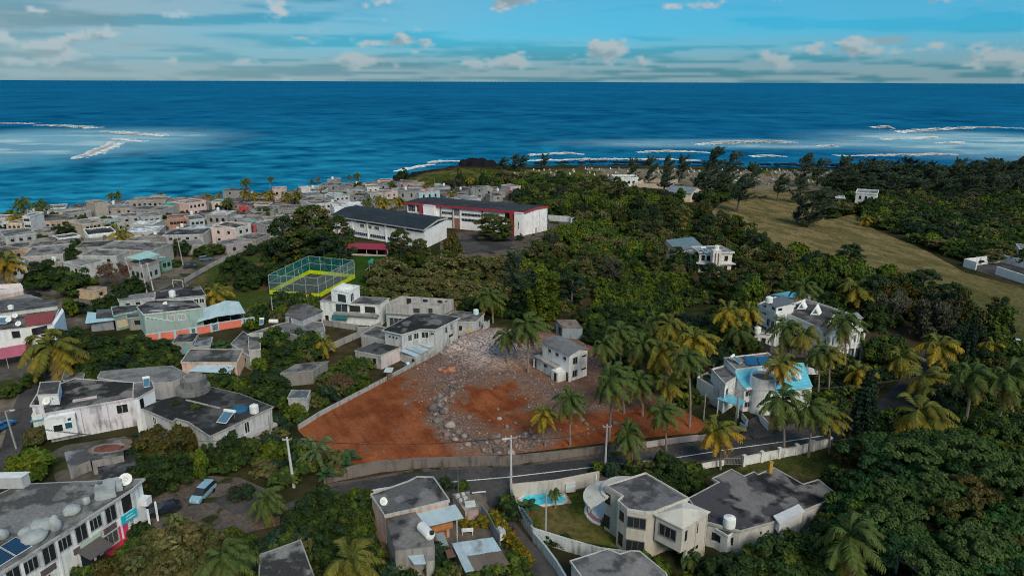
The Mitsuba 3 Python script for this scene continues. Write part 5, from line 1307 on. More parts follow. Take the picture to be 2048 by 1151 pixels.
# pale terrace roof and pink edged block above
poly = [(-135.2,163.9), (-125.3,171.4), (-117.2,168.5), (-128.2,175.8), (-135.7,178.9), (-142.1,172.9)]
house('pale_roof_house', 'house with wide pale grey flat roof behind the red roof house', poly, 5.0, wall=(0.33, 0.35, 0.36), top=(0.22, 0.24, 0.26), over=0.2, top_g=0.3)
poly = [(-136.1,169.1), (-130.3,176.4), (-132.5,178.8), (-141.4,176.3)]
house('pink_parapet_house', 'house with white balustraded terrace and pinkish walls at the left edge', poly, 6.2, wall=(0.52, 0.40, 0.34), top=(0.26, 0.22, 0.2), rim=(0.6, 0.58, 0.6), par=1.2, over=0.1)
key = thing('pink_awning', 'long faded pink shop awning along the left edge of the picture', 'awning')
q = [A2((-114.7,138.7)), A2((-107.3,144))]
n = facing(*q)
slope(key, [(*(q[0] + n * 3), 2.4), (*(q[1] + n * 3), 2.4), (*(q[1] - n * 2), 3.3), (*(q[0] - n * 2), 3.3)], 0.06, (0.42, 0.10, 0.16), 0.25, 'tin')
for t in (0.15, 0.5, 0.85, 1.0):
  p = q[0] + (q[1] - q[0]) * t + n * 2.8
  part(key, 'post', tube([[*p, 0], [*p, 2.4]], 0.06, 5), 'paint', (0.4, 0.4, 0.4), 0.2)

# --- ball court: lime green kick boards, posts and netting
CC = [(-71.09,194.2), (-55.82,191), (-49.96,211.8), (-65.73,217)]
key = thing('ball_court', 'caged ball court with lime green kick boards and teal netting', 'ball court')
part(key, 'court_floor', flat([A2(c) * 1.0 for c in CC], 0.09), 'lawn', (0.05, 0.075, 0.07), 0.25)
for i in range(4):
  a, b = A2(CC[i]), A2(CC[(i + 1) % 4])
  L = np.linalg.norm(b - a)
  part(key, 'kick_board', prism(line_strip([a, b], 0.1), 0.0, 1.25), 'paint', (0.40, 0.52, 0.006), 0.15)
  m = max(4, int(L / 4.2))
  for j in range(m):
    p = a + (b - a) * j / m
    part(key, 'post', tube([[*p, 0], [*p, 5.9]], 0.07, 5), 'paint', (0.34, 0.40, 0.42), 0.2)
  for zz in (3.6, 5.9):
    part(key, 'rail', tube([[*a, zz], [*b, zz]], 0.06, 4), 'paint', (0.34, 0.40, 0.42), 0.2)
  # netting: thin crossed strands
  ms = []
  nz = np.arange(1.5, 5.9, 0.33)
  for zz in nz:
    ms.append(tube([[*a, zz], [*b, zz]], 0.024, 3))
  for s in np.arange(0, L, 0.33):
    p = a + (b - a) * s / L
    ms.append(tube([[*p, 1.3], [*p, 5.9]], 0.024, 3))
  k = part(key, 'netting', join(*ms), 'paint', (0.015, 0.24, 0.24) if i in (2, 3) else (0.12, 0.16, 0.18), 0.1)
  labels[k] = {'kind': 'stuff'}
for a, b in ((0, 1), (1, 0), (2, 1), (3, 0)):
  c0 = A2(CC[a]) + (A2(CC[(a + 1) % 4]) - A2(CC[a])) * 0.3
  part(key, 'brace', tube([[*c0, 3.2], [*(c0 + (A2(CC[(a + 2) % 4]) - c0) * 0.12), 0.1]], 0.06, 4), 'paint', (0.4, 0.42, 0.42), 0.2)
key = thing('play_tower', 'wooden play tower with teal roof and orange slide on the school lawn', 'play tower')
x, y = (-46.17,221)
for sx in (-0.8, 0.8):
  for sy in (-0.8, 0.8):
    part(key, 'post', cbox(x + sx, y + sy, 0, 0.2, 0.2, 3.0), 'paint', (0.25, 0.17, 0.1), 0.3)
part(key, 'deck', cbox(x, y, 1.4, 1.9, 1.9, 0.15), 'paint', (0.03, 0.16, 0.32), 0.3)
part(key, 'side_board', cbox(x, y - 0.9, 1.55, 1.8, 0.08, 0.8), 'paint', (0.02, 0.14, 0.30), 0.3)
part(key, 'roof', lathe(x, y, [(1.6, 3.0), (0.05, 4.2)], 4), 'paint', (0.01, 0.25, 0.22), 0.2)
part(key, 'slide', hexa(np.array([[x + 0.9, y - 0.4, 1.45], [x + 3.4, y - 0.4, 0.1], [x + 3.4, y + 0.4, 0.1], [x + 0.9, y + 0.4, 1.45]]), np.array([[x + 0.9, y - 0.4, 1.65], [x + 3.4, y - 0.4, 0.3], [x + 3.4, y + 0.4, 0.3], [x + 0.9, y + 0.4, 1.65]])), 'paint', (0.45, 0.16, 0.05), 0.2)
part(key, 'ladder', hexa(np.array([[x - 2.4, y - 0.4, 0], [x - 0.9, y - 0.4, 1.3], [x - 0.9, y + 0.4, 1.3], [x - 2.4, y + 0.4, 0]]), np.array([[x - 2.4, y - 0.4, 0.15], [x - 0.9, y - 0.4, 1.45], [x - 0.9, y + 0.4, 1.45], [x - 2.4, y + 0.4, 0.15]])), 'paint', (0.45, 0.35, 0.25), 0.2)
key = thing('football_goal', 'pale yellow football goal on the worn playing field', 'goal')
a, b = A2((-102.7,201.1)), A2((-99.2,200.1))
for p in (a, b):
  part(key, 'post', tube([[*p, 0], [*p, 2.4]], 0.09, 6), 'paint', (0.5, 0.52, 0.3), 0.2)
part(key, 'crossbar', tube([[*a, 2.4], [*b, 2.4]], 0.09, 6), 'paint', (0.5, 0.52, 0.3), 0.2)
for p in (a, b):
  part(key, 'stay', tube([[*p, 2.4], [*(p + (b - a) * 0.05 + [0.6, 1.8]), 0.05]], 0.05, 5), 'paint', (0.4, 0.42, 0.3), 0.2)
wall_run('street_wall', 'grey wall along the curved village street', [(-101.4,206), (-100.9,225.4), (-99,240.1), (-97.6,250.9), (-94.1,262.7)], 1.4, 0.2, (0.3, 0.31, 0.33), 0.7)

# --- school: big block
H1 = 11.0
F0, F1, F2 = (5.14,276.7), (14.68,286.3), (-45.76,299)
key = thing('school_main_block', 'long white school block with dark shallow roof, red fascia and sloped red piers', 'school')
a, b, c = A2(F0), A2(F1), A2(F2)
poly = [a, b, b + c - a, c]
block(key, poly, -0.3, 9.6, (0.66, 0.68, 0.72), 0.25)
n = facing(F0, F2); L = np.linalg.norm(c - a); d = (c - a) / L; w = (b - a) / np.linalg.norm(b - a); Wd = np.linalg.norm(b - a)
ov = 1.0
e = [a + n * ov - d * 0.2, c + n * ov + d * 0.5, c + w * (Wd + 0.3) + d * 0.5, a + w * (Wd + 0.3) - d * 0.2]
mid0, mid1 = (e[0] + e[3]) / 2, (e[1] + e[2]) / 2
V = [[*e[0], 9.9], [*e[1], 9.9], [*mid1, 10.7], [*mid0, 10.7], [*e[2], 10.4], [*e[3], 10.4]]
V += [[x_, y_, z_ - 0.35] for x_, y_, z_ in V]
rf = part(key, 'roof', (np.array(V), np.array([[0, 1, 2], [0, 2, 3], [3, 2, 4], [3, 4, 5], [0, 6, 7], [0, 7, 1], [5, 11, 6], [5, 6, 0], [1, 7, 10], [1, 10, 4], [4, 10, 11], [4, 11, 5], [3, 0, 6], [3, 6, 9], [9, 6, 11], [3, 9, 11], [3, 11, 5]])), 'roof', (0.030, 0.038, 0.048), 0.25)
part(key, 'fascia', prism([e[0] + n * 0.12, e[1] + n * 0.12, e[1], e[0]], 8.95, 9.85), 'paint', (0.26, 0.03, 0.045), 0.15)
for r0, r1, z0_, z1_ in ((e[0], mid0, 9.4, 10.25), (mid0, e[3], 10.25, 9.95)):
  dd_ = -d * 0.12
  part(key, 'fascia', hexa(np.array([[*r0, z0_ - 0.3], [*r1, z1_ - 0.3], [*(r1 + dd_), z1_ - 0.3], [*(r0 + dd_), z0_ - 0.3]]), np.array([[*r0, z0_ + 0.5], [*r1, z1_ + 0.5], [*(r1 + dd_), z1_ + 0.5], [*(r0 + dd_), z0_ + 0.5]])), 'paint', (0.30, 0.04, 0.05), 0.1)
part(key, 'end_gable', prism([a, b, b + d * 0.3, a + d * 0.3], 9.6, 9.95), 'paint', (0.66, 0.68, 0.72), 0.2)
X = lambda px: None
def sec(s0, s1, o0, o1, z0_, z1_, nm, col, g_=0.2, bs='paint'):
  return part(key, nm, prism([a + d * s0 + n * o1, a + d * s1 + n * o1, a + d * s1 + n * o0, a + d * s0 + n * o0], z0_, z1_), bs, col, g_)
# end stair towers and their slanting red piers
for s0, s1 in ((0.0, 3.6), (L * 0.735, L * 0.83)):
  sec(s0, s1, 0.0, 2.6, -0.3, 9.3, 'stair_tower', (0.66, 0.68, 0.72))
  sec(s0 - 0.1, s1 + 0.1, -0.1, 2.8, 9.302, 9.5, 'tower_cap', (0.45, 0.46, 0.48))
  p0, p1 = a + d * (s1 + 0.02) + n * 2.6, a + d * (s1 + 0.02) + n * 0.0
  V0 = np.array([[*(a + d * (s1 + 0.03) + n * 2.5), -0.2], [*(a + d * (s1 + 0.03) + n * 0.1), -0.2], [*(a + d * (s1 + 1.2) + n * 0.1), -0.2], [*(a + d * (s1 + 1.2) + n * 2.5), -0.2]])
  V1 = np.array([[*(a + d * (s1 + 0.03) + n * 1.6), 8.9], [*(a + d * (s1 + 0.03) + n * 0.1), 8.9], [*(a + d * (s1 + 2.6) + n * 0.1), 8.9], [*(a + d * (s1 + 2.6) + n * 1.6), 8.9]])
  part(key, 'red_pier', hexa(V0, V1), 'paint', (0.24, 0.03, 0.035), 0.2)
opening(key, a + n * 2.6, a + n * 2.6 + d * 3.6, 1.5, 1.8, 3.0, 6.0, None)
# bays
fr_ = dict(frame=(0.5, 0.5, 0.53), bars=5)
for s0, s1 in ((0.18, 0.33), (0.36, 0.52), (0.60, 0.69)):
  for zz in (5.9, 3.6):
    opening(key, F0, F2, L * s0, L * s1, zz, zz + 1.1, **fr_)
for s0, s1 in ((0.85, 0.91), (0.93, 0.99)):
  opening(key, F0, F2, L * s0, L * s1, 5.9, 8.7, (0.5, 0.5, 0.53), bars=3)
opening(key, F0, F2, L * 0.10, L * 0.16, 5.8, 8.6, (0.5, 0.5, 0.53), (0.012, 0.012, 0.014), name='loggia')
opening(key, F0, F2, L * 0.535, L * 0.585, 5.6, 8.6, None, (0.14, 0.135, 0.14), name='gallery_opening', bsdf='paint')
opening(key, F0, F2, L * 0.535, L * 0.585, 0.0, 4.6, None, (0.22, 0.105, 0.085), name='gate', bsdf='paint')
for s in (0.345, 0.595, 0.70, 0.165, 0.53, 0.92):
  sec(L * s - 0.22, L * s + 0.22, 0.0, 0.35, -0.2, 8.95, 'pilaster', (0.13, 0.02, 0.035) if s == 0.345 else (0.17, 0.16, 0.19) if s in (0.595, 0.70) else (0.6, 0.62, 0.66))
n2 = facing(F0, F1)
for s in (0.33, 0.63, 0.95):
  p = a + w * Wd * s + n2 * 0.05
  part(key, 'drain_pipe', tube([[*p, 0], [*p, 9.5]], 0.09, 5), 'paint', (0.4, 0.42, 0.46), 0.3)
opening(key, F0, F1, Wd * 0.45, Wd * 0.55, 0.0, 2.2, None, (0.3, 0.32, 0.36), name='door', bsdf='paint')
wall_run('school_wall', 'white wall right of the school yard', [(16.38,308.2), (25.38,304.8), (26.09,302.6), (37.36,318.2)], [2.6, 2.6, 2.2, 2.4], 0.25, (0.45, 0.5, 0.54), 0.4)
key = thing('bin_store', 'low white hut at the end of the school yard', 'hut')
A, B, C = (30.98,294.5), (34.97,301.4), (26.41,296.6)
block(key, para(A, B, C), -0.3, 2.4, (0.5, 0.54, 0.57), 0.3)
part(key, 'roof', prism(grow(para(A, B, C), 0.15), 2.4, 2.6), 'paint', (0.45, 0.5, 0.53), 0.3)
# small school block in front
F0, F1, F2 = (-32.66,252.8), (-26.13,270.9), (-74.06,280.6)
key = thing('school_hall', 'long low white school hall with wide blue black roof and blue window strips', 'school')
a, b, c = A2(F0), A2(F1), A2(F2)
block(key, [a, b, b + c - a, c], -0.3, 7.2, (0.64, 0.67, 0.71), 0.3)
n = facing(F0, F2); L = np.linalg.norm(c - a); d = (c - a) / L; w = (b - a) / np.linalg.norm(b - a); Wd = np.linalg.norm(b - a)
e = [a + n * 0.9 - d * 0.5, c + n * 0.9 + d * 0.3, c + w * Wd + d * 0.3, a + w * Wd - d * 0.5]
mid0, mid1 = (e[0] + e[3]) / 2 + w * 1.5, (e[1] + e[2]) / 2 + w * 1.5
V = [[*e[0], 7.3], [*e[1], 7.3], [*mid1, 8.9], [*mid0, 8.9], [*e[2], 8.3], [*e[3], 8.3]]
V += [[x_, y_, z_ - 0.3] for x_, y_, z_ in V]
part(key, 'roof', (np.array(V), np.array([[0, 1, 2], [0, 2, 3], [3, 2, 4], [3, 4, 5], [0, 6, 7], [0, 7, 1], [5, 11, 6], [5, 6, 0], [1, 7, 10], [1, 10, 4], [4, 10, 11], [4, 11, 5], [3, 0, 6], [3, 6, 9], [9, 6, 11], [3, 9, 11], [3, 11, 5]])), 'roof', (0.022, 0.032, 0.044), 0.2)
part(key, 'gutter', prism([e[0] + n * 0.15, e[1] + n * 0.15, e[1], e[0]], 6.95, 7.32), 'paint', (0.34, 0.33, 0.34), 0.3)
V = np.array([[*a, 7.2], [*b, 7.2], [*(b + d * 0.25), 7.2], [*(a + d * 0.25), 7.2]])
part(key, 'gable', hexa(V, np.array([[*a, 7.25], [*b, 8.0], [*(b + d * 0.25), 8.0], [*(a + d * 0.25), 7.25]])), 'paint', (0.6, 0.62, 0.66), 0.2)
for r0, r1, z0_, z1_ in ((e[0], mid0, 7.0, 8.6), (mid0, e[3], 8.6, 8.0)):
  dd_ = -d * 0.15
  part(key, 'verge_board', hexa(np.array([[*r0, z0_ - 0.1], [*r1, z1_ - 0.1], [*(r1 + dd_), z1_ - 0.1], [*(r0 + dd_), z0_ - 0.1]]), np.array([[*r0, z0_ + 0.45], [*r1, z1_ + 0.45], [*(r1 + dd_), z1_ + 0.45], [*(r0 + dd_), z0_ + 0.45]])), 'paint', (0.44, 0.42, 0.40), 0.2)
for s0, s1 in ((0.02, 0.18), (0.21, 0.38), (0.41, 0.58), (0.61, 0.72), (0.74, 0.84)):
  opening(key, F0, F2, L * s0, L * s1, 6.0, 6.7, None, (0.03, 0.035, 0.045))
for s0, s1 in ((0.21, 0.38), (0.40, 0.57), (0.6, 0.75)):
  opening(key, F0, F2, L * s0, L * s1, 0.9, 2.1, (0.5, 0.53, 0.57), (0.02, 0.045, 0.13), bars=6)
for s in (0.47, 0.55, 0.63):
  opening(key, F0, F2, L * s, L * (s + 0.045), 4.3, 5.5, (0.45, 0.47, 0.5), bars=3)
for s in (0.195, 0.395, 0.59, 0.76):
  part(key, 'pilaster', prism([a + d * (L * s - 0.2) + n * 0.4, a + d * (L * s + 0.2) + n * 0.4, a + d * (L * s + 0.2), a + d * (L * s - 0.2)], -0.2, 6.9), 'paint', (0.62, 0.65, 0.68), 0.2)
# link building between the two
poly = [(-55.12,274.1), (-37.1,287.6), (-39.68,303.2), (-49.39,290.8)]
house('link_block', 'low pale link building between the two school blocks', poly, 5.2, wall=(0.45, 0.47, 0.5), top=(0.3, 0.32, 0.34), over=0.1, top_g=0.2)
key = thing('red_canopy', 'red roofed open walkway at the edge of the school lawn', 'walkway')
a, b = A2((-59.65,242.2)), A2((-44.53,240.1))
n = facing(a, b); d = (b - a) / np.linalg.norm(b - a); L = np.linalg.norm(b - a)
slope(key, [(*(a + n * 0.4), 2.5), (*(b + n * 0.4), 2.5), (*(b - n * 4), 3.6), (*(a - n * 4), 3.6)], 0.1, (0.26, 0.02, 0.045), 0.15, 'tin')
part(key, 'back_wall', prism([a - n * 3.6, b - n * 3.6, b - n * 3.8, a - n * 3.8], -0.2, 2.9), 'paint', (0.10, 0.05, 0.05), 0.3)
part(key, 'low_wall', prism([a, b, b - n * 0.2, a - n * 0.2], -0.2, 0.6), 'paint', (0.45, 0.42, 0.4), 0.3)
for t in np.linspace(0, 1, 5):
  p = a + (b - a) * t
  part(key, 'post', cbox(*p, 0, 0.2, 0.2, 2.5), 'paint', (0.45, 0.42, 0.42), 0.2)
# ================================================================ villas on the right
# blue roofed villa
key = thing('blue_roof_villa', 'white villa with sky blue swept roofs and a round white stair tower', 'villa')
VW = (0.60, 0.64, 0.67)
poly = [(43.15,123.1), (52.64,125.9), (52.21,131.6), (42.52,128.8)]
block(key, poly, -0.3, 6.9, VW, 0.35)
flat_roof(key, poly, 6.9, over=0.1, th=0.15, rim=(0.5, 0.52, 0.54), top=(0.2, 0.19, 0.19), par=0.25)
def swept(key, top, bot, z0, z1, c, wall=VW, N=9, p=2.0):
  """A roof that falls from the upper line to the lower one in a hollow curve, on solid walls."""
  tl, tr, bl, br = [A2(q) for q in (*top, *bot)]
  zs = lambda t: z1 + (z0 - z1) * (1 - t) ** p
  L_ = [(tl + (bl - tl) * t, tr + (br - tr) * t, zs(t)) for t in np.linspace(0, 1, N)]
  ms, rs_ = [], []
  for (a0, b0, q0), (a1, b1, q1) in zip(L_[:-1], L_[1:]):
    ms.append(hexa(np.array([[*a0, -0.3], [*b0, -0.3], [*b1, -0.3], [*a1, -0.3]]), np.array([[*a0, q0 - 0.25], [*b0, q0 - 0.25], [*b1, q1 - 0.25], [*a1, q1 - 0.25]])))
    o = (b0 - a0) / np.linalg.norm(b0 - a0) * 0.2
    bb = np.array([[*(a0 - o), q0 - 0.1], [*(b0 + o), q0 - 0.1], [*(b1 + o), q1 - 0.1], [*(a1 - o), q1 - 0.1]])
    rs_.append(hexa(bb, bb + [0, 0, 0.15]))
  part(key, 'wall', join(*ms), 'paint', wall, 0.35)
  part(key, 'swept_roof', join(*rs_), 'tin', c, 0.03, True)
SKYB = (0.13, 0.50, 0.66)
swept(key, ((42.97,122.8), (47.33,124.1)), ((43.89,119.5), (47.58,120.6)), 7.0, 5.1, SKYB)
swept(key, ((54.6,126.6), (57.27,126.4)), ((49.05,118.2), (57.36,121.3)), 7.2, 4.5, SKYB, p=1.2)
fl_, fr2 = (43.89,119.5), (47.58,120.6)
L = np.linalg.norm(A2(fr2) - A2(fl_)); n = facing(fl_, fr2); d = (A2(fr2) - A2(fl_)) / L
part(key, 'eave', prism([A2(fl_) + n * 0.5, A2(fr2) + n * 0.5, A2(fr2) - n * 0.2, A2(fl_) - n * 0.2], 4.75, 5.0), 'paint', VW, 0.2)
for zz in (3.2, 0.9):
  opening(key, fl_, fr2, 0.3, 1.7, zz, zz + 1.1, (0.5, 0.52, 0.54), bars=1)
x, y = (47.44,120.3)
part(key, 'round_tower', lathe(x, y, [(2.35, -0.3), (2.35, 7.2), (2.15, 7.2), (2.1, 6.6), (0.1, 6.6)], 26), 'paint', VW, 0.3, 50)
part(key, 'tower_floor', lathe(x, y, [(2.1, 6.6), (2.1, 6.64)], 20), 'roof', (0.15, 0.15, 0.155), 0.5)
pp = facing(fl_, fr2)
part(key, 'slit_window', cbox(x + pp[0] * 2.3, y + pp[1] * 2.3, 3.2, 0.35, 0.2, 1.3, 0.2), 'gloss', GLASS, 0.1)
q = [(39.34,125.4), (42.31,127.1), (42.1,120.7), (40.41,120.4)]
poly = [(39.3,125.8), (42.55,127.8), (43.21,122.3), (39.89,118.8)]
block(key, poly, -0.3, 5.6, VW, 0.5, 'side_wing')
flat_roof(key, poly, 5.6, over=0.05, rim=(0.5, 0.52, 0.55), top=(0.12, 0.13, 0.14), par=0.35, name='wing_roof')
opening(key, poly[3], poly[2], 0.6, 1.4, 2.8, 4.8, None, (0.05, 0.055, 0.06), name='door')
poly = [(36.9,126.8), (39.56,129.3), (41.38,123.1), (39.51,121.3)]
block(key, poly, -0.3, 3.2, (0.5, 0.56, 0.6), 0.5, 'terrace')
flat_roof(key, poly, 3.2, over=0.05, rim=(0.55, 0.58, 0.6), top=(0.16, 0.16, 0.15), par=0.5, name='terrace_top')
slope(key, [(*(38.66,119.5), 2.7), (*(42.18,116.8), 2.5), (*(43.54,117.2), 3.3), (*(40.87,119.6), 3.6)], 0.1, (0.13, 0.46, 0.62), 0.05, 'tin', 'porch_roof')
for q_ in ((39.02,119.1), (42.17,116.8)):
  part(key, 'post', tube([[*q_, 0], [*q_, 2.6]], 0.12, 6), 'paint', VW, 0.2)
key = thing('solar_array', 'four dark blue solar panels on the flat roof of the blue roofed villa', 'solar panels')
for i in range(2):
  for j in range(2):
    c_ = A2((47.09,126.1)) + np.array([2.5 * i + 0.4 * j, 1.9 * j - 0.3 * i])
    k = part(key, 'panel', hexa(np.array([[*(c_ + [-1.15, -0.8]), 7.2], [*(c_ + [1.15, -1.0]), 7.2], [*(c_ + [1.2, 0.7]), 7.6], [*(c_ + [-1.1, 0.9]), 7.6]]), np.array([[*(c_ + [-1.15, -0.8]), 7.26], [*(c_ + [1.15, -1.0]), 7.26], [*(c_ + [1.2, 0.7]), 7.66], [*(c_ + [-1.1, 0.9]), 7.66]])), 'gloss', (0.02, 0.10, 0.22), 0.1)
solar_heater(*(44.31,126.4), 7.1, 0.9, 'white tank solar heater at the left of the blue villa solar panels', 1.2, 1.6)
dish(*(54.64,121.7), 5.4, 'round white dish on the right swept blue roof', 0.6, -1.4)
wall_run('drive_wall', 'curved white wall at the left of the villa drive', [(41.4,113), (41.86,111.8), (43.05,114.1), (42.88,116.5)], 1.2, 0.2, (0.5, 0.53, 0.55), 0.4)
wall_run('drive_wall', 'white wall at the right of the villa drive', [(46.46,117.7), (45.97,114.9), (46.22,112.2)], 1.5, 0.2, (0.5, 0.53, 0.55), 0.4)
wall_run('villa_road_wall', 'low dark wall between the blue roofed villa and the road', [(32.56,108.5), (36.92,110), (40.93,111.5)], 0.9, 0.25, (0.22, 0.2, 0.2), 0.8)
for px, lab in (((60.1,134.5), 'white garden parasol nearest the swept blue roof'), ((61.76,133.2), 'white garden parasol behind the tall palms of the blue villa')):
  key = thing('parasol', lab, 'parasol')
  part(key, 'canopy', lathe(*px, [(2.2, 2.6), (0.1, 3.3)], 6), 'paint', (0.6, 0.62, 0.66), 0.1)
  part(key, 'pole', tube([[*px, 0], [*px, 3.2]], 0.06, 5), 'paint', (0.4, 0.4, 0.4), 0.2)

# big white villa with gablets
key = thing('gablet_villa', 'large white villa with long grey flat roof, three white gablets and arched balconies', 'villa')
poly = [(68.66,150), (69.28,144.8), (78.87,147.1), (81.39,155.8), (75.01,168.2), (64.88,160.1)]
block(key, poly, -0.3, 6.4, VW, 0.3)
flat_roof(key, poly, 6.4, over=0.35, th=0.3, rim=(0.55, 0.58, 0.6), top=(0.13, 0.13, 0.14), par=0.5)
a, b = A2(poly[1]), A2(poly[2]); L = np.linalg.norm(b - a); n = facing(a, b); d = (b - a) / L
part(key, 'balcony_slab', prism([a + n * 1.5, b + n * 1.5, b, a], 3.0, 3.25), 'paint', VW, 0.2)
for i in range(6):
  s = L * (0.02 + 0.96 * i / 5)
  part(key, 'column', cbox(*(a + d * s + n * 1.3), -0.2, 0.35, 0.35, 6.5, 0.1), 'paint', VW, 0.2)
for i in range(5):
  s0 = L * (0.02 + 0.96 * i / 5) + 0.35
  s1 = L * (0.02 + 0.96 * (i + 1) / 5) - 0.35
  opening(key, a, b, s0 + 0.2, s1 - 0.2, 3.4, 5.5, None, (0.05, 0.06, 0.075))
  opening(key, a, b, s0 + 0.2, s1 - 0.2, 0.2, 2.4, None, (0.06, 0.08, 0.10))
  for t in np.linspace(s0, s1, 6):
    part(key, 'baluster', cbox(*(a + d * t + n * 1.4), 3.25, 0.12, 0.12, 0.8), 'paint', VW, 0.1)
part(key, 'balustrade', prism([a + n * 1.5, b + n * 1.5, b + n * 1.3, a + n * 1.3], 4.05, 4.2), 'paint', VW, 0.2)
a2, b2 = A2(poly[0]), A2(poly[1])
wins(key, poly[0], poly[1], 2, 1.3, 3.6, 5.2, frame=(0.55, 0.57, 0.6))
# gablets along the far edge
e0, e1 = A2((70.36,161.7)), A2((74.78,150.8))
for i, t in enumerate((0.08, 0.46, 0.92)):
  p = e0 + (e1 - e0) * t
  u = np.array([0.80, -0.10]); w = np.array([0.55, 0.85]) * 2.6
  s = (1.3, 1.4, 1.2)[i]
  V = np.array([[*(p - u * s), 6.9], [*(p + u * s), 6.9], [*p, 6.9 + 1.55 * s], [*(p - u * s + w), 6.9], [*(p + u * s + w), 6.9], [*(p + w), 6.9 + 1.55 * s]])
  k = part(key, 'gablet', (V, np.array([[0, 1, 2], [3, 5, 4], [0, 3, 4], [0, 4, 1], [1, 4, 5], [1, 5, 2], [0, 2, 5], [0, 5, 3]])), 'paint', (0.64, 0.68, 0.7), 0.1)
  part(k, 'gablet_roof', (V * 1.0 + [0, 0.05, 0.03], np.array([[1, 4, 5], [1, 5, 2], [0, 2, 5], [0, 5, 3]])), 'tin', (0.16, 0.15, 0.17), 0.1)
  W = V[:3].copy(); c_ = W.mean(0); W = c_ + (W - c_) * 0.5 - [0.01, 0.05, 0]
  part(k, 'pane', (np.vstack([W, W + [0.02, 0.06, 0]]), np.array([[0, 1, 2], [3, 5, 4], [0, 1, 4], [0, 4, 3], [1, 2, 5], [1, 5, 4], [2, 0, 3], [2, 3, 5]])), 'gloss', (0.10, 0.16, 0.2), 0.1)
poly = [(59.88,159.8), (61.64,152.4), (68.38,159.6), (66.22,165.6)]
block(key, poly, -0.3, 8.0, VW, 0.25, 'left_wing')
flat_roof(key, poly, 8.0, over=0.3, rim=(0.55, 0.58, 0.6), top=(0.16, 0.17, 0.18), par=0.4, name='wing_roof')
wins(key, poly[0], poly[1], 3, 0.8, 6.8, 7.3, 0.08, 0.45)
wins(key, poly[0], poly[1], 2, 1.0, 4.6, 6.4, 0.5, 0.95, frame=(0.55, 0.57, 0.6), bars=1)
opening(key, poly[0], poly[1], 0.6, 4.2, 3.3, 3.9, None)
A, B, C = (61.28,152.4), (65.73,154.3), (60.55,156.6)
pa = para(A, B, C)
block(key, pa, 8.0, 10.2, VW, 0.2, 'upper_room')
slope(key, [(*A2(grow(pa, 0.4)[i]), z_) for i, z_ in ((0, 10.3), (1, 10.3), (2, 10.9), (3, 10.9))], 0.1, (0.12, 0.125, 0.14), 0.2, 'tin', 'upper_roof')
opening(key, A, B, 0.6, 1.8, 9.2, 9.8, None)
opening(key, A, C, 0.5, 1.8, 9.2, 9.8, None)
poly = [(57.67,154.4), (60.76,153), (66.2,156.5), (63.27,160.1)]
block(key, poly, -0.3, 3.3, VW, 0.3, 'front_wing')
flat_roof(key, poly, 3.3, over=0.3, rim=(0.5, 0.53, 0.55), top=(0.14, 0.14, 0.15), name='front_roof')
opening(key, poly[0], poly[1], 1.6, 2.6, 0.9, 2.2, (0.5, 0.5, 0.52))
poly = [(76.93,147.9), (79.6,149), (80.05,151.8), (77.57,150.7)]
block(key, poly, -0.3, 8.8, VW, 0.2, 'corner_tower')
x, y = np.mean([A2(q) for q in poly], axis=0)
part(key, 'tower_roof', (np.array([[*A2(q), 8.8] for q in grow(poly, 0.4)] + [[x, y, 10.0]]), np.array([[0, 1, 4], [1, 2, 4], [2, 3, 4], [3, 0, 4]])), 'tin', (0.2, 0.21, 0.23), 0.2)
opening(key, poly[0], poly[1], 0.6, 1.5, 7.0, 8.0, None)
water_tank(*(60.29,154.7), 10.6, 'white water tank on top of the gablet villa', 0.8, 1.5)
water_tank(*(57.8,153.3), 3.55, 'white water tank on the low front wing of the gablet villa', 0.8, 1.6)
key = thing('side_house', 'pale house with a turquoise blue roof behind the gablet villa', 'house')
A, B, C = (77.37,180.5), (82.91,183.4), (72.19,183.3)
block(key, para(A, B, C), -0.3, 3.6, (0.36, 0.38, 0.39), 0.5)
part(key, 'roof', prism(grow(para(A, B, C), 0.3), 3.6, 3.75), 'tin', (0.10, 0.34, 0.50), 0.1)
wall_run('slatted_fence', 'dark board fence below the gablet villa', [(57.56,153.7), (59.9,149.6), (63.73,147.5), (67.96,146.6)], 1.8, 0.1, (0.11, 0.115, 0.13), 0.5)

# grey blue villa in the middle of the wood
key = thing('wood_villa', 'pale villa with blue grey pitched roof and white balconied block deep in the trees', 'villa')
A, B, C = (55.39,227.2), (65.19,231.8), (50.42,236.9)
poly = para(A, B, C)
block(key, poly, -0.3, 6.0, (0.5, 0.5, 0.52), 0.3)
gable(key, A, B, C, 6.0, 2.2, (0.11, 0.17, 0.21), (0.5, 0.52, 0.54), 0.5, along=0)
poly = [(61.14,219.7), (65.18,218.4), (71.75,219.2), (70.12,227.7), (60.44,226.1)]
block(key, poly, -0.3, 6.8, (0.54, 0.54, 0.54), 0.3, 'white_block')
flat_roof(key, poly, 6.8, over=0.5, rim=(0.5, 0.52, 0.55), top=(0.24, 0.26, 0.28), par=0.3, name='block_roof')
part(key, 'balcony', prism(grow(poly, 1.0), 3.2, 3.5), 'paint', (0.5, 0.5, 0.51), 0.3)
wins(key, poly[0], poly[1], 2, 1.1, 4.2, 6.0); wins(key, poly[1], poly[2], 2, 1.2, 4.2, 6.0)
wins(key, poly[0], poly[1], 2, 1.1, 0.8, 2.5); wins(key, poly[1], poly[2], 2, 1.2, 0.8, 2.5)
x, y = (65.49,216.2)
part(key, 'stair_tower', cbox(x, y, -0.3, 2.6, 2.6, 9.0), 'paint', (0.54, 0.53, 0.52), 0.3)
for s in (-0.5, 0.5):
  part(key, 'slit_window', cbox(x + s, y - 1.3, 4.0, 0.4, 0.1, 3.8), 'gloss', (0.12, 0.12, 0.13), 0.1)
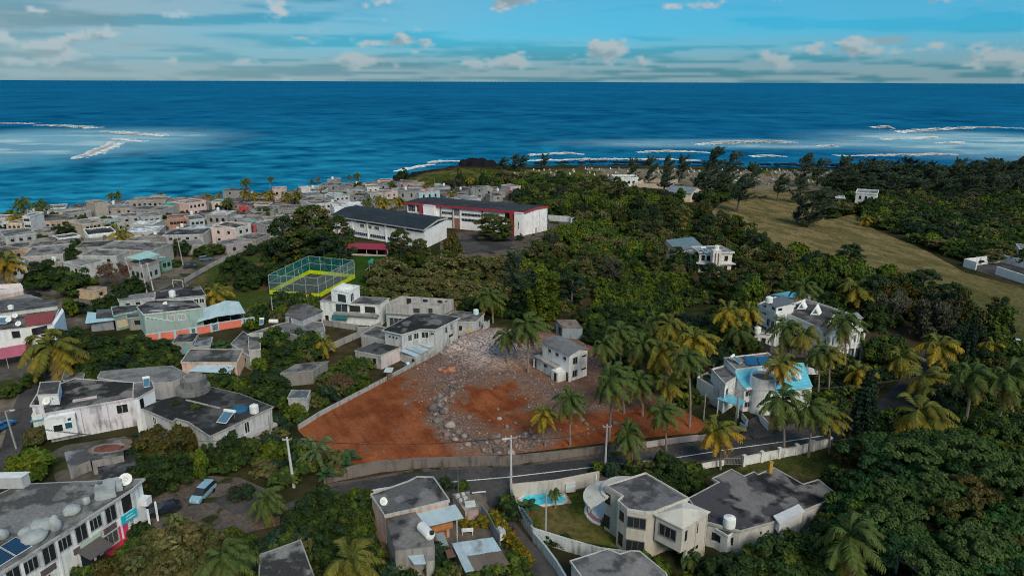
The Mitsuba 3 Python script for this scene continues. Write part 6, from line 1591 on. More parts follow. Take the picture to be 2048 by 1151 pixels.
water_tank(x, y, 8.7, 'white tank on the stair tower of the wood villa', 0.8, 1.4)
solar_heater(*(62.72,219.1), 7.1, 0.3, 'white solar heater on the flat roof of the wood villa', 1.6, 2.0)

# far houses on the right
def fh(name, label, Lp, Rp, depth, h, wall, top, n=3, storeys=1, par=0.0, cat='house', over=0.25, rim=None, group=None, z0=-0.3, w=1.1):
  """A house given by its front roof edge and its depth."""
  L_, R_ = A2(Lp), A2(Rp)
  nn = facing(L_, R_)
  poly = [L_, R_, R_ - nn * depth, L_ - nn * depth]
  hs = h / storeys
  win = [(0, n, w, hs * s + hs * 0.35, hs * s + hs * 0.75) for s in range(storeys)] if n else []
  return house(name, label, poly, h, wall=wall, top=top, rim=rim, par=par, over=over, win=win, cat=cat, group=group, z0=z0)
k = fh('white_house', 'square white house with arched windows and roof terrace by the burial ground', (61.44,415.7), (75.27,416), 12, 4.4, (0.56, 0.62, 0.66), (0.3, 0.34, 0.37), 4, par=0.8, w=1.6)
for i in range(4):
  p = A2((62.72,418.7)) + np.array([4.0 * i, 0])
  part(k, 'terrace_post', cbox(*p, 4.6, 0.3, 0.3, 1.8), 'paint', (0.5, 0.55, 0.57), 0.2)
key = thing('cream_house', 'cream house with grey pitched roof at the edge of the dry field', 'house')
A, B, C = (92.9,359), (101.4,369.5), (81.06,365.6)
block(key, para(A, B, C), -0.3, 4.6, (0.55, 0.48, 0.38), 0.3)
gable(key, A, B, C, 4.6, 2.4, (0.16, 0.20, 0.24), (0.55, 0.48, 0.40), 0.5, along=1)
wins(key, A, C, 2, 1.0, 2.6, 3.6, 0.1, 0.6)
opening(key, A, C, 6.0, 9.0, 0.8, 2.6, None, (0.06, 0.045, 0.03), name='door')
wall_run('walled_plot', 'pinkish cream wall round an empty plot beside the cream house', [(72.65,413.3), (85.1,435.1), (101.4,426.6), (91.3,405.6)], 2.6, 0.4, (0.46, 0.40, 0.33), 0.3, closed=True)
wall_run('cream_front_wall', 'low white wall in front of the cream house', [(86.3,371.1), (95.1,366.3), (103.4,374.8)], 1.2, 0.3, (0.42, 0.44, 0.46), 0.3)
fh('roofless_house', 'roofless concrete house shell right of the cream house', (105.4,390.7), (113.4,387.1), 12, 3.4, (0.4, 0.37, 0.33), (0.2, 0.18, 0.16), 3)
fh('half_wall_house', 'pale half built house shell nearest the dry field', (108.7,374.9), (112.8,375), 10, 2.6, (0.44, 0.42, 0.38), (0.25, 0.25, 0.24), 1)
fh('small_white_house', 'small white house half behind dark trees at the edge of the dry field', (161.3,343.4), (165.1,342), 9, 5.0, (0.52, 0.58, 0.62), (0.3, 0.36, 0.4), 2, 2)
k = fh('pillared_house', 'white house on pillars with a flat roof above the dark bushes', (167.8,337.1), (175.7,332.6), 12, 8.4, (0.46, 0.5, 0.53), (0.2, 0.21, 0.22), 3, 2, par=0.5)
wall_run('white_compound', 'bright white walled yard at the right edge of the picture', [(154.3,228.8), (170.9,235.2), (178.3,217.1), (160.2,205.3), (158.5,218.6)], 2.8, 0.4, (0.58, 0.61, 0.63), 0.2)
structure('compound_yard', flat([(154.4,228.2), (170.4,234.5), (177.5,216.5), (159.4,206.4), (156.2,216.8)], 0.09), 'asphalt', 'grey paved floor of the white walled yard')
wall_run('compound_wall', 'short white wall stub at the left corner of the white yard', [(154.3,228.8), (155.3,224.3)], 2.8, 0.4, (0.58, 0.61, 0.63), 0.2)
fh('edge_house', 'sliver of a pale house at the right edge above the white yard', (177.7,236.1), (180.5,234.6), 9, 4.5, (0.46, 0.5, 0.54), (0.3, 0.33, 0.36), 1)

# ================================================================ village by the sea
GR, DK, MD = (0.22, 0.225, 0.23), (0.07, 0.075, 0.083), (0.14, 0.145, 0.15)
FH = [
('Tall narrow grey tower house at the left end of the shore', (-181.6,298.5), (-178.4,302.6), 9, 10, (0.30, 0.28, 0.25), MD, 0, 3),
('grey two storey house right beside the shore tower house', (-183.6,305.4), (-165.3,309.6), 10, 5.5, (0.29, 0.28, 0.26), MD, 4, 2),
('long grey shore house with a brown roof terrace', (-175.2,313.7), (-159.8,316.8), 10, 8.2, (0.26, 0.25, 0.25), (0.20, 0.17, 0.15), 6, 2),
('grey house under a bright turquoise tin roof near the shore', (-160.1,309.9), (-153.2,310), 8, 6.6, (0.28, 0.28, 0.27), (0.02, 0.26, 0.22), 2, 2),
('grey block house with two dark windows left of the turquoise roof', (-170,304.1), (-154.9,300.6), 9, 6.0, (0.27, 0.275, 0.28), MD, 4, 2),
('pale pink shore house behind a dark palm', (-148.2,313.2), (-143.4,321.7), 10, 7.0, (0.55, 0.42, 0.40), (0.22, 0.2, 0.2), 4, 2),
('brown grey shore house at the left of the pink one', (-159.7,318.5), (-151.3,320.1), 9, 7.0, (0.24, 0.22, 0.21), (0.15, 0.13, 0.12), 3, 2),
('low red fronted shop under the pink shore house', (-151.6,321.7), (-146.5,324.5), 7, 3.2, (0.32, 0.03, 0.07), MD, 0, 1),
('low house with a dazzling white tin roof, the farther of two', (-155.7,278.2), (-146.8,278.4), 10, 4.2, (0.34, 0.40, 0.38), (0.62, 0.68, 0.74), 3, 1),
('pale house with a dazzling white tin roof, the nearer of two', (-148.6,260.6), (-137.1,263.7), 12, 4.6, (0.36, 0.37, 0.38), (0.60, 0.66, 0.73), 3, 1),
('long white windowless building with black roof and two slots', (-158.9,254.1), (-151.7,259.6), 13, 4.8, (0.58, 0.62, 0.65), (0.045, 0.05, 0.06), 2, 1),
('low white wall faced house left of the white windowless building', (-169,252.4), (-164.4,257.8), 7, 3.6, (0.52, 0.56, 0.58), (0.14, 0.14, 0.15), 3, 1),
('boxy pale grey house standing alone at the left edge', (-183.2,244.5), (-176.3,250.7), 14, 6.4, (0.31, 0.33, 0.35), (0.20, 0.22, 0.23), 3, 2),
('white tin roofed house at the left edge behind the boxy grey house', (-210.5,277.3), (-206.5,277.4), 9, 4.6, (0.45, 0.5, 0.53), (0.5, 0.55, 0.6), 1, 1),
('cream house behind the yellow palm at the left edge', (-202.6,272.4), (-196.4,272.5), 10, 5.6, (0.52, 0.42, 0.32), (0.25, 0.25, 0.25), 3, 2),
('white slim house between the two tall palms at the left', (-195.5,272.7), (-192.8,272.8), 9, 9.0, (0.5, 0.52, 0.54), MD, 2, 3),
('broad low house with a dull grey roof by the shore wall', (-196.5,280.7), (-182.8,285.3), 16, 4.4, (0.33, 0.27, 0.22), (0.12, 0.12, 0.13), 6, 1),
('pale pinkish shore cottage left of the small lone palm', (-199.1,300.7), (-192.9,302), 8, 4.5, (0.42, 0.38, 0.38), (0.26, 0.24, 0.24), 2, 1),
('beige two storey house with ledge behind the dark tree', (-169.4,268.9), (-165.7,275.2), 11, 6.0, (0.38, 0.34, 0.28), (0.22, 0.23, 0.24), 4, 2),
('long grey house with a dark doorway under the shore row', (-164.2,286), (-157.2,289.6), 9, 5.6, (0.29, 0.31, 0.33), GR, 2, 2),
('house with a pale turquoise roof corner by the dark tree', (-163.8,278.1), (-160.8,282.3), 8, 4.0, (0.36, 0.34, 0.30), (0.20, 0.42, 0.42), 2, 1),
('grey house with a black opening in the middle of the village', (-154.3,284.1), (-148.3,288.7), 10, 6.0, (0.27, 0.28, 0.29), GR, 3, 2),
('bare orange brick house with unfinished front', (-140.3,277.8), (-133.5,281.2), 10, 6.4, (0.33, 0.17, 0.12), (0.23, 0.20, 0.19), 5, 2),
('pale grey blue two storey house right of the brick house', (-131.6,278), (-126.9,281.3), 10, 6.2, (0.34, 0.38, 0.41), MD, 3, 2),
('brownish box house with a white door below the palm', (-134.4,240), (-126.7,247.6), 9, 5.2, (0.21, 0.185, 0.18), (0.2, 0.2, 0.2), 2, 2),
('grey house with black flat roof and pale lean to', (-129.8,251.8), (-115.8,253.8), 12, 5.4, (0.33, 0.34, 0.36), (0.055, 0.06, 0.07), 4, 2),
('blue white tin roofed house behind the black flat roof', (-128,262.8), (-119.2,262.9), 9, 5.4, (0.3, 0.31, 0.32), (0.46, 0.54, 0.62), 2, 2),
('pale pink two storey house with a pink balcony roof', (-115.2,260), (-105.2,258.2), 11, 7.0, (0.55, 0.45, 0.44), (0.10, 0.10, 0.12), 2, 2),
('pale green grey wing at the right of the pink balcony house', (-104.8,258.2), (-101.6,264.1), 13, 7.2, (0.42, 0.45, 0.44), (0.12, 0.12, 0.13), 2, 2),
('dark red house squeezed right of the pink balcony house', (-105.1,276), (-100.5,279.2), 8, 4.2, (0.26, 0.07, 0.08), (0.14, 0.13, 0.14), 2, 1),
('low blue tin roofed house by the dark red one', (-107.5,281.3), (-104.7,285.7), 8, 4.6, (0.24, 0.25, 0.27), (0.20, 0.34, 0.38), 1, 1),
('grey house with one black window at the edge of the big tree', (-97.5,270.2), (-93.5,274.3), 9, 5.6, (0.33, 0.34, 0.36), MD, 2, 2),
('wide house with pale streaked tin roof behind the lone palms', (-131.9,294.5), (-122.9,294.7), 11, 5.2, (0.25, 0.25, 0.26), (0.40, 0.42, 0.45), 3, 1),
('turquoise beach kiosk behind the first shore palms', (-143.2,326.9), (-139,327), 7, 5.2, (0.5, 0.44, 0.36), (0.08, 0.42, 0.52), 1, 1),
('red walled house under the yellow shore palms', (-126.1,316.7), (-122.5,318.1), 7, 4.4, (0.34, 0.05, 0.06), (0.2, 0.16, 0.16), 1, 1),
('pinkish shore house with two black windows above the yellow palms', (-120.7,348), (-114.5,349.9), 9, 8.6, (0.42, 0.34, 0.33), (0.22, 0.2, 0.2), 2, 2),
('white cube house on the shore right of the yellow palms', (-108.4,354.9), (-104.3,356.8), 9, 8.4, (0.48, 0.5, 0.51), (0.38, 0.38, 0.38), 0, 2),
('grey two storey house below the white shore cube', (-99.8,333.6), (-92.9,338.4), 11, 7.4, (0.29, 0.31, 0.33), (0.16, 0.17, 0.19), 4, 2),
('black roofed white house left of the bright white block', (-90.9,315.2), (-84.12,320.9), 12, 6.4, (0.46, 0.47, 0.48), (0.06, 0.065, 0.075), 3, 2),
('bright white flat block behind the first school roof', (-79.9,307.7), (-68.23,311.9), 13, 6.8, (0.60, 0.64, 0.67), (0.56, 0.62, 0.67), 2, 2),
('pale blue roofed row house in the village middle', (-88.5,342.1), (-81.67,347.1), 10, 5.6, (0.38, 0.42, 0.45), (0.32, 0.40, 0.44), 3, 2),
('long white fronted house near the shore above the school', (-76.73,365.4), (-70.76,367.3), 10, 7.0, (0.5, 0.5, 0.5), MD, 2, 2),
('pinkish cream house with arched end above the school palms', (-64.57,350.1), (-59.33,357), 10, 6.2, (0.46, 0.38, 0.37), (0.28, 0.26, 0.26), 2, 2),
('grey house with one black doorway above the school palms', (-71.77,348), (-65.32,351.4), 10, 6.0, (0.3, 0.29, 0.3), GR, 2, 2),
('pink roofed house with a pale blue wall above the school roof', (-48.48,358.7), (-38.3,365.9), 11, 5.2, (0.30, 0.44, 0.5), (0.46, 0.34, 0.36), 3, 1),
('low house with a pale blue pitched tin roof above the school', (-23.06,342.9), (-15.73,346.2), 12, 4.2, (0.36, 0.38, 0.4), (0.38, 0.44, 0.48), 2, 1),
('white tin roofed shed above the school roof', (-27.95,348.1), (-24.12,351.3), 9, 3.6, (0.42, 0.44, 0.46), (0.54, 0.58, 0.62), 1, 1),
('grey tin roofed house among the trees above the school', (-18.53,373.1), (-10.49,375.1), 10, 5.0, (0.28, 0.28, 0.28), (0.26, 0.27, 0.28), 2, 1),
('cream and grey house left of the little pink house', (-1,374.1), (4.45,378), 9, 6.0, (0.42, 0.38, 0.36), MD, 2, 2),
('little pink house with a pointed white gable among trees', (2.47,365.5), (5.67,367.4), 8, 4.6, (0.50, 0.14, 0.18), (0.36, 0.3, 0.3), 1, 1),
('big grey L shaped house with wide dull roof, left part', (-140.5,218.1), (-128.6,218.2), 22, 6.0, (0.34, 0.37, 0.38), (0.18, 0.19, 0.20), 3, 2),
('big grey house behind the turquoise awning house', (-139,226.3), (-120.2,223.7), 12, 6.4, (0.28, 0.28, 0.28), (0.15, 0.155, 0.165), 3, 2),
('low dark roofed house below the white windowless building', (-151.5,233.8), (-140.3,237), 10, 4.6, (0.22, 0.22, 0.22), (0.075, 0.08, 0.09), 2, 1),
('grey house with orange fascia above the left edge palm', (-172.5,228.5), (-169.8,233.7), 10, 4.2, (0.34, 0.25, 0.19), (0.10, 0.10, 0.11), 2, 1),
('wide low roof with a blue water tank left of the round dark tree', (-161.4,221.5), (-151,225.8), 16, 4.4, (0.32, 0.32, 0.32), (0.17, 0.18, 0.19), 3, 1),
('pale blue washed terrace house above the left edge palm', (-156.8,207.9), (-153.6,211.7), 12, 4.6, (0.34, 0.37, 0.40), (0.24, 0.27, 0.30), 2, 1),
('pale house half hidden between the two big dark trees', (-143.5,214.1), (-135,209.1), 8, 5.0, (0.40, 0.42, 0.43), (0.36, 0.4, 0.42), 2, 1),
('dark sunk house row left of the big feathery tree', (-104.1,254.4), (-95.7,252.8), 10, 3.4, (0.25, 0.24, 0.24), (0.14, 0.14, 0.15), 2, 1),
('house with a pale slate roof left of the feathery tree', (-102.9,242.8), (-95.8,249.4), 9, 3.4, (0.26, 0.25, 0.26), (0.20, 0.20, 0.225), 2, 1),
('cream hut in front of the pinkish bare tree', (-118.6,187.8), (-117.4,191.8), 6, 3.0, (0.45, 0.36, 0.26), (0.38, 0.32, 0.25), 1, 1),
]
fixed = []
for row in FH:
  row = list(row)
  row[0] = row[0][0].lower() + row[0][1:]
  row[4] *= 0.84
  k = fh('village_house', *row[:8], storeys=row[8], par=0.0 if row[6][0] > 0.3 else 0.35, over=0.15)
  m = (A2(row[1]) + A2(row[2])) / 2
  m = m * (1 + 4.0 / np.linalg.norm(m))
  fixed.append((*m, max(5.0, np.linalg.norm(A2(row[2]) - A2(row[1])) / 2 + 0.5)))
# the house with the turquoise awning on the village street
key = thing('street_house', 'two storey street house under a pale turquoise awning roof on posts', 'house')
A, B, C = (-110.9,203.7), (-110.3,209.7), (-120.4,209.6)
poly = [(-120.9,210.8), (-113.8,207.3), (-112.5,213.5), (-119.3,216.6)]
block(key, poly, -0.3, 4.4, (0.32, 0.36, 0.38), 0.4)
slope(key, [(*(-120.6,209.5), 7.0), (*(-115.1,207.2), 6.8), (*(-111.4,212.8), 7.2), (*(-116.8,215.9), 7.6)], 0.15, (0.30, 0.50, 0.51), 0.05)
for q_ in ((-121.3,210.6), (-115.7,208.2), (-113,214.5)):
  part(key, 'post', tube([[*q_, 4.3], [*q_, 7.0]], 0.12, 5), 'paint', (0.45, 0.48, 0.5), 0.2)
part(key, 'balcony_rail', ring(poly, 0.12, 4.42, 5.3), 'paint', (0.3, 0.24, 0.2), 0.4)
wins(key, poly[0], poly[1], 3, 1.2, 1.0, 2.6); wins(key, poly[1], poly[2], 2, 1.2, 1.0, 2.6)
k = fh('street_shop', 'low green doored shop right of the turquoise awning house', (-114.5,218.6), (-112.8,222), 8, 3.6, (0.14, 0.28, 0.24), (0.28, 0.42, 0.42), 2)
fixed += [(*(-124.5,227.1), 9), (*(-118.6,230.6), 8)]

# the rest of the village: a house wherever a plot is free
VIL = sg.Polygon([(-172.7,208), (-231.3,295.8), (-222.1,314.7), (-202.2,336.2), (-177.6,351.3), (-156,354.8), (-134.9,368.1), (-118.7,385.8), (-95.2,405.3), (-70.88,418.2), (-45.03,402.5), (-15.65,395.5), (-4.01,377.6), (-6.45,361), (-58.03,355.2), (-68.41,317.5), (-90.6,322.2), (-100.9,295.9), (-95.6,255.9), (-109.9,249.1), (-122.8,237.6), (-129.5,220.5), (-151.5,226.7), (-151,208.2)])
kinds = [('low grey concrete house with flat dark roof packed in the seaside village', GR, DK, 2.8), ('two storey bare grey concrete house in the seaside village', (0.24, 0.25, 0.26), MD, 5.3),
    ('low house with dull pale grey roof in the seaside village', (0.27, 0.26, 0.25), (0.20, 0.205, 0.21), 2.8), ('small white washed house in the seaside village', (0.46, 0.49, 0.51), MD, 3.0),
    ('low house with rusty brown tin roof in the seaside village', (0.2, 0.18, 0.17), (0.14, 0.10, 0.08), 2.6), ('small house with pale bluish tin roof in the seaside village', (0.25, 0.26, 0.27), (0.34, 0.40, 0.44), 2.8),
    ('small cream house with grey roof in the seaside village', (0.38, 0.33, 0.27), (0.17, 0.17, 0.17), 3.0), ('two storey faded pink house in the seaside village', (0.38, 0.28, 0.27), MD, 5.2)]
pk = [0.28, 0.10, 0.22, 0.08, 0.11, 0.12, 0.06, 0.03]
rng = np.random.default_rng(77)
x0, y0, x1, y1 = VIL.bounds
done = list(fixed)
for _ in range(4500):
  x, y = rng.uniform(x0, x1), rng.uniform(y0, y1)
  wd, dp = rng.uniform(5, 13), rng.uniform(6, 11)
  r0 = max(wd, dp) * 0.52
  if not VIL.contains(sg.Point(x, y)) or any((x - a) ** 2 + (y - b) ** 2 < (r0 + c * 0.68) ** 2 for a, b, c in done):
    continue
  done.append((x, y, r0))
  lab, wc, tc, h = kinds[rng.choice(8, p=pk)]
  an = 0.18 + 0.25 * math.sin(x * 0.02) + rng.normal(0, 0.06) + (0.5 if rng.random() < 0.15 else 0)
  u, v = np.array([math.cos(an), math.sin(an)]), np.array([-math.sin(an), math.cos(an)])
  o = np.array([x, y])
  poly = [o - u * wd / 2 - v * dp / 2, o + u * wd / 2 - v * dp / 2, o + u * wd / 2 + v * dp / 2, o - u * wd / 2 + v * dp / 2]
  s = rng.uniform(0.85, 1.15)
  h = h * rng.uniform(0.92, 1.15)
  st = 2 if h > 5 else 1
  house('village_house', lab, poly, h, wall=tuple(s * q for q in wc), top=tuple(s * q for q in tc), par=0.35 if rng.random() < 0.5 else 0, over=0.2, g=0.7, group=lab.replace('house', 'houses', 1),
     win=[(0, 1 if wd < 8 else 2, 0.9, h / st * i + h / st * 0.4, h / st * i + h / st * 0.78) for i in range(st)])
  if rng.random() < 0.3:
    p = o + u * rng.uniform(-0.3, 0.3) * wd
    k = thing('water_tank', 'white water tank on a roof in the seaside village', 'water tank', 'water tanks on the village roofs')
    part(k, 'shell', lathe(*p, [(0.65, h + 0.24), (0.65, h + 1.5), (0.3, h + 1.7)], 10), 'paint', WHITE if rng.random() < 0.7 else (0.1, 0.1, 0.11), 0.2)

# graves of the burial ground
rng = np.random.default_rng(12)
GRV = sg.Polygon([(-13.2,461.3), (12.49,494.6), (63.43,504.9), (135.6,504), (218.3,494.6), (248.7,484.2), (211.2,433.7), (162.2,419.5), (141.8,432), (71.76,463.5), (41.69,462.8), (11.35,447.2)])
x0, y0, x1, y1 = GRV.bounds
i = 0
while i < 210:
  x, y = rng.uniform(x0, x1), rng.uniform(y0, y1)
  if not GRV.contains(sg.Point(x, y)):
    continue
  i += 1
  pale = rng.random() < 0.35
  k = thing('gravestone', 'pale whitewashed grave on the sandy headland' if pale else 'low grey grave on the sandy headland', 'grave', 'pale graves of the burial ground' if pale else 'grey graves of the burial ground')
  c = (0.46, 0.47, 0.47) if pale else (0.22, 0.2, 0.19)
  an = rng.normal(0, 0.15)
  part(k, 'slab', cbox(x, y, 0, rng.uniform(0.8, 1.2), rng.uniform(1.6, 2.2), rng.uniform(0.3, 0.6), an), 'paint', c, 0.4)
  part(k, 'headstone', cbox(x, y + 1.3, 0, rng.uniform(0.6, 1.0), 0.25, rng.uniform(0.7, 1.5), an), 'paint', c, 0.4)

# ================================================================ poles and wires
def pole(label, base, h, r=0.16, c=(0.34, 0.35, 0.36), arm=0.0, lamp=None, lean=0.0, cat='utility pole', square=True):
  key = thing('utility_pole', label, cat)
  x, y = base[:2]
  part(key, 'shaft', tube([[x, y, -0.2], [x + lean, y, h]], [r, r * 0.62], 6), 'paint', c, 0.4)
  if arm:
    part(key, 'crossarm', cbox(x + lean, y, h - 0.45, arm, 0.14, 0.14, 0.15), 'paint', c, 0.3)
    for s in (-0.45, 0, 0.45):
      part(key, 'insulator', lathe(x + lean + s * arm, y + 0.02, [(0.07, h - 0.31), (0.09, h - 0.2), (0.04, h - 0.1)], 6), 'paint', (0.4, 0.3, 0.25), 0.2)
  if lamp:
    part(key, 'lamp_arm', tube([[x + lean * lamp[0] / h, y, lamp[0]], [x + lamp[1] * 0.6, y - 0.2, lamp[0] + 0.35], [x + lamp[1], y - 0.3, lamp[0] + 0.4]], 0.05, 5), 'paint', (0.4, 0.42, 0.43), 0.2)
    part(key, 'lamp_head', cbox(x + lamp[1] * 1.15, y - 0.32, lamp[0] + 0.32, 0.7, 0.28, 0.16, 0.2), 'paint', (0.5, 0.52, 0.53), 0.2)
  return np.array([x + lean, y, h])
tops = [pole('pale square concrete pole among the green bushes left of the road', (-33.51,93.5), 8.60, 0.24, (0.45, 0.47, 0.48), 1.4, None, -0.35),
    pole('tall pale concrete pole with lamp at the corner of the pool wall', (-0.05,93.9), 8.80, 0.22, (0.42, 0.44, 0.45), 1.8, (8.0, -0.9)),
    pole('grey concrete pole at the far edge of the road before the plot palms', (15.15,98.9), 8.07, 0.2, (0.34, 0.36, 0.38), 1.4),
    pole('grey pole in front of the blue roofed villa', (40.49,113), 7.71, 0.2, (0.32, 0.33, 0.34), 1.4)]
pole('thin dark post standing alone by the road line', (-7.9,90.1), 6.58, 0.11, (0.10, 0.10, 0.11))
pole('slim grey pole rising out of the pool garden', (4.69,80.57), 8.10, 0.16, (0.28, 0.3, 0.31))
t2 = [pole('greenish lamp pole on the left road', (-84.1,104.8), 7.02, 0.18, (0.24, 0.28, 0.28), 0, (7.0, 0.9), -0.5),
   pole('grey pole between the big dark trees and the bare tree', (-124.8,196.7), 4.47, 0.2, (0.36, 0.37, 0.38), 1.6),
   pole('leaning grey pole left of the transformer poles', (-113.5,198.9), 9.59, 0.2, (0.33, 0.33, 0.32), 1.2, None, -0.9),
   pole('left one of the twin transformer poles', (-107.5,194.8), 8.82, 0.22, (0.42, 0.43, 0.43), 1.2, None, -0.4),
   pole('right one of the twin transformer poles', (-106.9,197.4), 8.62, 0.22, (0.45, 0.46, 0.46), 1.2, None, -0.7),
   pole('grey pole beside the dark cars on the village street', (-111,225.9), 10.00, 0.2, (0.36, 0.34, 0.3), 1.4, None, -0.7)]
a, b = t2[3], t2[4]
key = thing('transformer', 'grey transformer box slung between the twin poles', 'transformer')
m = (a + b) / 2
part(key, 'platform', hexa(*[np.array([[a[0], a[1] - 0.6, z_], [b[0] + 0.6, b[1] - 0.6, z_], [b[0] + 0.6, b[1] + 0.6, z_], [a[0], a[1] + 0.6, z_]]) for z_ in (3.4, 3.6)]), 'paint', (0.28, 0.27, 0.26), 0.4)
part(key, 'tank', cbox(m[0], m[1], 3.602, 1.1, 0.8, 1.3), 'paint', (0.22, 0.23, 0.23), 0.4)
pole('thin pole behind the stepped roofs', (-63.9,175.2), 5.32, 0.14, (0.34, 0.33, 0.31))
pole('thin pole at the right end of the stepped roofs', (-57.15,183.9), 2.93, 0.2, (0.34, 0.34, 0.33))
pole('white mast behind the long school roof', (-10.37,334.3), 9.28, 0.25, (0.5, 0.5, 0.48))
pole('grey pole beside the villa terrace', (35.7,116.4), 5.28, 0.14, (0.26, 0.27, 0.28))
pole('bare post at the left of the shop parking ground wall', (-41.26,106.3), 5.69, 0.12, (0.25, 0.24, 0.23))
pole('thin pole by the gablet villa garden', (83.1,211.1), 4.10, 0.14, (0.28, 0.29, 0.3))
def wires(label, pts, offs, sag=1.1, r=0.03):
  key = thing('power_line', label, 'power line')
  for o in offs:
    for p, q in zip(pts[:-1], pts[1:]):
      t = np.linspace(0, 1, 13)[:, None]
      w_ = p + (q - p) * t
      w_[:, 2] -= sag * 4 * (t * (1 - t))[:, 0] + 0.25
      w_[:, 0] += o
      part(key, 'wire', tube(w_, r, 4), 'paint', (0.03, 0.03, 0.032), 0.1)
wires('power line following the road past the red plot', [tops[0] + [-40, 3, 0], *tops, tops[3] + [40, 8, 0]], (-0.6, 0.0, 0.6))
wires('power line along the village street', [t2[1], t2[2], t2[3], t2[5]], (-0.4, 0.4), 0.8)

# ================================================================ cars
def car(label, x, y, a, c, kind='hatch', s=1.0):
  key = thing('parked_car', label, 'car')
  ca, sa = math.cos(a), math.sin(a)
  def W(v):
    v = np.asarray(v, float) * s
    return np.c_[x + v[:, 0] * ca - v[:, 1] * sa, y + v[:, 0] * sa + v[:, 1] * ca, v[:, 2] + 0.06]
  def loft(prof, ws):
    """Side outline (x, z) with a half width for each point."""
    n = len(prof)
    V = [[px, -w_, pz] for (px, pz), w_ in zip(prof, ws)] + [[px, w_, pz] for (px, pz), w_ in zip(prof, ws)]
    F = [[i, (i + 1) % n, n + (i + 1) % n] for i in range(n)] + [[i, n + (i + 1) % n, n + i] for i in range(n)]
    f2 = trimesh.creation.triangulate_polygon(sg.Polygon(prof), engine='earcut')
    from scipy.spatial import cKDTree
    idx = cKDTree(np.array(prof)).query(f2[0])[1]
    t = idx[f2[1]]
    return W(V), np.vstack([F, t, t[:, ::-1] + n])
  van = kind == 'van'
  body = [(-2.15, 0.35), (-2.2, 0.75), (-2.1, 1.0), (-1.2, 1.05), (0.9, 1.02), (1.5, 0.95), (2.1, 0.8), (2.2, 0.55), (2.15, 0.3)]
  part(key, 'body', loft(body, [0.8, 0.86, 0.84, 0.84, 0.84, 0.82, 0.76, 0.78, 0.76]), 'gloss', c, 0.1, 40)
  if van:
    cab, roofp = [(-2.1, 1.0), (-1.98, 1.62), (0.35, 1.66), (1.25, 1.0)], [(-1.98, 1.6), (-1.9, 1.72), (0.25, 1.74), (0.4, 1.62)]
  else:
    cab, roofp = [(-1.95, 1.0), (-1.35, 1.42), (0.1, 1.46), (1.0, 1.0)], [(-1.4, 1.41), (-1.2, 1.48), (0.0, 1.5), (0.15, 1.43)]
  part(key, 'glasshouse', loft(cab, [0.8, 0.66, 0.66, 0.8]), 'gloss', (0.02, 0.025, 0.03), 0.1)
  part(key, 'roof', loft(roofp, [0.67, 0.6, 0.6, 0.67]), 'gloss', c, 0.1, 40)
  for sx in (-1, 1):
    pz = [[-0.25 if van else -0.4, sx * 0.755, 1.0], [-0.15 if van else -0.3, sx * 0.755, 1.0], [-0.15 if van else -0.3, sx * 0.665, 1.44], [-0.25 if van else -0.4, sx * 0.665, 1.44]]
    part(key, 'pillar', hexa(W(pz), W(np.array(pz) + [0, sx * 0.03, 0])), 'gloss', c, 0.1)
    for fx in (-1.35, 1.35):
      w_ = W([[fx, sx * 0.68, 0.3], [fx, sx * 0.88, 0.3]])
      part(key, 'wheel', tube(w_, 0.32 * s, 12), 'paint', (0.018, 0.018, 0.02), 0.2)
    part(key, 'headlight', hexa(W([[2.0, sx * 0.45, 0.62], [2.2, sx * 0.45, 0.6], [2.17, sx * 0.72, 0.6], [1.98, sx * 0.74, 0.62]]), W([[2.0, sx * 0.45, 0.8], [2.13, sx * 0.45, 0.78], [2.1, sx * 0.72, 0.78], [1.98, sx * 0.74, 0.8]])), 'gloss', (0.6, 0.62, 0.62), 0.1)
    part(key, 'tail_light', hexa(W([[-2.22, sx * 0.55, 0.72], [-2.1, sx * 0.55, 0.72], [-2.1, sx * 0.8, 0.72], [-2.2, sx * 0.8, 0.72]]), W([[-2.18, sx * 0.55, 0.92], [-2.08, sx * 0.55, 0.92], [-2.08, sx * 0.8, 0.92], [-2.16, sx * 0.8, 0.92]])), 'gloss', (0.3, 0.01, 0.01), 0.1)
  return key
car('pale blue estate car parked alone on the gravel ground', *(-46.34,90.8), -1.72, (0.22, 0.42, 0.55), 'van', 1.05)
car('dark blue car half under the olive bush on the gravel ground', *(-50.24,86.89), -2.6, (0.015, 0.02, 0.04))
car('bright blue car at the left edge of the left road', *(-91.3,111.8), 1.35, (0.02, 0.16, 0.42))
car('white car at the right edge among the yellow palms', *(120.5,154.3), -0.3, (0.55, 0.6, 0.64), 'van')
car('dark car in front of the street wall by the playing field', *(-107.5,223.4), 0.55, (0.02, 0.03, 0.05))
car('grey blue car farther up the village street', *(-106.7,233.5), 0.55, (0.10, 0.16, 0.26), 'van')
car('small red car below the turquoise awning house', *(-126,218.7), 0.2, (0.35, 0.04, 0.04))
car('black car on the bend beside the pale grey terrace roof', *(-138.2,190.5), 0.4, (0.012, 0.014, 0.018))
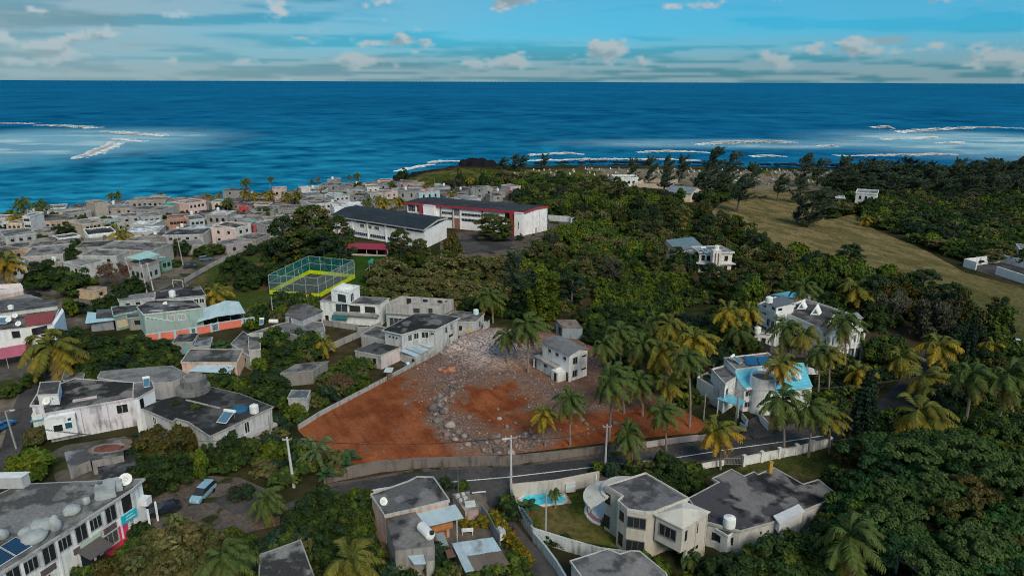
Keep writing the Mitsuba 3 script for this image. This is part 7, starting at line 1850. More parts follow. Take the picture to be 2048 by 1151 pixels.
# ================================================================ vegetation
def leaves(rng, cen, rad, n, size, cols, tilt=0.6, up=0.25, long=1.5, flat=1.0, jit=0.25, low=-0.4):
  """Leaf clumps: n little faces round every centre, facing outward and upward; each clump has its own tone."""
  V, C = [], []
  for c, r, k in zip(cen, rad, np.broadcast_to(n, len(cen))):
    d = rng.normal(size=(int(k), 3))
    d /= np.linalg.norm(d, axis=1, keepdims=True)
    d[:, 2] = np.where(d[:, 2] < low, -d[:, 2] * 0.6, d[:, 2])
    p = c + d * r * (rng.uniform(0.55, 1.08, (len(d), 1))) * [1, 1, flat]
    nrm = d + rng.normal(size=d.shape) * tilt + [0, 0, up]
    nrm /= np.linalg.norm(nrm, axis=1, keepdims=True)
    a = np.cross(nrm, rng.normal(size=d.shape)); a /= np.linalg.norm(a, axis=1, keepdims=True)
    b = np.cross(nrm, a)
    s = size * rng.uniform(0.55, 1.35, (len(d), 1))
    a, b = a * s * long * 0.5, b * s * 0.5
    V.append(np.stack([p - a, p + b, p + a, p - b], 1).reshape(-1, 3))
    t = cols[rng.integers(len(cols))] * rng.uniform(1 - jit, 1 + jit)
    C.append(np.repeat(np.clip(t * rng.uniform(0.7, 1.3, (len(d), 1)), 0, 1), 4, 0))
  V, C = np.vstack(V), np.vstack(C)
  i = np.arange(0, len(V), 4)
  return V, np.vstack([np.c_[i, i + 1, i + 2], np.c_[i, i + 2, i + 3]]), C

def leafply(v, f, c):
  return mikit.ply((v, f), 'mat_leaf', color=c)

def barkply(m, c=(0.10, 0.085, 0.07)):
  v, f = m
  return mikit.ply((v, f), 'mat_paint', uv=cuv(len(v), c, 0.5))

def limbs(rng, cen, h0, r0, n=7, fork=0.45):
  """A tapered trunk with limbs running out to some of the clump centres."""
  top = np.array([rng.normal(0, 0.15), rng.normal(0, 0.15), h0])
  ms = [tube([[0, 0, -0.4], top * [0.4, 0.4, 0.5], top], [r0, r0 * 0.8, r0 * 0.62], 7)]
  for c in cen[rng.permutation(len(cen))[:n]]:
    m = (top + c) / 2 + rng.normal(0, 0.25, 3) + [0, 0, -0.2]
    ms.append(tube([top * [1, 1, fork + rng.uniform(0.2, 0.5)], m, c], [r0 * 0.42, r0 * 0.28, r0 * 0.08], 5))
  return join(*ms)

P_DARK = np.array([[0.021, 0.044, 0.012], [0.027, 0.053, 0.013], [0.017, 0.036, 0.013], [0.036, 0.061, 0.013]])
P_MID = np.array([[0.036, 0.068, 0.014], [0.046, 0.078, 0.014], [0.03, 0.061, 0.017], [0.058, 0.085, 0.014]])
P_OLIVE = np.array([[0.12, 0.121, 0.045], [0.096, 0.106, 0.038], [0.142, 0.133, 0.056], [0.078, 0.094, 0.033]])
P_BRIGHT = np.array([[0.069, 0.111, 0.011], [0.055, 0.098, 0.013], [0.088, 0.116, 0.011]])
P_BLUE = np.array([[0.016, 0.04, 0.023], [0.023, 0.047, 0.027], [0.014, 0.033, 0.02]])
P_BROWN = np.array([[0.061, 0.055, 0.013], [0.048, 0.053, 0.013], [0.071, 0.059, 0.017]])
P_CAS = np.array([[0.019, 0.035, 0.024], [0.025, 0.042, 0.026], [0.034, 0.049, 0.029]])
P_UMB = np.array([[0.017, 0.066, 0.02], [0.023, 0.075, 0.017], [0.034, 0.075, 0.019], [0.021, 0.059, 0.02], [0.047, 0.082, 0.024]])
P_GREY = np.array([[0.072, 0.081, 0.055], [0.09, 0.096, 0.067], [0.06, 0.073, 0.048]])
P_PINK = np.array([[0.115, 0.062, 0.052], [0.088, 0.050, 0.040], [0.070, 0.056, 0.030]])

KIND = {}      # kind -> list of (shapegroup key, width, height)

def register(kind, W, H, trunk, crown):
  gid = 'proto_%s_%d' % (kind, len(KIND.get(kind, [])))
  scene[gid] = {'type': 'shapegroup', **({'trunk': trunk} if trunk else {}), 'crown': crown}
  KIND.setdefault(kind, []).append((gid, W, H))

def dome(rng, n, R, H, low=0.32, fill=0.25):
  """Clump centres over a rounded crown with a broken outline."""
  c = []
  while len(c) < n:
    d = rng.normal(size=3); d /= np.linalg.norm(d)
    if d[2] < -0.35:
      continue
    s = rng.uniform(0.62, 0.98) if rng.random() > fill else rng.uniform(0.2, 0.6)
    lump = 0.78 + 0.5 * meshkit.noise(d * 1.7 + n * 1.3)
    p = np.array([d[0] * R, d[1] * R, 0]) * s * lump
    p[2] = H * low + (d[2] * (H * (1 - low)) * s * lump if d[2] > 0 else d[2] * H * 0.25)
    c.append(p)
  return np.array(c)

def bushy(kind, seed, W, H, nb, nl, leaf, pal, br=0.23, tilt=0.55, **k):
  rng = np.random.default_rng(seed)
  R = W / 2
  cen = dome(rng, nb, R * 0.82, H * 0.86)
  rad = R * br * rng.uniform(0.75, 1.35, nb)
  v, f, c = leaves(rng, cen, rad, nl, leaf, pal, tilt, **k)
  register(kind, W, H, barkply(limbs(rng, cen, H * 0.35, 0.03 * H + 0.08)), leafply(v, f, c))

for i, pal in enumerate((P_DARK, np.vstack([P_DARK, P_MID]), P_BLUE, P_MID)):
  bushy('bushy', 100 + i, 8, 7.5, (38, 52, 30, 44)[i], 175, 0.31, pal, br=(0.22, 0.18, 0.27, 0.21)[i])
for i, pal in enumerate((P_DARK, P_MID)):
  bushy('dense', 120 + i, 8, 6.5, 64, 185, 0.28, pal, br=0.2, tilt=0.4)
for i in range(3):
  bushy('olive', 140 + i, 8, 8, 48, 120, 0.30, P_OLIVE, br=0.2, tilt=1.1, up=0.1, long=2.6)
for i in range(2):
  bushy('brownish', 160 + i, 7, 6, 40, 100, 0.36, (P_BROWN, P_OLIVE * 0.75)[i], br=0.24)
for i in range(2):
  bushy('bright', 180 + i, 6, 5, 30, 90, 0.40, P_BRIGHT if i == 0 else P_MID, br=0.26)
for i in range(2):
  bushy('grey', 190 + i, 8, 6, 44, 80, 0.34, (P_GREY * 0.62, np.vstack([P_GREY * 0.6, P_BLUE]))[i], br=0.22, tilt=1.0, long=2.4)
for i in range(3):
  bushy('slender', 195 + i, 4.6, 9.5, 44, 95, 0.32, (P_MID, P_OLIVE * 0.85, np.vstack([P_DARK, P_BROWN]))[i], br=0.34, tilt=0.9, up=0.1, long=2.2)
# broad canopy made of big rounded heads, each a cushion of small clumps
for i in range(3):
  rng = np.random.default_rng(200 + i)
  heads = []
  while len(heads) < 7:
    q = rng.uniform(-1, 1, 2) * 5.2
    if math.hypot(*q) < 5.2 and all(math.hypot(*(q - e[:2])) > 3.3 for e in heads) or rng.random() < 0.004:
      heads.append(np.array([*q, 5.7 - 0.075 * (q @ q) + rng.normal(0, 0.45)]))
  cen, rad, cols = [], [], []
  V, F, C, at = [], [], [], 0
  pal = P_UMB if i < 2 else np.vstack([P_UMB, P_BROWN])
  for h_ in heads:
    R = rng.uniform(2.4, 3.3)
    d = rng.normal(size=(30, 3)); d[:, 2] = np.abs(d[:, 2]) + 0.05
    d /= np.linalg.norm(d, axis=1, keepdims=True)
    c_ = h_ + d * R * [1, 1, 0.62]
    v, f, c = leaves(rng, c_, rng.uniform(0.55, 0.85, 30), 95, 0.25, pal[rng.integers(len(pal))][None] * rng.uniform(0.85, 1.2), 0.35, up=0.45, flat=0.75, jit=0.16, low=-0.1)
    V.append(v); F.append(f + at); C.append(c); at += len(v); cen.append(h_)
  cen = np.array(cen)
  register('canopy', 14, 7.6, barkply(limbs(rng, cen, 2.6, 0.42, 9), (0.22, 0.2, 0.175)), leafply(np.vstack(V), np.vstack(F), np.vstack(C)))
# wind bent casuarina: ragged plumes of drooping strands streaming to one side
for i in range(4):
  rng = np.random.default_rng(220 + i)
  H = 18.0
  V, C, ms = [], [], [tube([[0, 0, -0.4], [0.2, 0, H * 0.35], [0.7, 0, H * 0.65], [1.6, 0, H * 0.9]], [0.38, 0.3, 0.2, 0.05], 6)]
  for k in range(30):
    t = rng.uniform(0.10, 0.86)
    a = rng.uniform(0, 2 * PI)
    p0 = np.array([1.6 * t * t, 0, t * H])
    out_ = np.array([math.cos(a), math.sin(a), 0]) * (1.5 + 2.2 * math.sin(PI * min(1, t + 0.1))) * rng.uniform(0.5, 1.15)
    p1 = p0 + out_ * 0.8 + [0.5, 0, rng.uniform(0.5, 1.6)]
    p2 = p1 + out_ * 0.45 + [rng.uniform(0.8, 2.2), 0, rng.uniform(0.8, 2.6)]
    ms.append(tube([p0, p1, p2], [0.10, 0.06, 0.02], 4))
    m = int(rng.uniform(70, 150))
    u = rng.uniform(0.15, 1.05, (m, 1))
    q = (1 - u) ** 2 * p0 + 2 * u * (1 - u) * p1 + u * u * p2 + rng.normal(0, 0.42, (m, 3)) * (1.25 - 0.7 * u)
    ax = (p2 - p1) / np.linalg.norm(p2 - p1) * 0.9 + rng.normal(0, 0.45, (m, 3)) + [0.25, 0, -0.25]
    ax /= np.linalg.norm(ax, axis=1, keepdims=True)
    sd = np.cross(ax, rng.normal(size=(m, 3))); sd /= np.linalg.norm(sd, axis=1, keepdims=True)
    ln, wd_ = rng.uniform(0.5, 1.2, (m, 1)), rng.uniform(0.09, 0.2, (m, 1))
    V.append(np.stack([q - ax * ln * 0.5, q + sd * wd_, q + ax * ln * 0.7, q - sd * wd_], 1).reshape(-1, 3))
    C.append(np.repeat(P_CAS[rng.integers(3)] * 1.5 * rng.uniform(0.75, 1.25) * rng.uniform(0.7, 1.3, (m, 1)), 4, 0))
  V, C = np.vstack(V), np.vstack(C)
  j = np.arange(0, len(V), 4)
  register('windbent', 9.5, V[:, 2].max(), barkply(join(*ms), (0.09, 0.08, 0.07)), leafply(V, np.vstack([np.c_[j, j + 1, j + 2], np.c_[j, j + 2, j + 3]]), C))
# tall feathery tree
for i in range(3):
  rng = np.random.default_rng(240 + i)
  H = 17.0
  cen, rad = [], []
  for k in range(70):
    t = rng.uniform(0.16, 1.0)
    w = 4.6 * math.sin(PI * min(1, 0.10 + 0.84 * t)) ** 0.6
    a = rng.uniform(0, 2 * PI)
    r = w * rng.uniform(0.35, 1.0) ** 0.6
    cen.append([r * math.cos(a), r * math.sin(a), t * H - 0.5]); rad.append(rng.uniform(0.8, 1.5))
  cen = np.array(cen)
  v, f, c = leaves(rng, cen, np.array(rad), 95, 0.36, (np.vstack([P_CAS * 1.25, P_DARK]), np.vstack([P_MID, P_OLIVE * 0.8]), np.vstack([P_BROWN, P_CAS * 1.4, P_MID]))[i], 1.0, long=2.4, flat=0.9)
  ms = [tube([[0, 0, -0.4], [0.1, 0.1, H * 0.4], [0, 0, H * 0.9]], [0.42, 0.3, 0.06], 7)]
  for p in cen[::3]:
    ms.append(tube([[0, 0, max(p[2] - 2.0, 1.5)], p], [0.13, 0.03], 4))
  register('feathery', 10, H, barkply(join(*ms), (0.16, 0.145, 0.13)), leafply(v, f, c))
# creeper clad column
for i in range(2):
  rng = np.random.default_rng(260 + i)
  H = 11.0
  cen = np.array([[rng.normal(0, 0.32), rng.normal(0, 0.32), z] for z in np.linspace(0.4, H - 0.4, 26)])
  v, f, c = leaves(rng, cen, 0.62 + 0.3 * rng.random(26), 110, 0.3, P_BRIGHT * 0.85, 0.6, up=0, low=-1)
  register('column', 2.0, H, barkply(tube([[0, 0, -0.3], [0, 0, H * 0.9]], [0.25, 0.1], 6)), leafply(v, f, c))
# leafless, twiggy trees
def branches(rng, p, d, L, r, depth, out):
  q = p + d * L
  out.append(tube([p, (p + q) / 2 + rng.normal(0, 0.06 * L, 3), q], [r, r * 0.8, r * 0.55], 4))
  if depth:
    for _ in range(3 if depth > 1 else 4):
      e = d + rng.normal(0, 0.55, 3) + [0, 0, 0.12]
      branches(rng, q, e / np.linalg.norm(e), L * rng.uniform(0.6, 0.85), r * 0.55, depth - 1, out)
for i, pal in enumerate((P_PINK, P_GREY)):
  rng = np.random.default_rng(280 + i)
  out = []
  for a in np.linspace(0, 2 * PI, 6)[:-1]:
    d = np.array([math.cos(a) * 0.7, math.sin(a) * 0.7, 0.9])
    branches(rng, np.array([0, 0, 1.2]), d / np.linalg.norm(d), 1.8, 0.13, 4, out)
  out.append(tube([[0, 0, -0.3], [0, 0, 1.3]], [0.3, 0.22], 6))
  m = join(*out)
  tips = m[0][m[0][:, 2] > 2.2][::9]
  v, f, c = leaves(rng, tips, np.full(len(tips), 0.28), 5, 0.16, pal * 1.3, 1.0, long=2)
  R = np.abs(m[0][:, :2]).max() * 2
  register('bare', R, m[0][:, 2].max(), barkply(m, (0.13, 0.095, 0.085) if i == 0 else (0.22, 0.20, 0.18)), leafply(v, f, c))
# araucaria
rng = np.random.default_rng(300)
H, cen, rad = 15.0, [], []
for z in np.linspace(1.5, H, 17):
  w = 3.4 * (1 - z / H) ** 0.75 + 0.2
  for a in np.arange(0, 2 * PI, 2 * PI / 7) + z:
    for s in (0.45, 0.95):
      cen.append([w * s * math.cos(a), w * s * math.sin(a), z - 0.25 * w * s]); rad.append(0.5)
v, f, c = leaves(rng, np.array(cen), np.array(rad), 26, 0.34, P_BLUE * 0.8, 0.9, long=2.2, flat=0.6)
register('conifer', 7, H, barkply(tube([[0, 0, -0.3], [0, 0, H]], [0.35, 0.04], 7)), leafply(v, f, c))
# low bushes and leafy ground plants
for i, pal in enumerate((P_DARK, P_MID, P_OLIVE * 0.8, P_BLUE, P_BRIGHT * 0.8)):
  bushy('shrub', 320 + i, 4, 2.8, 16, 46, 0.44, pal, br=0.32)

def plant(kind, name, spec, label, cat='tree', group=None, v=None, rot=None):
  """One plant of a kind at (x, y, height, crown width)."""
  x, y, h, w = spec
  key = thing(name, label, cat, group)
  rr = random.Random(int(x * 131 + y * 977))
  gid, W, H = KIND[kind][rr.randrange(len(KIND[kind])) if v is None else v]
  a = rr.uniform(0, 360) if rot is None else rot
  s = w / W
  scene[key] = {'type': 'instance', 'shapegroup': {'type': 'ref', 'id': gid}, 'to_world': T().translate([x, y, 0]).rotate([0, 0, 1], a).scale([s, s, h / H])}
  FOOT_T.append((x, y, w / 2))
  return key

FOOT_T = []
NEAR = [
('dense', (-140.1,200.2,9,14.7), 'big dark round tree at the left, above the black car', 0), ('dense', (-126.1,193,8.5,13.1), 'dark tree leaning against the big round one, beside the grey pole', 1),
('dense', (-151.2,230.9,6.5,6.2), 'compact round black green tree between the flat roofs', 0),
('bushy', (-179.1,271.8,6,10.4), 'low dark tree spreading over the village shore houses', 0), ('bushy', (-178,281.9,8,7), 'taller dark tree at the right of the spreading village tree', 1),
('bushy', (-174.4,293.6,5,8.6), 'small dark tree in front of the pale turquoise roof corner', 1),
('bare', (-119.2,199,8,10.8), 'bare pinkish brown tree left of the leaning pole', 0), ('bushy', (-110.9,194.1,6,8.8), 'reddish dark bush under the bare pinkish tree', 0),
('bushy', (-105,177.9,8,11.3), 'dark green tree in front of the bare pinkish one', 0), ('bushy', (-108,174.3,6,8.2), 'dark bush at the left foot of the grey blue annexe', 0),
('bright', (-117,173.3,6,4.7), 'light yellow green young tree behind the red roof house', 0), ('bushy', (-117.2,176.9,3.5,6.7), 'dark undergrowth bush beside the young yellow green tree', 2),
('dense', (-99.2,146.7,7,10.4), 'dark mango like tree right of the big left palm', 0), ('dense', (-88.1,140.3,7.5,10.4), 'deep green tree in the row below the coral wall, second from left', 0), ('dense', (-83.6,143.6,7,10.2), 'deep green tree in the row below the coral wall, middle', 1), ('dense', (-77.5,142.5,6,9.3), 'deep green tree in the row below the coral wall, rightmost', 0),
('dense', (-87.8,133.4,6,9.4), 'lower dark green tree in front of the coral wall row, left', 1), ('bushy', (-83.3,135.6,5,8.5), 'bluish green low tree in front of the coral wall row', 2), ('dense', (-77.4,135.9,5,8.9), 'lower dark green tree in front of the coral wall row, right', 1), ('bushy', (-97.9,140.1,5,7.6), 'shady bush behind the fronds of the big left palm', 0),
('bushy', (-99.2,126.9,3,5), 'green roadside bush on the far left', 3), ('bushy', (-98.7,130.6,3,4.7), 'green roadside bush beside the left road bend', 3), ('bright', (-99,124.2,2.6,4.3), 'low bright bush at the left picture edge by the road', 1),
('bright', (-75.1,97.6,4.5,7.6), 'yellow green bushy tree above the white shop block', 0), ('bright', (-77.5,96.3,4,5.2), 'yellow green bush left of the one above the shop block', 0), ('brownish', (-81.9,107.1,3.2,5.2), 'dry bush in front of the little turquoise trimmed porch', 1),
('brownish', (-72.6,116.4,4,6.5), 'scrubby bush against the lilac house wall', 1), ('brownish', (-59.3,102.3,6,6.9), 'olive yellow tree below the near black roof, left', 0), ('brownish', (-55,102.5,6.5,6.3), 'olive yellow tree below the near black roof, right', 0), ('bushy', (-52.6,94.2,5.5,8.5), 'dark tree above the gravel parking wall', 0), ('bushy', (-56.9,95,5,6.2), 'dark tree at the right of the low dark slab', 0),
('dense', (-45.1,99.3,6.5,6.4), 'neat dark rounded tree under the near black roof corner', 0), ('bushy', (-48.7,99.2,4.5,4.5), 'dark bush left of the neat rounded tree', 0), ('bright', (-48.2,95.6,6,3.1), 'thin pale yellow leaved tree at the parking ground corner', 0),
('dense', (-59,127.6,5,8), 'round green tree below the pale blue tin awning', 1), ('dense', (-47,122.3,7,11.2), 'large dark round tree right of the near black roof', 0), ('bright', (-54.4,136.9,4,4.7), 'yellow green bush above the large dark round tree', 0), ('bushy', (-52.4,122,4,5.8), 'bush squeezed between the near black roof and the large round tree', 1),
('dense', (-53.7,146.3,8,9.5), 'dense olive green tree left of the pair by the stepped roofs', 1), ('dense', (-46,143.4,8,10), 'dense olive green tree right of the pair by the stepped roofs', 1), ('dense', (-48.6,139.2,6,10.4), 'lower dense tree in front of the olive green pair', 0),
('brownish', (-36.8,126.5,5,6.6), 'dry brown bush by the low dark sunk house', 1), ('bare', (-34,125.8,4.5,5.9), 'withered twiggy bush beside the plot wall', 0), ('bushy', (-34.2,138,4,6.7), 'fresh green bush in front of the low mouldy roof', 3), ('bushy', (-30.7,130.1,3.5,5.3), 'green bush just left of the tiny wooden hut', 3), ('bushy', (-34.8,134.1,4,4.8), 'green bush on the weedy lane side', 3), ('brownish', (-31.4,142.8,3,3.8), 'scrawny shrub against the bare pinkish wall', 1),
('bushy', (-86.6,210.5,9,12), 'big dark tree on the left side of the playing field clump', 0), ('bushy', (-75.9,203,9,13.1), 'big dark tree on the right side of the playing field clump', 0), ('bushy', (-79.7,199.8,5,10.5), 'dark low tree in front of the playing field clump', 0), ('bushy', (-88.3,201.6,4,5.5), 'olive bush by the football goal', 1), ('brownish', (-90.3,193.9,4,7.3), 'thin hedge bush behind the black flat roof', 1),
('bushy', (-118.3,240.1,6.5,8.9), 'dark garden tree behind the village street pole', 0), ('bushy', (-109.6,240.3,4.5,9.3), 'green garden tree along the street wall', 3), ('bushy', (-106.2,244.9,4,7.3), 'green garden bush at the upper end of the street wall', 3), ('bushy', (-113,225.1,3,5), 'yellowish bush beside the low green doored shop', 3),
('feathery', (-76.8,227.1,17,10.7), 'tall feathery tree at the left of the grove behind the ball court', 0), ('feathery', (-67.5,230.2,20,16.3), 'tallest feathery tree of the grove behind the ball court', 1), ('feathery', (-58.6,227.4,17,12.4), 'feathery tree at the right of the grove behind the ball court', 2), ('feathery', (-72.4,227.7,13,13.5), 'lower feathery tree in the middle of the grove', 1), ('feathery', (-62.1,222.2,13,13.9), 'lower feathery tree at the right front of the grove', 0), ('bushy', (-82.3,232.3,8,10.3), 'dark tree at the left foot of the feathery grove', 0),
('feathery', (-37,224.2,13,9.6), 'feathery tree before the gable of the low school hall', 2), ('feathery', (-30.8,226.4,9.5,7.4), 'smaller feathery tree touching the low school hall gable', 1), ('bushy', (-38.2,224.5,7,10.7), 'dark bushy tree under the school hall trees', 0), ('bushy', (-31.1,225.2,6,9.4), 'green tree at the foot of the school hall gable', 3),
('brownish', (-20.2,230.2,13,8.2), 'tall reddish crowned tree at the corner of the school court', 0), ('bushy', (-22.6,224.1,8,8.7), 'green tree below the reddish crowned one', 3), ('feathery', (-7.1,267.1,10.5,15.7), 'thin leaved tree in the middle of the school court', 1), ('bushy', (3.1,267,3,3.5), 'small round bush at the foot of the slanting red pier', 0),
('bushy', (-11.6,176.6,5.5,6.4), 'dark round tree behind the half demolished wing', 0),
('windbent', (2.5,186.3,15,9.2), 'tall dark tree rising out of the olive scrub', 1), ('windbent', (5.1,180.4,12,6.8), 'dark tree beside the creeper clad columns', 3),
('column', (7.5,169.1,12,3.1), 'tall creeper clad column, brightest of the three', 0), ('column', (10.5,171.1,12.5,3.1), 'tall creeper clad column farthest right', 1), ('column', (4.9,169.3,9,2.6), 'shorter creeper clad column on the left', 0),
('bright', (42.7,170.9,8,4.7), 'bright drooping yellow green tree standing in the dark thicket', 0), ('bushy', (18.5,168.6,5,7.7), 'dark tree overhanging the blue grey shed', 0), ('bushy', (20.9,160.4,6,7.4), 'dark tree right of the blue grey shed', 1),
('dense', (82.7,144.1,8,10.7), 'perfect round green tree beside the gablet villa', 1), ('dense', (86.1,177.2,6.5,12.1), 'low domed green tree behind the gablets', 1), ('bare', (98.3,169.6,9,10.8), 'pale leafless crown in the dark wood above the road', 1), ('grey', (102.8,158.9,11,11.6), 'grey green tree right of the pale leafless crown', 0), ('dense', (92,165,8,8.8), 'dark tree under the pale leafless crown', 0),
('bushy', (60.3,222.4,7,9.9), 'tree in front of the pale wood villa', 0), ('bushy', (74.1,209.2,7,7.8), 'dark tree right of the pale wood villa', 0),
('conifer', (59.6,106,14,5.9), 'dark araucaria like conifer behind the road wall palms', 0), ('conifer', (96,135.6,13,4.6), 'slim dark conifer on the wooded slope at the right', 0),
('bushy', (24.5,93.6,5,6.9), 'dark shrubby tree between the road and the beige house', 0), ('bushy', (21.6,92.1,4,5.3), 'dark shrub behind the fan canopies of the beige house', 0), ('bushy', (27.7,92.2,4,4.5), 'dark shrub by the short white gate wall', 1),
('dense', (-26.7,84.6,6,8.4), 'big dark bushy tree left of the peach house', 0), ('dense', (-21.1,82.8,6,6.2), 'dark tree against the left wall of the peach house', 1), ('dense', (-28.4,81,6,6.8), 'dark tree at the left end of the peach house grove', 0), ('dense', (-23.3,76.6,6,7.1), 'deep green tree below the peach house grove', 0), ('dense', (-18.6,75.4,5,5.8), 'deep green tree under the peach house rear wing', 1), ('bushy', (-14.2,71.9,4,4.9), 'green bush under the pale blue tin lean to', 3), ('bushy', (-8.7,71.5,4,4.3), 'green bush left of the patched tin shack', 3), ('bushy', (-3.8,70.9,3,4.9), 'green bush below the patched tin shack', 3),
('olive', (-42.1,74.2,8,10.7), 'large yellowish olive bush beside the gravel ground', 0), ('brownish', (-44.4,71.1,7,9.1), 'olive yellow bush in front of the shop block', 1), ('brownish', (-38.8,76.7,5.5,5.8), 'thin olive bush right of the large yellowish one', 1), ('brownish', (-48.5,70.5,5,6.1), 'olive bush at the bottom edge before the shop doors', 0), ('bushy', (-34,77.2,4,4.6), 'dark bush between the gravel ground and the patched roof', 1),
('grey', (-40.5,90.6,2.6,4.5), 'dark reddish low hedge by the heap of white rubbish', 1),
]
for kind, spec, lab, v in NEAR:
  plant(kind, {'windbent': 'casuarina_tree', 'conifer': 'conifer_tree', 'column': 'creeper_column', 'shrub': 'bush'}.get(kind, 'broadleaf_tree'), spec, lab, v=v)
# olive scrub in the middle
for i, s in enumerate([(-38,204.7,9,15.9), (-29,200.2,8,13.8), (-22.4,209.5,9,14.4), (-14.1,212.9,9,14.6), (-6.1,211,9,13.2), (-0.9,203.8,10,10.1), (-31.5,187.3,7,13), (-22,188,8,14.7), (-12.3,190.8,8,13.8), (-3.4,186.2,9,11.2), (-38.6,193,7,9), (-25.2,181.3,6,9.6), (-16.2,180,6,8.7), (-33.9,176.5,6,8), (18.1,232.3,8,12.1), (29.6,242.7,9,12.6), (38.4,236.1,9,12.2), (49.6,254.1,8,12), (21.3,210.9,8,11.3), (30.8,217.8,8,10.4)]):
  plant('olive', 'broadleaf_tree', s, 'feathery brownish olive tree in the scrub between the school and the building plot', 'tree', 'olive scrub trees')
rng = np.random.default_rng(515)
_vb, _m = VIL.bounds, 0
while _m < 26:
  x, y = rng.uniform(_vb[0], _vb[2]), rng.uniform(_vb[1], _vb[3])
  if VIL.contains(sg.Point(x, y)) and not any(f_.contains(sg.Point(x, y)) for f_ in FOOT):
    _m += 1
    plant('bushy', 'broadleaf_tree', (x, y, rng.uniform(3.5, 6.5), rng.uniform(4, 7)), 'small dark tree squeezed between the flat roofed village houses', 'tree', 'small village trees')
# trees by the burial ground and along the shore
SHORE = [(-7.7,495.1,9,8.5), (-0.3,489.6,12,10.5), (5.9,482.9,12,9), (21.1,493.9,12,8.5), (73.2,432.7,16,9.9), (83.4,425.2,18,10.4), (94.4,428.6,18,9.8), (104.5,435.1,18,10.6), (111.1,395.9,26,14.8), (131.1,420.4,21,12.1), (140.5,409.5,16,11.8), (108.7,331.1,19,14.4), (171.9,415.7,21,13.7), (183.5,417.9,17,12), (195.2,411.8,20,13.6), (210.4,422.7,16,12.1), (220.8,423,16,13.4), (231.7,422.5,14,13.4), (139.9,363.9,15,10.5), (147,357.8,14,10.3), (128.1,294,18,15), (125.8,302,14,11), (246.3,427.3,12,13.5), (256.5,424.1,13,13.4), (264.9,420.8,14,13.3), (270.4,413.5,16,13.1), (277.4,408.6,18,12.9), (288,410.2,17,13), (294.4,408,21,12.9), (174.9,383.8,14,13.8), (180.9,373,14,13.5), (190.6,370.7,13,13.4), (204.1,371.1,13,13.4), (216.4,368.9,12,13.3), (228.7,367.6,13,13.3), (239.6,364.2,14,13.2), (252.9,364.6,14,13.2), (272.3,375.5,14,13.6), (111.3,373.8,15,13.5), (101.4,381.8,14,13.8), (84.3,385,13,12.2)]
for s in SHORE:
  plant('windbent', 'casuarina_tree', s, 'dark wind bent casuarina in the line along the shore', 'tree', 'wind bent shore trees', rot=random.Random(int(s[0] * 77)).uniform(-25, 25))
for s, l in (((-68,433.5,9,8.7), 'lone dark shore tree left of the black headland rocks'), ((-30.7,400.4,13,5.8), 'slim dark tree on the grassy headland, left one'), ((-17,390.8,15,4.5), 'slim dark tree on the grassy headland, right one')):
  plant('bushy', 'broadleaf_tree', s, l, v=0)

# the broad canopy trees in the lower right corner
for s, l in (((59.8,91.9,9,17.3), 'broad low canopy tree right of the blotched bungalow, farthest left of the front rank'), ((66.7,91.3,10,17.9), 'broad rounded canopy tree just below the two tall leaning palms'), ((56.2,82.9,9,15.8), 'broad brownish green canopy tree showing a pale branch'), ((67.5,83.8,10,15.3), 'broad canopy tree at the right edge of the picture'),
      ((60.6,78.1,9,14.4), 'broad canopy tree in the middle of the lower right corner'), ((48.7,74,8.5,13.8), 'broad canopy tree behind the big bottom palm'), ((57,69,9,14.2), 'broad canopy tree in the bottom right corner'), ((49.9,67.5,8,13.4), 'broad canopy tree at the bottom edge right of the big palm'), ((50.4,83.2,8,11.8), 'canopy tree with a reddish left flank beside the bungalow lawn'), ((64.9,76,9,12.2), 'canopy tree cut by the right picture edge'), ((32.9,72.4,6,10.5), 'broad dark tree in front of the blotched bungalow'), ((40,75.9,6,10.9), 'broad dark tree right of the white tin cover'), ((27.8,71.3,5,9.2), 'broad dark tree before the small white annexe')):
  plant('canopy' if 'broad dark' not in l else 'dense', 'canopy_tree' if 'broad dark' not in l else 'broadleaf_tree', s, l)

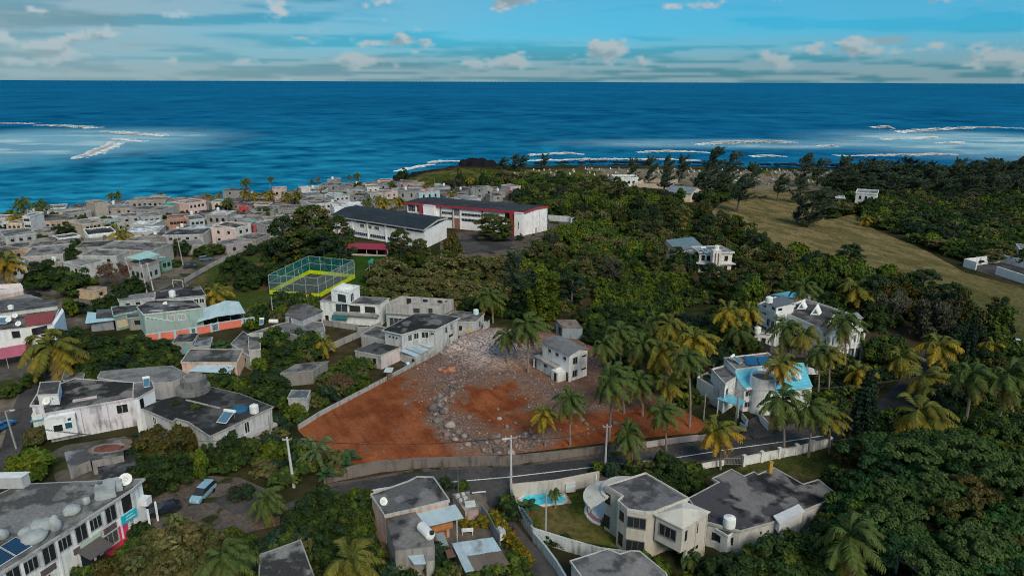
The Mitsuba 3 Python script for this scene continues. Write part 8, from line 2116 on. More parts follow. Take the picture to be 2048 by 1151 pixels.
# ---- filling woods
NOGO = shapely.union_all(FOOT + [sg.Polygon(q).buffer(1.0) for q in (ROAD, PLOT)] + [sg.Polygon(q).buffer(0.5) for q in (
  [(-98.4,192.9), (-101.4,232.9), (-88.34,245.5), (-72.98,209.2), (-66.11,179.4), (-75.07,171.1), (-90.7,170.9)], [(-58.06,240.7), (-41.98,240.9), (-35.31,209.7), (-44.51,193.6), (-50.06,198.6)], [(-29.44,276.6), (38.67,319.5), (39.83,309.8), (-2.42,228.7), (-9.98,207.1), (-23.93,221.9)],
  [(0.11,91.5), (13.55,95), (13.76,77.71), (3.4,81)], [(-4.43,93.1), (0.03,93.9), (-0.03,85.86), (3.09,79.71), (6.85,73.71), (8.35,69.38), (3.51,69.36), (2.15,76.65), (-2.7,86.44)],
  [(98.3,336.4), (107,354), (135.6,402.7), (167.9,403.5), (156.3,355), (142.7,311.6), (163.7,326.9), (154.5,287.5), (154.9,253), (149.9,221), (159.3,195.9), (121.9,145.6), (122.7,165.4), (120.4,180.6), (117.4,200.6), (111.6,220.5), (107.3,233.6), (95.9,240.6), (92.9,276.6), (87.46,301.4)],
  [(29.89,96.5), (34.29,98), (39.31,101.1), (53.97,106.4), (58.59,105.3), (53.39,96), (47.17,92.5), (37.59,95.9), (31.1,92.4)], [(38.1,114.1), (51.33,120.2), (47.26,106.9), (37.74,106.8)], [(154.4,228.2), (170.4,234.5), (177.5,216.5), (159.4,206.4), (156.2,216.8)],
  [(64.82,236.6), (78.62,236.8), (69.33,202.6), (55.85,202.5)], [(18.4,81.4), (28.48,84.26), (26.61,72.98), (19.37,72.94)], [(-54.75,88.6), (-52.63,91.9), (-49.43,96.8), (-42.82,96.1), (-34.97,91.3), (-32.59,83.92), (-39.22,81.09), (-47.16,80.51)], [(-80.66,89.72), (-85.95,103.5), (-93.7,117.1), (-100.4,130.4), (-104.9,139.4), (-100.6,139.4), (-95.6,129.2), (-86.15,111.3), (-82.61,103.5), (-80.53,95.8)])])
shapely.prepare(NOGO)
WOOD = [('the wood between the school and the dry field', [(15.4,321.6), (44.83,373.6), (79.52,358.1), (86.85,299.1), (92,273.8), (95.1,238.4), (106.4,231.6), (110.7,218.6), (116.5,199), (119.4,178.9), (121.7,163.9), (120.8,144.2), (111.8,132.1), (102.8,151.6), (110.8,169.1), (93.3,168.9), (94.9,187.9), (79.02,195), (64.82,178.7), (54.85,172.4), (54.1,189.8), (62.73,210.9), (50.53,213.1), (40.44,219.6), (24.41,194.4), (12.65,172), (-3.12,171.8), (-2.22,210.1), (13.32,235.9)], 6.2, (5.5, 9.0)),
    ('the steep wooded corner at the lower right', [(54.31,105.2), (63.78,114.3), (76.94,127), (95.7,139.7), (119.9,140), (68.39,69.67), (24.68,69.46), (27.68,77.78), (37.62,83.17), (50.69,91.8), (56.71,100.4)], 6.4, (5.0, 8.0)),
    ('the palm grove behind the white plot house', [(21.86,172.1), (35.99,170.2), (53.72,168.5), (56.82,154.4), (45.35,139.3), (33.04,112.1), (23.32,124.3), (19.61,133.8), (19.44,150.8)], 6.5, (3.5, 5.5))]
FARWOOD = [[(170.7,376.2), (217.7,447.6), (382.2,476.9), (167.3,198.5), (154.8,227.5), (159.2,257.2), (157.7,291.7), (168.7,332.3), (145.3,316.5)], [(-6.74,377.6), (15.45,385.1), (49.69,391.3), (78.53,366), (43.89,365.3), (16.58,321.6)], [(-45.03,402.5), (8.05,442.3), (61.85,417.1), (49.69,391.3), (7.17,390.4), (-17.85,380.8)], [(109.2,402.1), (122,406.4), (135.6,402.7), (104.4,353.9), (96.4,363.1)]]
rng = np.random.default_rng(404)
def scatter(poly, step, keep=0.45):
  """Points about step metres apart inside the outline, clear of buildings, roads and placed trees."""
  P = sg.Polygon(poly).buffer(0)
  x0, y0, x1, y1 = P.bounds
  pts = []
  for x in np.arange(x0, x1, step):
    for y in np.arange(y0, y1, step):
      q = np.array([x, y]) + rng.uniform(-0.42, 0.42, 2) * step
      if shapely.contains_xy(P, *q) and not shapely.contains_xy(NOGO, *q):
        pts.append(q)
  return pts
n_tree = sum(1 for k in labels if labels[k].get('category') == 'tree')
stuffn = 0
mixes = {0: ['bushy', 'feathery', 'olive', 'slender', 'slender', 'feathery', 'bright', 'brownish', 'dense', 'grey'], 1: ['bushy', 'dense', 'bushy', 'brownish'], 2: ['bushy', 'bright', 'bushy']}
names = {'feathery': 'tall feathery tree', 'slender': 'upright slender leafy tree', 'bushy': 'dark green bushy tree', 'olive': 'brownish feathery tree', 'bright': 'fresh green leafy tree', 'brownish': 'olive yellow bushy tree', 'dense': 'dense rounded green tree', 'grey': 'grey green twiggy tree'}
fill = []
for wi, (where, poly, step, hs) in enumerate(WOOD):
  for q in scatter(poly, step):
    if any((q[0] - a) ** 2 + (q[1] - b) ** 2 < (r * 0.75) ** 2 for a, b, r in FOOT_T):
      continue
    kd = mixes[wi][rng.integers(len(mixes[wi]))]
    if meshkit.noise(np.array([q[0] * 0.03, q[1] * 0.03, 2.0])) > 0.62 and wi == 0:
      kd = 'bright'
    fill.append((q[1], q, kd, rng.uniform(*hs) * (1.45 if kd in ('slender', 'feathery') else 1), rng.uniform(0.9, 1.7) * step * (0.75 if kd == 'slender' else 1), where))
fill.sort(key=lambda e: e[0])
n_left = 292 - n_tree
def wood_piece(kind, x, y, h, w):
  global stuffn
  stuffn += 1
  gid, W, H = KIND[kind][rng.integers(len(KIND[kind]))]
  scene['woodland__%03d' % stuffn] = {'type': 'instance', 'shapegroup': {'type': 'ref', 'id': gid}, 'to_world': T().translate([x, y, 0]).rotate([0, 0, 1], float(rng.uniform(0, 360))).scale([w / W, w / W, h / H])}
for i, (_, q, kd, h, w, where) in enumerate(fill):
  if i < n_left:
    plant(kd, 'broadleaf_tree', (q[0], q[1], h, w), names[kd] + ' in ' + where, 'tree', '%ss in %s' % (names[kd], where))
  else:
    wood_piece(kd, q[0], q[1], h, w)
for poly in FARWOOD:
  for q in scatter(poly, 7.5):
    kd = ['bushy', 'bushy', 'dense', 'grey', 'slender', 'bright', 'olive'][rng.integers(7)]
    wb = poly is FARWOOD[0] and q[1] > 395 - 0.1 * q[0] and rng.random() < 0.5
    wood_piece('windbent' if wb else kd, q[0], q[1], rng.uniform(10, 16) if wb else rng.uniform(4.5, 8.0), rng.uniform(8.5, 12))
# flat wind clipped thicket near the right edge
for q in scatter([(169.6,324.5), (212.1,377.1), (270.8,387.1), (256.3,339.5), (183.7,238.2), (165.8,238), (166.8,270.3)], 9):
  wood_piece('dense', q[0], q[1], rng.uniform(4.0, 5.5), rng.uniform(11, 16))
labels['woodland'] = {'label': 'far mixed dark green wood on the right, running to the shore', 'category': 'wood', 'kind': 'stuff'}
# ---- undergrowth everywhere between
UG = [[q for q in w[1]] for w in WOOD] + FARWOOD + [
  [(23.2,196.9), (38.14,226), (49.05,213.6), (62.73,210.9), (56.98,189.9), (36.36,172.2), (23.67,176.2)],
  [(-42.1,108), (-32.27,103.8), (-25.02,98.4), (-29.84,94.7), (-35.18,92), (-41.51,96.8), (-46.03,104.6)], [(-39.57,123.8), (-40.83,135.9), (-31.84,144.3), (-29.1,130.4), (-36.02,117.9), (-38.5,113.5)], [(-68.51,115.3), (-52.53,107.9), (-46.03,104.6), (-43.1,96.8), (-49.75,97.5), (-54.66,89.87), (-63.77,104.4)],
  [(-57.94,82.64), (-50.3,82.69), (-41.05,80.54), (-35.01,82.77), (-30.26,69.2), (-52.51,69.09)], [(-34.55,89.99), (-21.12,90.1), (-16.84,78.57), (-7.91,75.62), (1.79,74.71), (1.7,69.35), (-30.26,69.2), (-32.23,82.79)], [(-46.34,188.7), (-41.6,209.6), (-2.22,210.1), (-3.12,171.8), (-17.75,189), (-37.77,188.8)],
  [(-113.9,152.8), (-79.74,153.1), (-73.47,139.7), (-88.98,138.2), (-98.7,138.1)], [(-94,183.5), (-70.76,193.3), (-54.9,188.6), (-50.28,171.3), (-60.73,171.2), (-65.8,163.5), (-71.56,179.4)], [(14.48,100.2), (30.66,99.5), (31.09,95.1), (21.96,96.5)], [(54.85,172.4), (72.87,190), (70.72,172.6), (56.94,151.1), (49.89,151.1)], [(72.21,151.3), (80.33,139.6), (75.93,127), (62.85,116.2), (58.12,118.2), (62.84,129.3)],
  [(10.67,79.76), (18.11,76.24), (27.21,80.91), (25.29,69.46), (18.63,69.43)], [(-63.1,133.1), (-48.5,133.3), (-38.5,113.5), (-41.82,109.8), (-46.19,121.6), (-61.56,129.5)], [(-97.5,227.5), (-91.4,266.3), (-63.93,266.7), (-58.39,242.2), (-76.85,221.2), (-76.11,209.2)], [(-70.31,153.2), (-54.96,153.3), (-41.18,141.3), (-48.5,133.3), (-57.74,138.4)]]
k = 0
for pi, poly in enumerate(UG):
  near_ = pi not in range(3, 7)
  for q in scatter(poly, 2.5 if near_ and pi > 6 else 3.6 if near_ else 7.0):
    k += 1
    vi = int(rng.choice([1, 4, 4, 0] if pi == 7 else [0, 0, 1, 1, 2, 3, 4]))
    gid, W, H = KIND['shrub'][vi]
    s = rng.uniform(0.55, 1.25) * (1.0 if near_ else 1.9)
    scene['undergrowth__%03d' % k] = {'type': 'instance', 'shapegroup': {'type': 'ref', 'id': gid}, 'to_world': T().translate([*q, -0.1]).rotate([0, 0, 1], float(rng.uniform(0, 360))).scale([s, s, s * rng.uniform(0.6, 1.2)])}
labels['undergrowth'] = {'label': 'low tangled bushes covering the ground between trees and houses', 'category': 'undergrowth', 'kind': 'stuff'}

# ---- coconut palms
def frond(rng, az, el, L, col, tip, wind=0.25, nleaf=24, width=0.82):
  """One feathered leaf: an arching midrib with two rows of hanging leaflets."""
  t = np.linspace(0, 1, 9)
  d = np.array([math.cos(az) * math.cos(el), math.sin(az) * math.cos(el), math.sin(el)])
  droop = (0.42 + 0.22 * rng.random()) * (1.15 + 0.4 * math.sin(max(el, 0)))
  P = d * (t * L)[:, None]
  P[:, 2] -= droop * L * t ** 2.1
  P[:, 0] += wind * L * t ** 2
  seg = np.linalg.norm(np.diff(P, axis=0), axis=1).sum()
  P *= L / max(seg, 1e-6) * 0.98
  V, F = tube(P, np.linspace(0.055, 0.012, 9), 3)
  C = [np.tile(col * [1.15, 1.05, 0.9], (len(V), 1))]
  V, F = [V], [F]
  at = len(V[0])
  s = (np.arange(nleaf) + 0.5) / nleaf
  for side in (-1, 1):
    for u in s:
      u = 0.1 + 0.9 * u
      p = np.array([np.interp(u, t, P[:, k]) for k in range(3)])
      tg = np.array([np.interp(min(u + 0.06, 1), t, P[:, k]) - np.interp(max(u - 0.06, 0), t, P[:, k]) for k in range(3)])
      tg /= np.linalg.norm(tg)
      o = np.cross(tg, [0, 0, 1.0]); o /= np.linalg.norm(o) + 1e-9
      up_ = np.cross(o, tg)
      ln = width * L * 0.30 * (math.sin(PI * min(1, 0.12 + 0.80 * u)) ** 0.7) * rng.uniform(0.8, 1.15)
      e = p + (o * side * 0.78 + tg * 0.55 - up_ * rng.uniform(0.25, 0.75)) * ln + np.array([wind * 0.25 * ln, 0, 0])
      w = tg * 0.03 * L * rng.uniform(0.7, 1.1)
      m = (p + e) / 2 + np.array([0, 0, 0.06 * ln])
      V.append(np.array([p - w * 0.5, p + w * 0.5, m + w, e, m - w * 0.6]))
      F.append(np.array([[0, 1, 2], [0, 2, 4], [4, 2, 3]]) + at)
      at += 5
      k_ = rng.uniform(0.75, 1.25)
      cc = (col * (1 - u * 0.5) + tip * (u * 0.5)) * k_
      C.append(np.tile(cc, (5, 1)))
  return np.vstack(V), np.vstack(F), np.clip(np.vstack(C), 0, 1)

PALMS = {}
GRN, LIT, YEL, ORA, DRY = [np.array(c) for c in ((0.040, 0.074, 0.022), (0.080, 0.106, 0.026), (0.29, 0.215, 0.02), (0.36, 0.185, 0.022), (0.16, 0.115, 0.045))]
def palm_proto(kind, seed, nf=24):
  rng = np.random.default_rng(seed)
  fr = []
  for i in range(nf):
    t = i / (nf - 1)
    el = math.radians(78 - 118 * t ** 0.9 + rng.normal(0, 7))
    az = i * 2.39996 + rng.normal(0, 0.2)
    if kind == 'g':
      c, tip = (GRN * (1 - t) + LIT * t, LIT) if t < 0.8 else (LIT * 0.6 + DRY * 0.4, YEL * 0.5)
    elif kind == 'm':
      c, tip = (LIT, YEL * 0.6) if t < 0.5 else (LIT * 0.5 + YEL * 0.4, YEL * 0.8)
    elif kind == 'o':
      c, tip = (LIT, YEL * 0.8) if t < 0.35 else (YEL * 0.8 + ORA * 0.1, ORA * 0.9)
    else:
      c, tip = (LIT * 1.1, YEL * 0.6) if t < 0.3 else (LIT * 0.25 + YEL * 0.65, YEL * 0.95)
    if i >= nf - 3:
      el, c, tip = math.radians(rng.uniform(-82, -62)), DRY * 0.8 + (c * 0.3 if kind != 'g' else 0), DRY
    fr.append(frond(rng, az, el, rng.uniform(3.7, 4.5) * (0.85 if t < 0.15 else 1), c * rng.uniform(0.85, 1.15), tip))
  return fr
for j, kd in enumerate('gmyo'):
  for q in range(2):
    fr = palm_proto(kd, 500 + 10 * j + q)
    g1 = 'proto_palm_%s%d' % (kd, q)
    scene[g1] = {'type': 'shapegroup', **{('frond' if i == 0 else 'frond_%03d' % i): leafply(*m) for i, m in enumerate(fr)}}
    vs, fs, cs, at = [], [], [], 0
    for v, f, c in fr:
      vs.append(v); fs.append(f + at); cs.append(c); at += len(v)
    g2 = 'proto_far_palm_%s%d' % (kd, q)
    scene[g2] = {'type': 'shapegroup', 'crown': leafply(np.vstack(vs), np.vstack(fs), np.vstack(cs))}
    PALMS[kd, q] = (g1, g2)

def palm(spec, kd, label, near=True, group=None, rot=None):
  x, y, h, dx, w = spec
  key = thing('coconut_palm', label, 'palm tree', group)
  rr = random.Random(int(x * 37 + y * 91))
  h = max(h, 1.2)
  s = w / 6.5
  t = np.linspace(0, 1, 7)
  P = np.c_[x + dx * (0.35 * t + 0.65 * t ** 2) + 0.12 * np.sin(t * 3 + x), y + 0 * t, -0.2 + (h + 0.2) * t]
  part(key, 'trunk', tube(P, np.linspace(0.21, 0.12, 7) * (1.0 if near else 1.2) * max(s, 0.8), 7), 'paint', (0.19, 0.17, 0.15), 0.6)
  g = PALMS[kd, rr.randrange(2)][0 if near else 1]
  scene[key + '__crown'] = {'type': 'instance', 'shapegroup': {'type': 'ref', 'id': g}, 'to_world': T().translate([float(P[-1, 0]), y, h]).rotate([0, 0, 1], rr.uniform(-28, 28) if rot is None else rot).rotate([rr.uniform(-1, 1), rr.uniform(-1, 1), 0.01], rr.uniform(0, 15)).scale([s * rr.uniform(0.9, 1.1), s, s * rr.uniform(0.85, 1.12)])}
  return key

for spec, kd, lab in [
((-94.3,130.9,8.2,0.9,12.4), 'm', 'large palm with drooping yellowish fronds at the left road'), ((-82.2,182.8,4.2,0.5,8.6), 'y', 'yellow fronded palm right of the black flat roof'), ((-42.5,145.4,3.6,0.3,6.3), 'y', 'yellowing palm beside the dense olive green trees'),
((-0.9,140.3,7.8,-0,7.3), 'g', 'dark green palm on the rubble, left one of the two'), ((3.6,137.6,11.1,-0.2,8.2), 'g', 'taller palm with pale trunk on the rubble'), ((5.8,106.1,6.3,-0.3,5.4), 'y', 'yellow green palm at the near edge of the rubble ring'), ((10.2,106.6,8.9,-0.4,6.6), 'g', 'green palm right of the yellow green one by the rubble ring'),
((17.2,108.4,11.6,-0.3,7.5), 'g', 'tall slim palm beyond the grey road pole'), ((19.4,99,6.3,-0.7,6.4), 'g', 'green palm on the verge right of the grey road pole'), ((26.2,105,7.5,-0.8,6.7), 'g', 'ragged palm at the pale plot front wall'), ((33.8,99.1,7,-0.7,7), 'o', 'orange yellow palm standing over the road line'), ((32.2,113.1,13.9,-1.2,7.4), 'g', 'tallest palm of the grove left of the blue roofed villa'),
((52.3,154.3,8.2,-1,8.2), 'y', 'yellow palm left of the gablet villa, left one of the pair'), ((56.5,154.3,8.5,-0.7,6.8), 'y', 'yellow palm left of the gablet villa, right one of the pair'), ((53.2,150.5,5.2,-0.7,8.1), 'g', 'dark palm in front of the two yellow ones by the gablet villa'), ((77.6,172.6,9.4,-1.4,8.3), 'g', 'dark palm behind the roof of the gablet villa'), ((92.2,174.4,8.6,-1.4,10.2), 'm', 'drooping palm above the corner tower of the gablet villa'),
((59.5,137.3,10.6,-1.6,8.6), 'g', 'palm in front of the gablet villa facade, left one'), ((62.2,134.7,10.1,-1.7,7.3), 'm', 'palm in front of the gablet villa facade, middle one'), ((72.9,140.1,11.3,-1.6,8.6), 'g', 'palm in front of the gablet villa balconies'), ((50.4,116.9,10.9,-1.2,6.9), 'o', 'orange fronded palm against the swept blue roofs'), ((61.3,126.4,9.3,-1.2,6.1), 'g', 'slim palm right of the swept blue roof, left one'), ((63.2,126.5,9.2,-1.1,6.3), 'm', 'slim palm right of the swept blue roof, right one'),
((45.8,103.9,10,-1.2,7.7), 'g', 'big dark palm at the bungalow garden wall, left'), ((49.7,102.9,9.4,-1,7.7), 'g', 'big dark palm at the bungalow garden wall, middle'), ((53.7,103.9,7.1,-1.1,7), 'm', 'yellow edged palm at the right end of the bungalow garden wall'),
((71,128.8,4.4,-0.9,6.4), 'y', 'low yellow palm between the blue villa and the right wood'), ((92.4,137.6,6.7,-1.4,9.8), 'y', 'broad yellow palm beside the far bend of the road'), ((80.9,123.4,5.7,-1.2,8.9), 'm', 'palm below the broad yellow one'), ((107.4,142.6,4.8,-1,6.8), 'y', 'yellow palm left of the white car'), ((110.8,140.4,4,-1.1,6.5), 'y', 'yellow palm in front of the white car'), ((81.9,134.4,5.1,-0.3,7.3), 'm', 'palm in front of the round green tree'),
((79.6,109.2,12.6,-0.9,8.7), 'g', 'tall leaning palm over the lower right wood, left one'), ((83.5,107.5,12.8,0.6,8.9), 'g', 'tall leaning palm over the lower right wood, right one'), ((69.8,104.5,7.4,-1.4,9.8), 'm', 'wide spreading palm above the canopy trees'), ((41.9,71.3,7.8,-1.1,8.5), 'g', 'very large palm at the bottom edge of the lower right wood'),
((-34,67.9,7.2,0.7,6.8), 'g', 'large palm at the bottom edge beside the olive bushes'), ((-34.5,84.5,3.8,0.2,5.6), 'g', 'palm by the parking ground at the left of the peach house grove'), ((-19.4,69.3,5.6,0.4,6.9), 'm', 'pale fronded palm at the bottom edge below the peach house'), ((6.4,88.2,2.7,-0.1,2.3), 'g', 'small palm standing at the edge of the swimming pool'), ((23.5,74.8,1.7,-0.4,2.8), 'g', 'small palm under the carport of the beige house'),
((-148.3,193.3,9.7,2.3,9.8), 'o', 'orange yellow palm at the left picture edge'), ((-5,169.8,7.5,-0.6,8.5), 'g', 'dark palm in the shade behind the half demolished wing')]:
  palm(spec, kd, lab)
for spec, kd in [((22.9,133.4,11.1,-0.7,8), 'g'), ((27.3,130.2,9.5,-0.8,8), 'g'), ((30.8,126.2,9.8,-1.3,8.6), 'm'), ((35,138.7,10.6,-1.2,8.3), 'm'), ((38.9,132.7,9.9,-1.4,8.6), 'y'), ((24.5,116.9,7.6,-1,6.8), 'g'), ((21.1,117.9,9,-1.2,6.6), 'g'), ((28.4,115,7.9,0,6.7), 'm'), ((18.7,126.6,10.7,-0.6,6.3), 'g'), ((31.7,142,10.5,-0.4,7.2), 'g')]:
  palm(spec, kd, {'g': 'dark green', 'm': 'green and yellow', 'y': 'yellow'}[kd] + ' palm in the close grove right of the white plot house', group={'g': 'dark', 'm': 'mixed', 'y': 'yellow'}[kd] + ' palms of the close grove')
for spec, kd, lab in [
((-207.7,287.7,11.1,2.2,8), 'g', 'tall dark palm over the left shore, left of the pair'), ((-200.3,287.8,9.8,1.9,8), 'g', 'tall dark palm over the left shore, right of the pair'), ((-209.4,285.6,5.1,1,7.9), 'y', 'yellow palm below the tall pair at the left shore'), ((-144.7,248.6,5.6,0.9,9.2), 'y', 'yellow green palm beside the white windowless building'), ((-207.3,325.2,1.9,0.3,3.3), 'g', 'tiny lone palm against the sea at the left'),
((-206.6,353.7,3.6,0.6,5.1), 'g', 'dark palm beside the shore tower house, left'), ((-203.5,353.8,4.1,0.7,5.1), 'g', 'dark palm beside the shore tower house, right'), ((-185.4,362.1,2.9,0.4,4.7), 'g', 'dark palm over the long grey shore house'), ((-161.6,339.8,3.7,0.5,5.9), 'g', 'dark palm in front of the pale pink shore house'), ((-155.5,348.7,4.1,1,5.1), 'm', 'palm right of the pale pink shore house'), ((-153.2,358,3.1,0.4,4.2), 'y', 'small yellow palm over the turquoise kiosk'), ((-135.8,326.6,5.3,0.6,6.6), 'g', 'dark palm right of the turquoise kiosk'),
((-139.3,358.3,10.4,1.1,6.7), 'g', 'tall dark palm leaning over the sea'), ((-133.9,381.8,8.8,0.8,4.1), 'g', 'thin tall palm alone against the sea'), ((-131.6,337.5,7.4,0.8,5.9), 'm', 'palm under the tall leaning one'), ((-127.7,340.5,6.2,0.4,6.9), 'y', 'yellow shore palm, first of the row'), ((-120.3,340.6,6.7,0.2,6.9), 'y', 'yellow shore palm, second of the row'), ((-112.6,340.8,5.7,0.8,6.9), 'm', 'green shore palm, third of the row'), ((-107,340.9,6.2,0.5,7.4), 'm', 'green shore palm, last of the row'),
((-118.7,408.8,3.5,0.3,3.5), 'g', 'tiny palm behind the white shore cube, left'), ((-114.6,408.9,4.7,0.1,3.8), 'm', 'tiny palm behind the white shore cube, right'), ((-99.6,355.9,4.2,0.6,6.2), 'g', 'dark palm below the white shore cube'), ((-103.3,405.1,4.4,0.3,6.4), 'g', 'dark palm over the shore houses'), ((-98.9,421.8,4.5,-0.3,3.9), 'g', 'thin dark palm next to the tallest mid shore palm'), ((-93.7,417.6,6,0.4,6), 'g', 'tallest mid shore palm'), ((-67.2,317.6,7,0.6,7.4), 'g', 'dark palm at the left of the school palms'), ((-59.6,317.7,6.5,0.3,8.3), 'y', 'broad yellow palm behind the school hall'), ((-53.3,320.3,7.1,0.5,6.5), 'y', 'yellow palm nearest the long school block'), ((-62.9,320.2,7.5,0.4,5.6), 'm', 'palm between the dark and the broad yellow school palms'),
((-65.7,372.9,7.6,0.4,4.8), 'g', 'dark palm above the school palms'), ((-43.6,383.8,10.5,0.6,3.6), 'g', 'thin tall palm above the pink roofed house'), ((-48.1,380.2,5,0.2,4.4), 'm', 'small palm left of the thin tall one'), ((-30.8,354.3,5.2,-0.1,6.2), 'm', 'palm above the long school roof'), ((-23.2,377.2,9.3,0.1,4.9), 'y', 'yellowish palm on the headland side'), ((10.1,372.8,6.2,-0.6,5.4), 'g', 'dark palm right of the little pink house'),
((155.5,298.1,3.1,-1.1,7.4), 'y', 'yellow palm clump in the dry field edge, left'), ((159.4,294.9,3.3,-1,6), 'y', 'yellow palm clump in the dry field edge, right'), ((186.6,265.3,4.8,-1,9), 'g', 'spreading palm among the flat thicket at the right'), ((159.6,243.8,2.2,-0.4,6.1), 'g', 'palm at the edge of the lower field'), ((65.4,267,8.4,-1,8.2), 'm', 'palm standing out of the wood behind the pale villa')]:
  palm(spec, kd, lab, near=False)

# rosette of huge leaves and banana plants by the plot
def big_leaf(rng, az, el, L, col, w=0.24):
  t = np.linspace(0, 1, 8)
  d = np.array([math.cos(az) * math.cos(el), math.sin(az) * math.cos(el), math.sin(el)])
  P = d * (t * L)[:, None]; P[:, 2] -= 0.45 * L * t ** 2.2
  o = np.array([-math.sin(az), math.cos(az), 0])
  wd = w * L * np.sin(PI * np.clip(0.08 + 0.9 * t, 0, 1)) ** 0.8
  V = np.vstack([P - o * wd[:, None] - [0, 0, 0.05], P + [0, 0, 0.06], P + o * wd[:, None] - [0, 0, 0.05]])
  F = []
  for k in range(2):
    for i in range(7):
      q = [k * 8 + i, k * 8 + i + 1, (k + 1) * 8 + i + 1, (k + 1) * 8 + i]
      F += [[q[0], q[1], q[2]], [q[0], q[2], q[3]]]
  return V, np.array(F), np.tile(np.clip(col * rng.uniform(0.75, 1.25), 0, 1), (24, 1))
def rosette(name, label, x, y, h, L, n, col, feather, cat):
  key = thing(name, label, cat)
  rng = np.random.default_rng(int(abs(x) * 10 + y))
  part(key, 'stem', tube([[x, y, -0.2], [x, y, h]], [0.22, 0.14], 6), 'paint', (0.12, 0.11, 0.07), 0.5)
  for i in range(n):
    el = math.radians(75 - 70 * i / n + rng.normal(0, 6))
    m = frond(rng, i * 2.4, el, L * rng.uniform(0.85, 1.1), col, col * 1.3, 0.0, 18, 0.5) if feather else big_leaf(rng, i * 2.4, el, L * rng.uniform(0.8, 1.1), col)
    scene[numbered(key + '__leaf')] = leafply(m[0] + [x, y, h], m[1], m[2])
rosette('rosette_palm', 'big bright green rosette plant with long arching leaves beside the red earth', *(-31.83,100.6), 2.2, 4.6, 18, np.array([0.085, 0.135, 0.060]), True, 'palm tree')
for px, l in (((-26.62,97.6), 'banana plant against the lower left corner of the red plot'), ((-28.19,96.9), 'banana plant left of the one in the red plot corner'), ((-28.67,94.7), 'banana plant nearest the road wall end'), ((-26.32,99.9), 'banana plant reaching over the red earth'),
       ((-68.24,148.1), 'banana plant above the peach house with the awning, left'), ((-66.21,149.4), 'banana plant above the peach house with the awning, middle'), ((-63.43,148.2), 'banana plant above the peach house with the awning, right'), ((23,76.27), 'leafy plant beside the beige house carport'), ((2.42,86.47), 'dark bushy palm plant at the near corner of the pool'), ((82.44,200.1), 'banana plant behind the gablet villa')):
  rosette('banana_plant', l, *px, 1.4, 2.4, 9, np.array([0.035, 0.085, 0.035]), False, 'plant')
# clipped yellow hedge along the lane and garden bushes
for i, px in enumerate([(-2.31,85.25), (-1.71,83.52), (-1.06,82.07), (-0.43,80.55), (0.25,79.07), (0.92,77.84), (1.5,76.84), (2.07,75.87)]):
  gid, W, H = KIND['shrub'][4]
  key = thing('hedge_bush', 'yellow green clipped bush in the hedge along the lane', 'bush', 'yellow hedge along the lane')
  scene[key] = {'type': 'instance', 'shapegroup': {'type': 'ref', 'id': 'proto_hedge'}, 'to_world': T().translate([*px, 0]).rotate([0, 0, 1], i * 50.0).scale([0.55, 0.55, 0.62])}
rng = np.random.default_rng(71)
cen = dome(rng, 22, 1.6, 2.6)
v, f, c = leaves(rng, cen, np.full(22, 0.62), 70, 0.3, np.array([[0.20, 0.15, 0.012], [0.15, 0.13, 0.014], [0.10, 0.11, 0.014]]), 0.6)
scene['proto_hedge'] = {'type': 'shapegroup', 'trunk': barkply(tube([[0, 0, -0.2], [0, 0, 1.4]], [0.14, 0.05], 5)), 'crown': leafply(v, f, c)}
for px, s, l in (((-5.99,87.03), 0.6, 'yellow bush in front of the junk filled ruin'), ((-7.76,86.41), 0.45, 'small yellow bush left of the junk filled ruin'), ((-6.66,84.06), 0.5, 'yellow pot shrub behind the white table'), ((-3.84,84.08), 0.6, 'yellow shrub in the corner by the tin fence'), ((-5.22,83.5), 0.42, 'small yellow shrub in the middle of the shack yard')):
  key = thing('yellow_bush', l, 'bush')
  scene[key] = {'type': 'instance', 'shapegroup': {'type': 'ref', 'id': 'proto_hedge'}, 'to_world': T().translate([*px, 0]).scale([s, s, s])}
for px, s, v_, l in (((-0.69,87.91), 0.95, 1, 'round green bush at the lane corner of the pool wall, upper'), ((-0.17,85.74), 0.95, 0, 'round green bush at the lane corner of the pool wall, lower'), ((2.01,87.68), 0.5, 3, 'dark bush at the corner of the pool deck'), ((7.28,79.74), 0.6, 0, 'small bush on the streaked retaining wall'), ((5.39,79.73), 0.6, 0, 'small bush at the foot of the garden pole'), ((-10.19,93.1), 0.7, 0, 'bush between the peach house and the road, left'), ((-7.5,93.1), 0.6, 1, 'bush between the peach house and the road, right'), ((13.81,97.9), 0.8, 1, 'green bush at the right end of the pool wall'), ((16.16,97.5), 0.9, 3, 'bush on the verge behind the fan canopies'), ((18.91,97.2), 0.9, 0, 'bush on the verge under the verge palm'), ((-55.79,110.8), 0.55, 1, 'green weeds growing on the near black roof, right'), ((-59.94,112.1), 0.5, 0, 'green weeds growing on the near black roof, left')):
  gid, W, H = KIND['shrub'][v_]
  key = thing('bush', l, 'bush')
  scene[key] = {'type': 'instance', 'shapegroup': {'type': 'ref', 'id': gid}, 'to_world': T().translate([*px, 4.8 if 'near black roof' in l else 0]).scale([s, s, s * (0.5 if 'weeds' in l else 1)])}

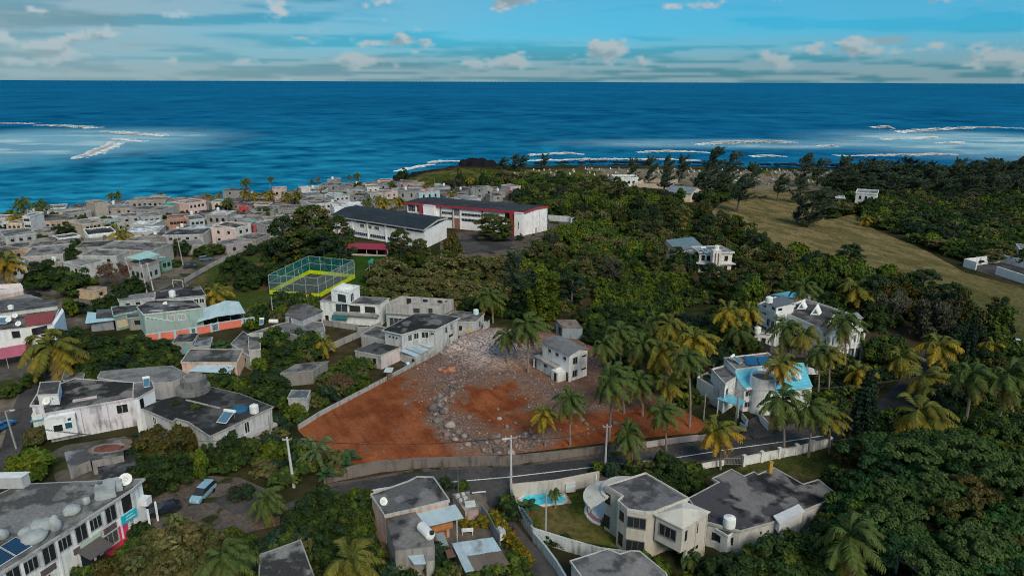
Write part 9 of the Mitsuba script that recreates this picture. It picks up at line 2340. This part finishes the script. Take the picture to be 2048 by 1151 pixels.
# ---- boulders and rubble on the plot
rng = np.random.default_rng(909)
for i in range(4):
  m = trimesh.creation.icosphere(subdivisions=1)
  v = m.vertices * (1 + 0.7 * (meshkit.fbm(m.vertices * 1.3 + i * 5, 3, i)[:, None] - 0.5)) * [1, 0.8, 0.7]
  scene['proto_boulder_%d' % i] = {'type': 'shapegroup', 'stone': mikit.ply((v, m.faces), 'mat_rock', uv=cuv(len(v), [(0.17, 0.155, 0.155), (0.22, 0.175, 0.16), (0.12, 0.115, 0.12), (0.30, 0.26, 0.25)][i], 0.3))}
rc = A2((-2.23,120.9))
def ground_z(q):
  return float(plot_h(np.array([q]))[0])
n = 0
PP = sg.Polygon(PLOT)
while n < 160:
  if n < 100:
    a = rng.uniform(PI * 0.78, PI * 1.72)
    q = rc + np.array([12.0 * math.cos(a), 16.5 * math.sin(a)]) * rng.uniform(0.8, 1.06)
    s = rng.uniform(0.2, 0.6) if rng.random() > 0.1 else rng.uniform(0.7, 1.1)
  elif n < 120:
    q = A2((6.11,113.8)) + rng.normal(0, 4, 2) * [1.5, 0.8]; s = rng.uniform(0.2, 0.6)
  else:
    q = A2((-13.83,150.5)) + rng.normal(0, 1, 2) * [3.5, 5]; s = rng.uniform(0.2, 0.55)
  if not PP.contains(sg.Point(q)):
    continue
  n += 1
  key = thing('boulder', 'grey boulder in the ring of stones on the red plot' if n <= 100 else 'grey boulder on the rubble beside the plot palms' if n <= 120 else 'pale block of rubble against the grey two storey house', 'rock', 'boulders of the stone ring' if n <= 100 else 'boulders by the plot palms' if n <= 120 else 'rubble blocks by the grey house')
  scene[key] = {'type': 'instance', 'shapegroup': {'type': 'ref', 'id': 'proto_boulder_%d' % (rng.integers(4) if n <= 120 else 3)}, 'to_world': T().translate([*q, ground_z(q) + s * 0.2]).rotate([0, 0, 1], float(rng.uniform(0, 360))).scale([s, s, s])}
pts, k = [], 0
x0, y0, x1, y1 = PP.bounds
Q = np.c_[rng.uniform(x0, x1, 16000), rng.uniform(y0, y1, 16000)]
Q = Q[shapely.contains_xy(PP.buffer(-0.3), Q[:, 0], Q[:, 1])]
u, pl = stone_amount(Q)
Q = Q[rng.random(len(Q)) < np.clip(u + pl, 0.02, 1)][:2300]
Z = plot_h(Q)
base = trimesh.creation.box((1, 1, 1)).vertices - 0.0
bf = trimesh.creation.box((1, 1, 1)).faces
V, F, UV = [], [], []
for i, (q, z) in enumerate(zip(Q, Z)):
  s = rng.uniform(0.08, 0.30)
  R = trimesh.transformations.random_rotation_matrix(rng.random(3))[:3, :3]
  V.append((base * [s, s * rng.uniform(0.5, 1), s * rng.uniform(0.4, 0.9)]) @ R.T + [*q, z + 0.05]); F.append(bf + 8 * i)
  c = [(0.34, 0.29, 0.28), (0.24, 0.19, 0.18), (0.18, 0.15, 0.145), (0.26, 0.14, 0.10)][rng.choice(4, p=[0.4, 0.3, 0.2, 0.1])]
  UV.append(cuv(8, c, 0.3))
scene['rubble'] = mikit.ply((np.vstack(V), np.vstack(F)), 'mat_rock', uv=np.vstack(UV))
labels['rubble'] = {'label': 'broken stones and bricks strewn over the plot', 'category': 'rubble', 'kind': 'stuff'}
for px, s, lab in (((-13.02,136.9), 1.0, 'orange red heap of broken masonry on the rubble'), ((-14.23,136.1), 0.5, 'small orange masonry lump next to the larger heap'), ((-15.4,137.2), 0.45, 'small orange masonry lump farthest from the larger heap')):
  key = thing('brick_heap', lab, 'rubble heap')
  m = trimesh.creation.icosphere(subdivisions=2)
  v = m.vertices * (1 + 0.7 * (meshkit.fbm(m.vertices * 1.8 + s, 3, 7)[:, None] - 0.5)) * [1.1 * s, 0.9 * s, 0.8 * s]
  part(key, 'lump', (v + [*px, ground_z(px) + 0.2], m.faces), 'rock', (0.36, 0.17, 0.11), 0.3)

# ---- the person on the lane
def bone_body(joints, bones, step=0.05):
  import manifold3d as m3
  def ball(p, r):
    return m3.Manifold.sphere(r, 14).translate(p)
  out = m3.Manifold()
  for a, b in bones:
    out += m3.Manifold.hull(ball(joints[a][0], joints[a][1]) + ball(joints[b][0], joints[b][1]))
  out = out.refine_to_length(step)
  mm = out.to_mesh()
  t = trimesh.Trimesh(mm.vert_properties[:, :3], mm.tri_verts, process=True)
  trimesh.smoothing.filter_taubin(t, iterations=8)
  return t.vertices, t.faces
px, py = (0.32,81.74)
J = {'pelvis': ((0, 0, 0.95), 0.145), 'chest': ((0.02, 0, 1.28), 0.15), 'neck': ((0.03, 0, 1.45), 0.06), 'head': ((0.05, 0, 1.60), 0.10), 'crown': ((0.045, 0, 1.66), 0.09),
  'shl': ((0, 0.19, 1.40), 0.065), 'shr': ((0, -0.19, 1.40), 0.065), 'ell': ((0.03, 0.25, 1.12), 0.046), 'elr': ((-0.02, -0.25, 1.12), 0.046), 'wrl': ((0.14, 0.25, 0.90), 0.034), 'wrr': ((0.05, -0.25, 0.88), 0.034), 'hal': ((0.18, 0.25, 0.81), 0.036), 'har': ((0.09, -0.25, 0.79), 0.036),
  'hil': ((0, 0.09, 0.92), 0.09), 'hir': ((0, -0.09, 0.92), 0.09), 'knl': ((0.14, 0.10, 0.50), 0.062), 'knr': ((-0.06, -0.10, 0.50), 0.062), 'anl': ((0.16, 0.10, 0.09), 0.045), 'anr': ((-0.24, -0.10, 0.12), 0.045), 'tol': ((0.34, 0.11, 0.04), 0.035), 'tor': ((-0.08, -0.11, 0.05), 0.035)}
B = [('pelvis', 'chest'), ('chest', 'neck'), ('neck', 'head'), ('head', 'crown'), ('chest', 'shl'), ('chest', 'shr'), ('shl', 'ell'), ('shr', 'elr'), ('ell', 'wrl'), ('elr', 'wrr'), ('wrl', 'hal'), ('wrr', 'har'), ('pelvis', 'hil'), ('pelvis', 'hir'), ('hil', 'knl'), ('hir', 'knr'), ('knl', 'anl'), ('knr', 'anr'), ('anl', 'tol'), ('anr', 'tor')]
key = thing('person', 'person in a dark top and red skirt walking along the lane beside the yellow hedge', 'person')
for s in (-1, 1):            # five fingers and a nose, small as they are
  for j in range(4):
    n0, n1 = 'f%d%d' % (s, j), 'g%d%d' % (s, j)
    hb = J['hal' if s > 0 else 'har'][0]
    J[n0] = ((hb[0] + 0.012 * (j - 1.5) + 0.01, hb[1], hb[2] - 0.02), 0.011); J[n1] = ((hb[0] + 0.016 * (j - 1.5) + 0.02, hb[1], hb[2] - 0.10 + 0.008 * abs(j - 1.5)), 0.008)
    B.append((n0, n1))
  J['t%d' % s] = ((hb[0] + 0.06, hb[1], hb[2] - 0.045), 0.010); B.append(('hal' if s > 0 else 'har', 't%d' % s))
J['nose'] = ((0.155, 0, 1.595), 0.014); B.append(('head', 'nose'))
v, f = bone_body(J, B)
part(key, 'body', (v + [px, py, 0.05], f), 'paint', (0.13, 0.075, 0.05), 0.1, True)
top = {k: (p, r + 0.022) for k, (p, r) in J.items()}
v, f = bone_body(top, [('pelvis', 'chest'), ('chest', 'shl'), ('chest', 'shr'), ('shl', 'ell'), ('shr', 'elr')])
part(key, 'top', (v + [px, py, 0.05], f), 'paint', (0.02, 0.02, 0.025), 0.1, True)
part(key, 'skirt', lathe(px, py, [(0.30, 0.42), (0.24, 0.7), (0.19, 1.02)], 16), 'paint', (0.42, 0.02, 0.05), 0.1, True)
m = trimesh.creation.icosphere(subdivisions=2)
v = m.vertices * [0.105, 0.115, 0.10]
v[:, 0] = np.minimum(v[:, 0], 0.06)
part(key, 'hair', (v + [px + 0.03, py, 1.70], m.faces), 'paint', (0.012, 0.010, 0.010), 0.1, True)
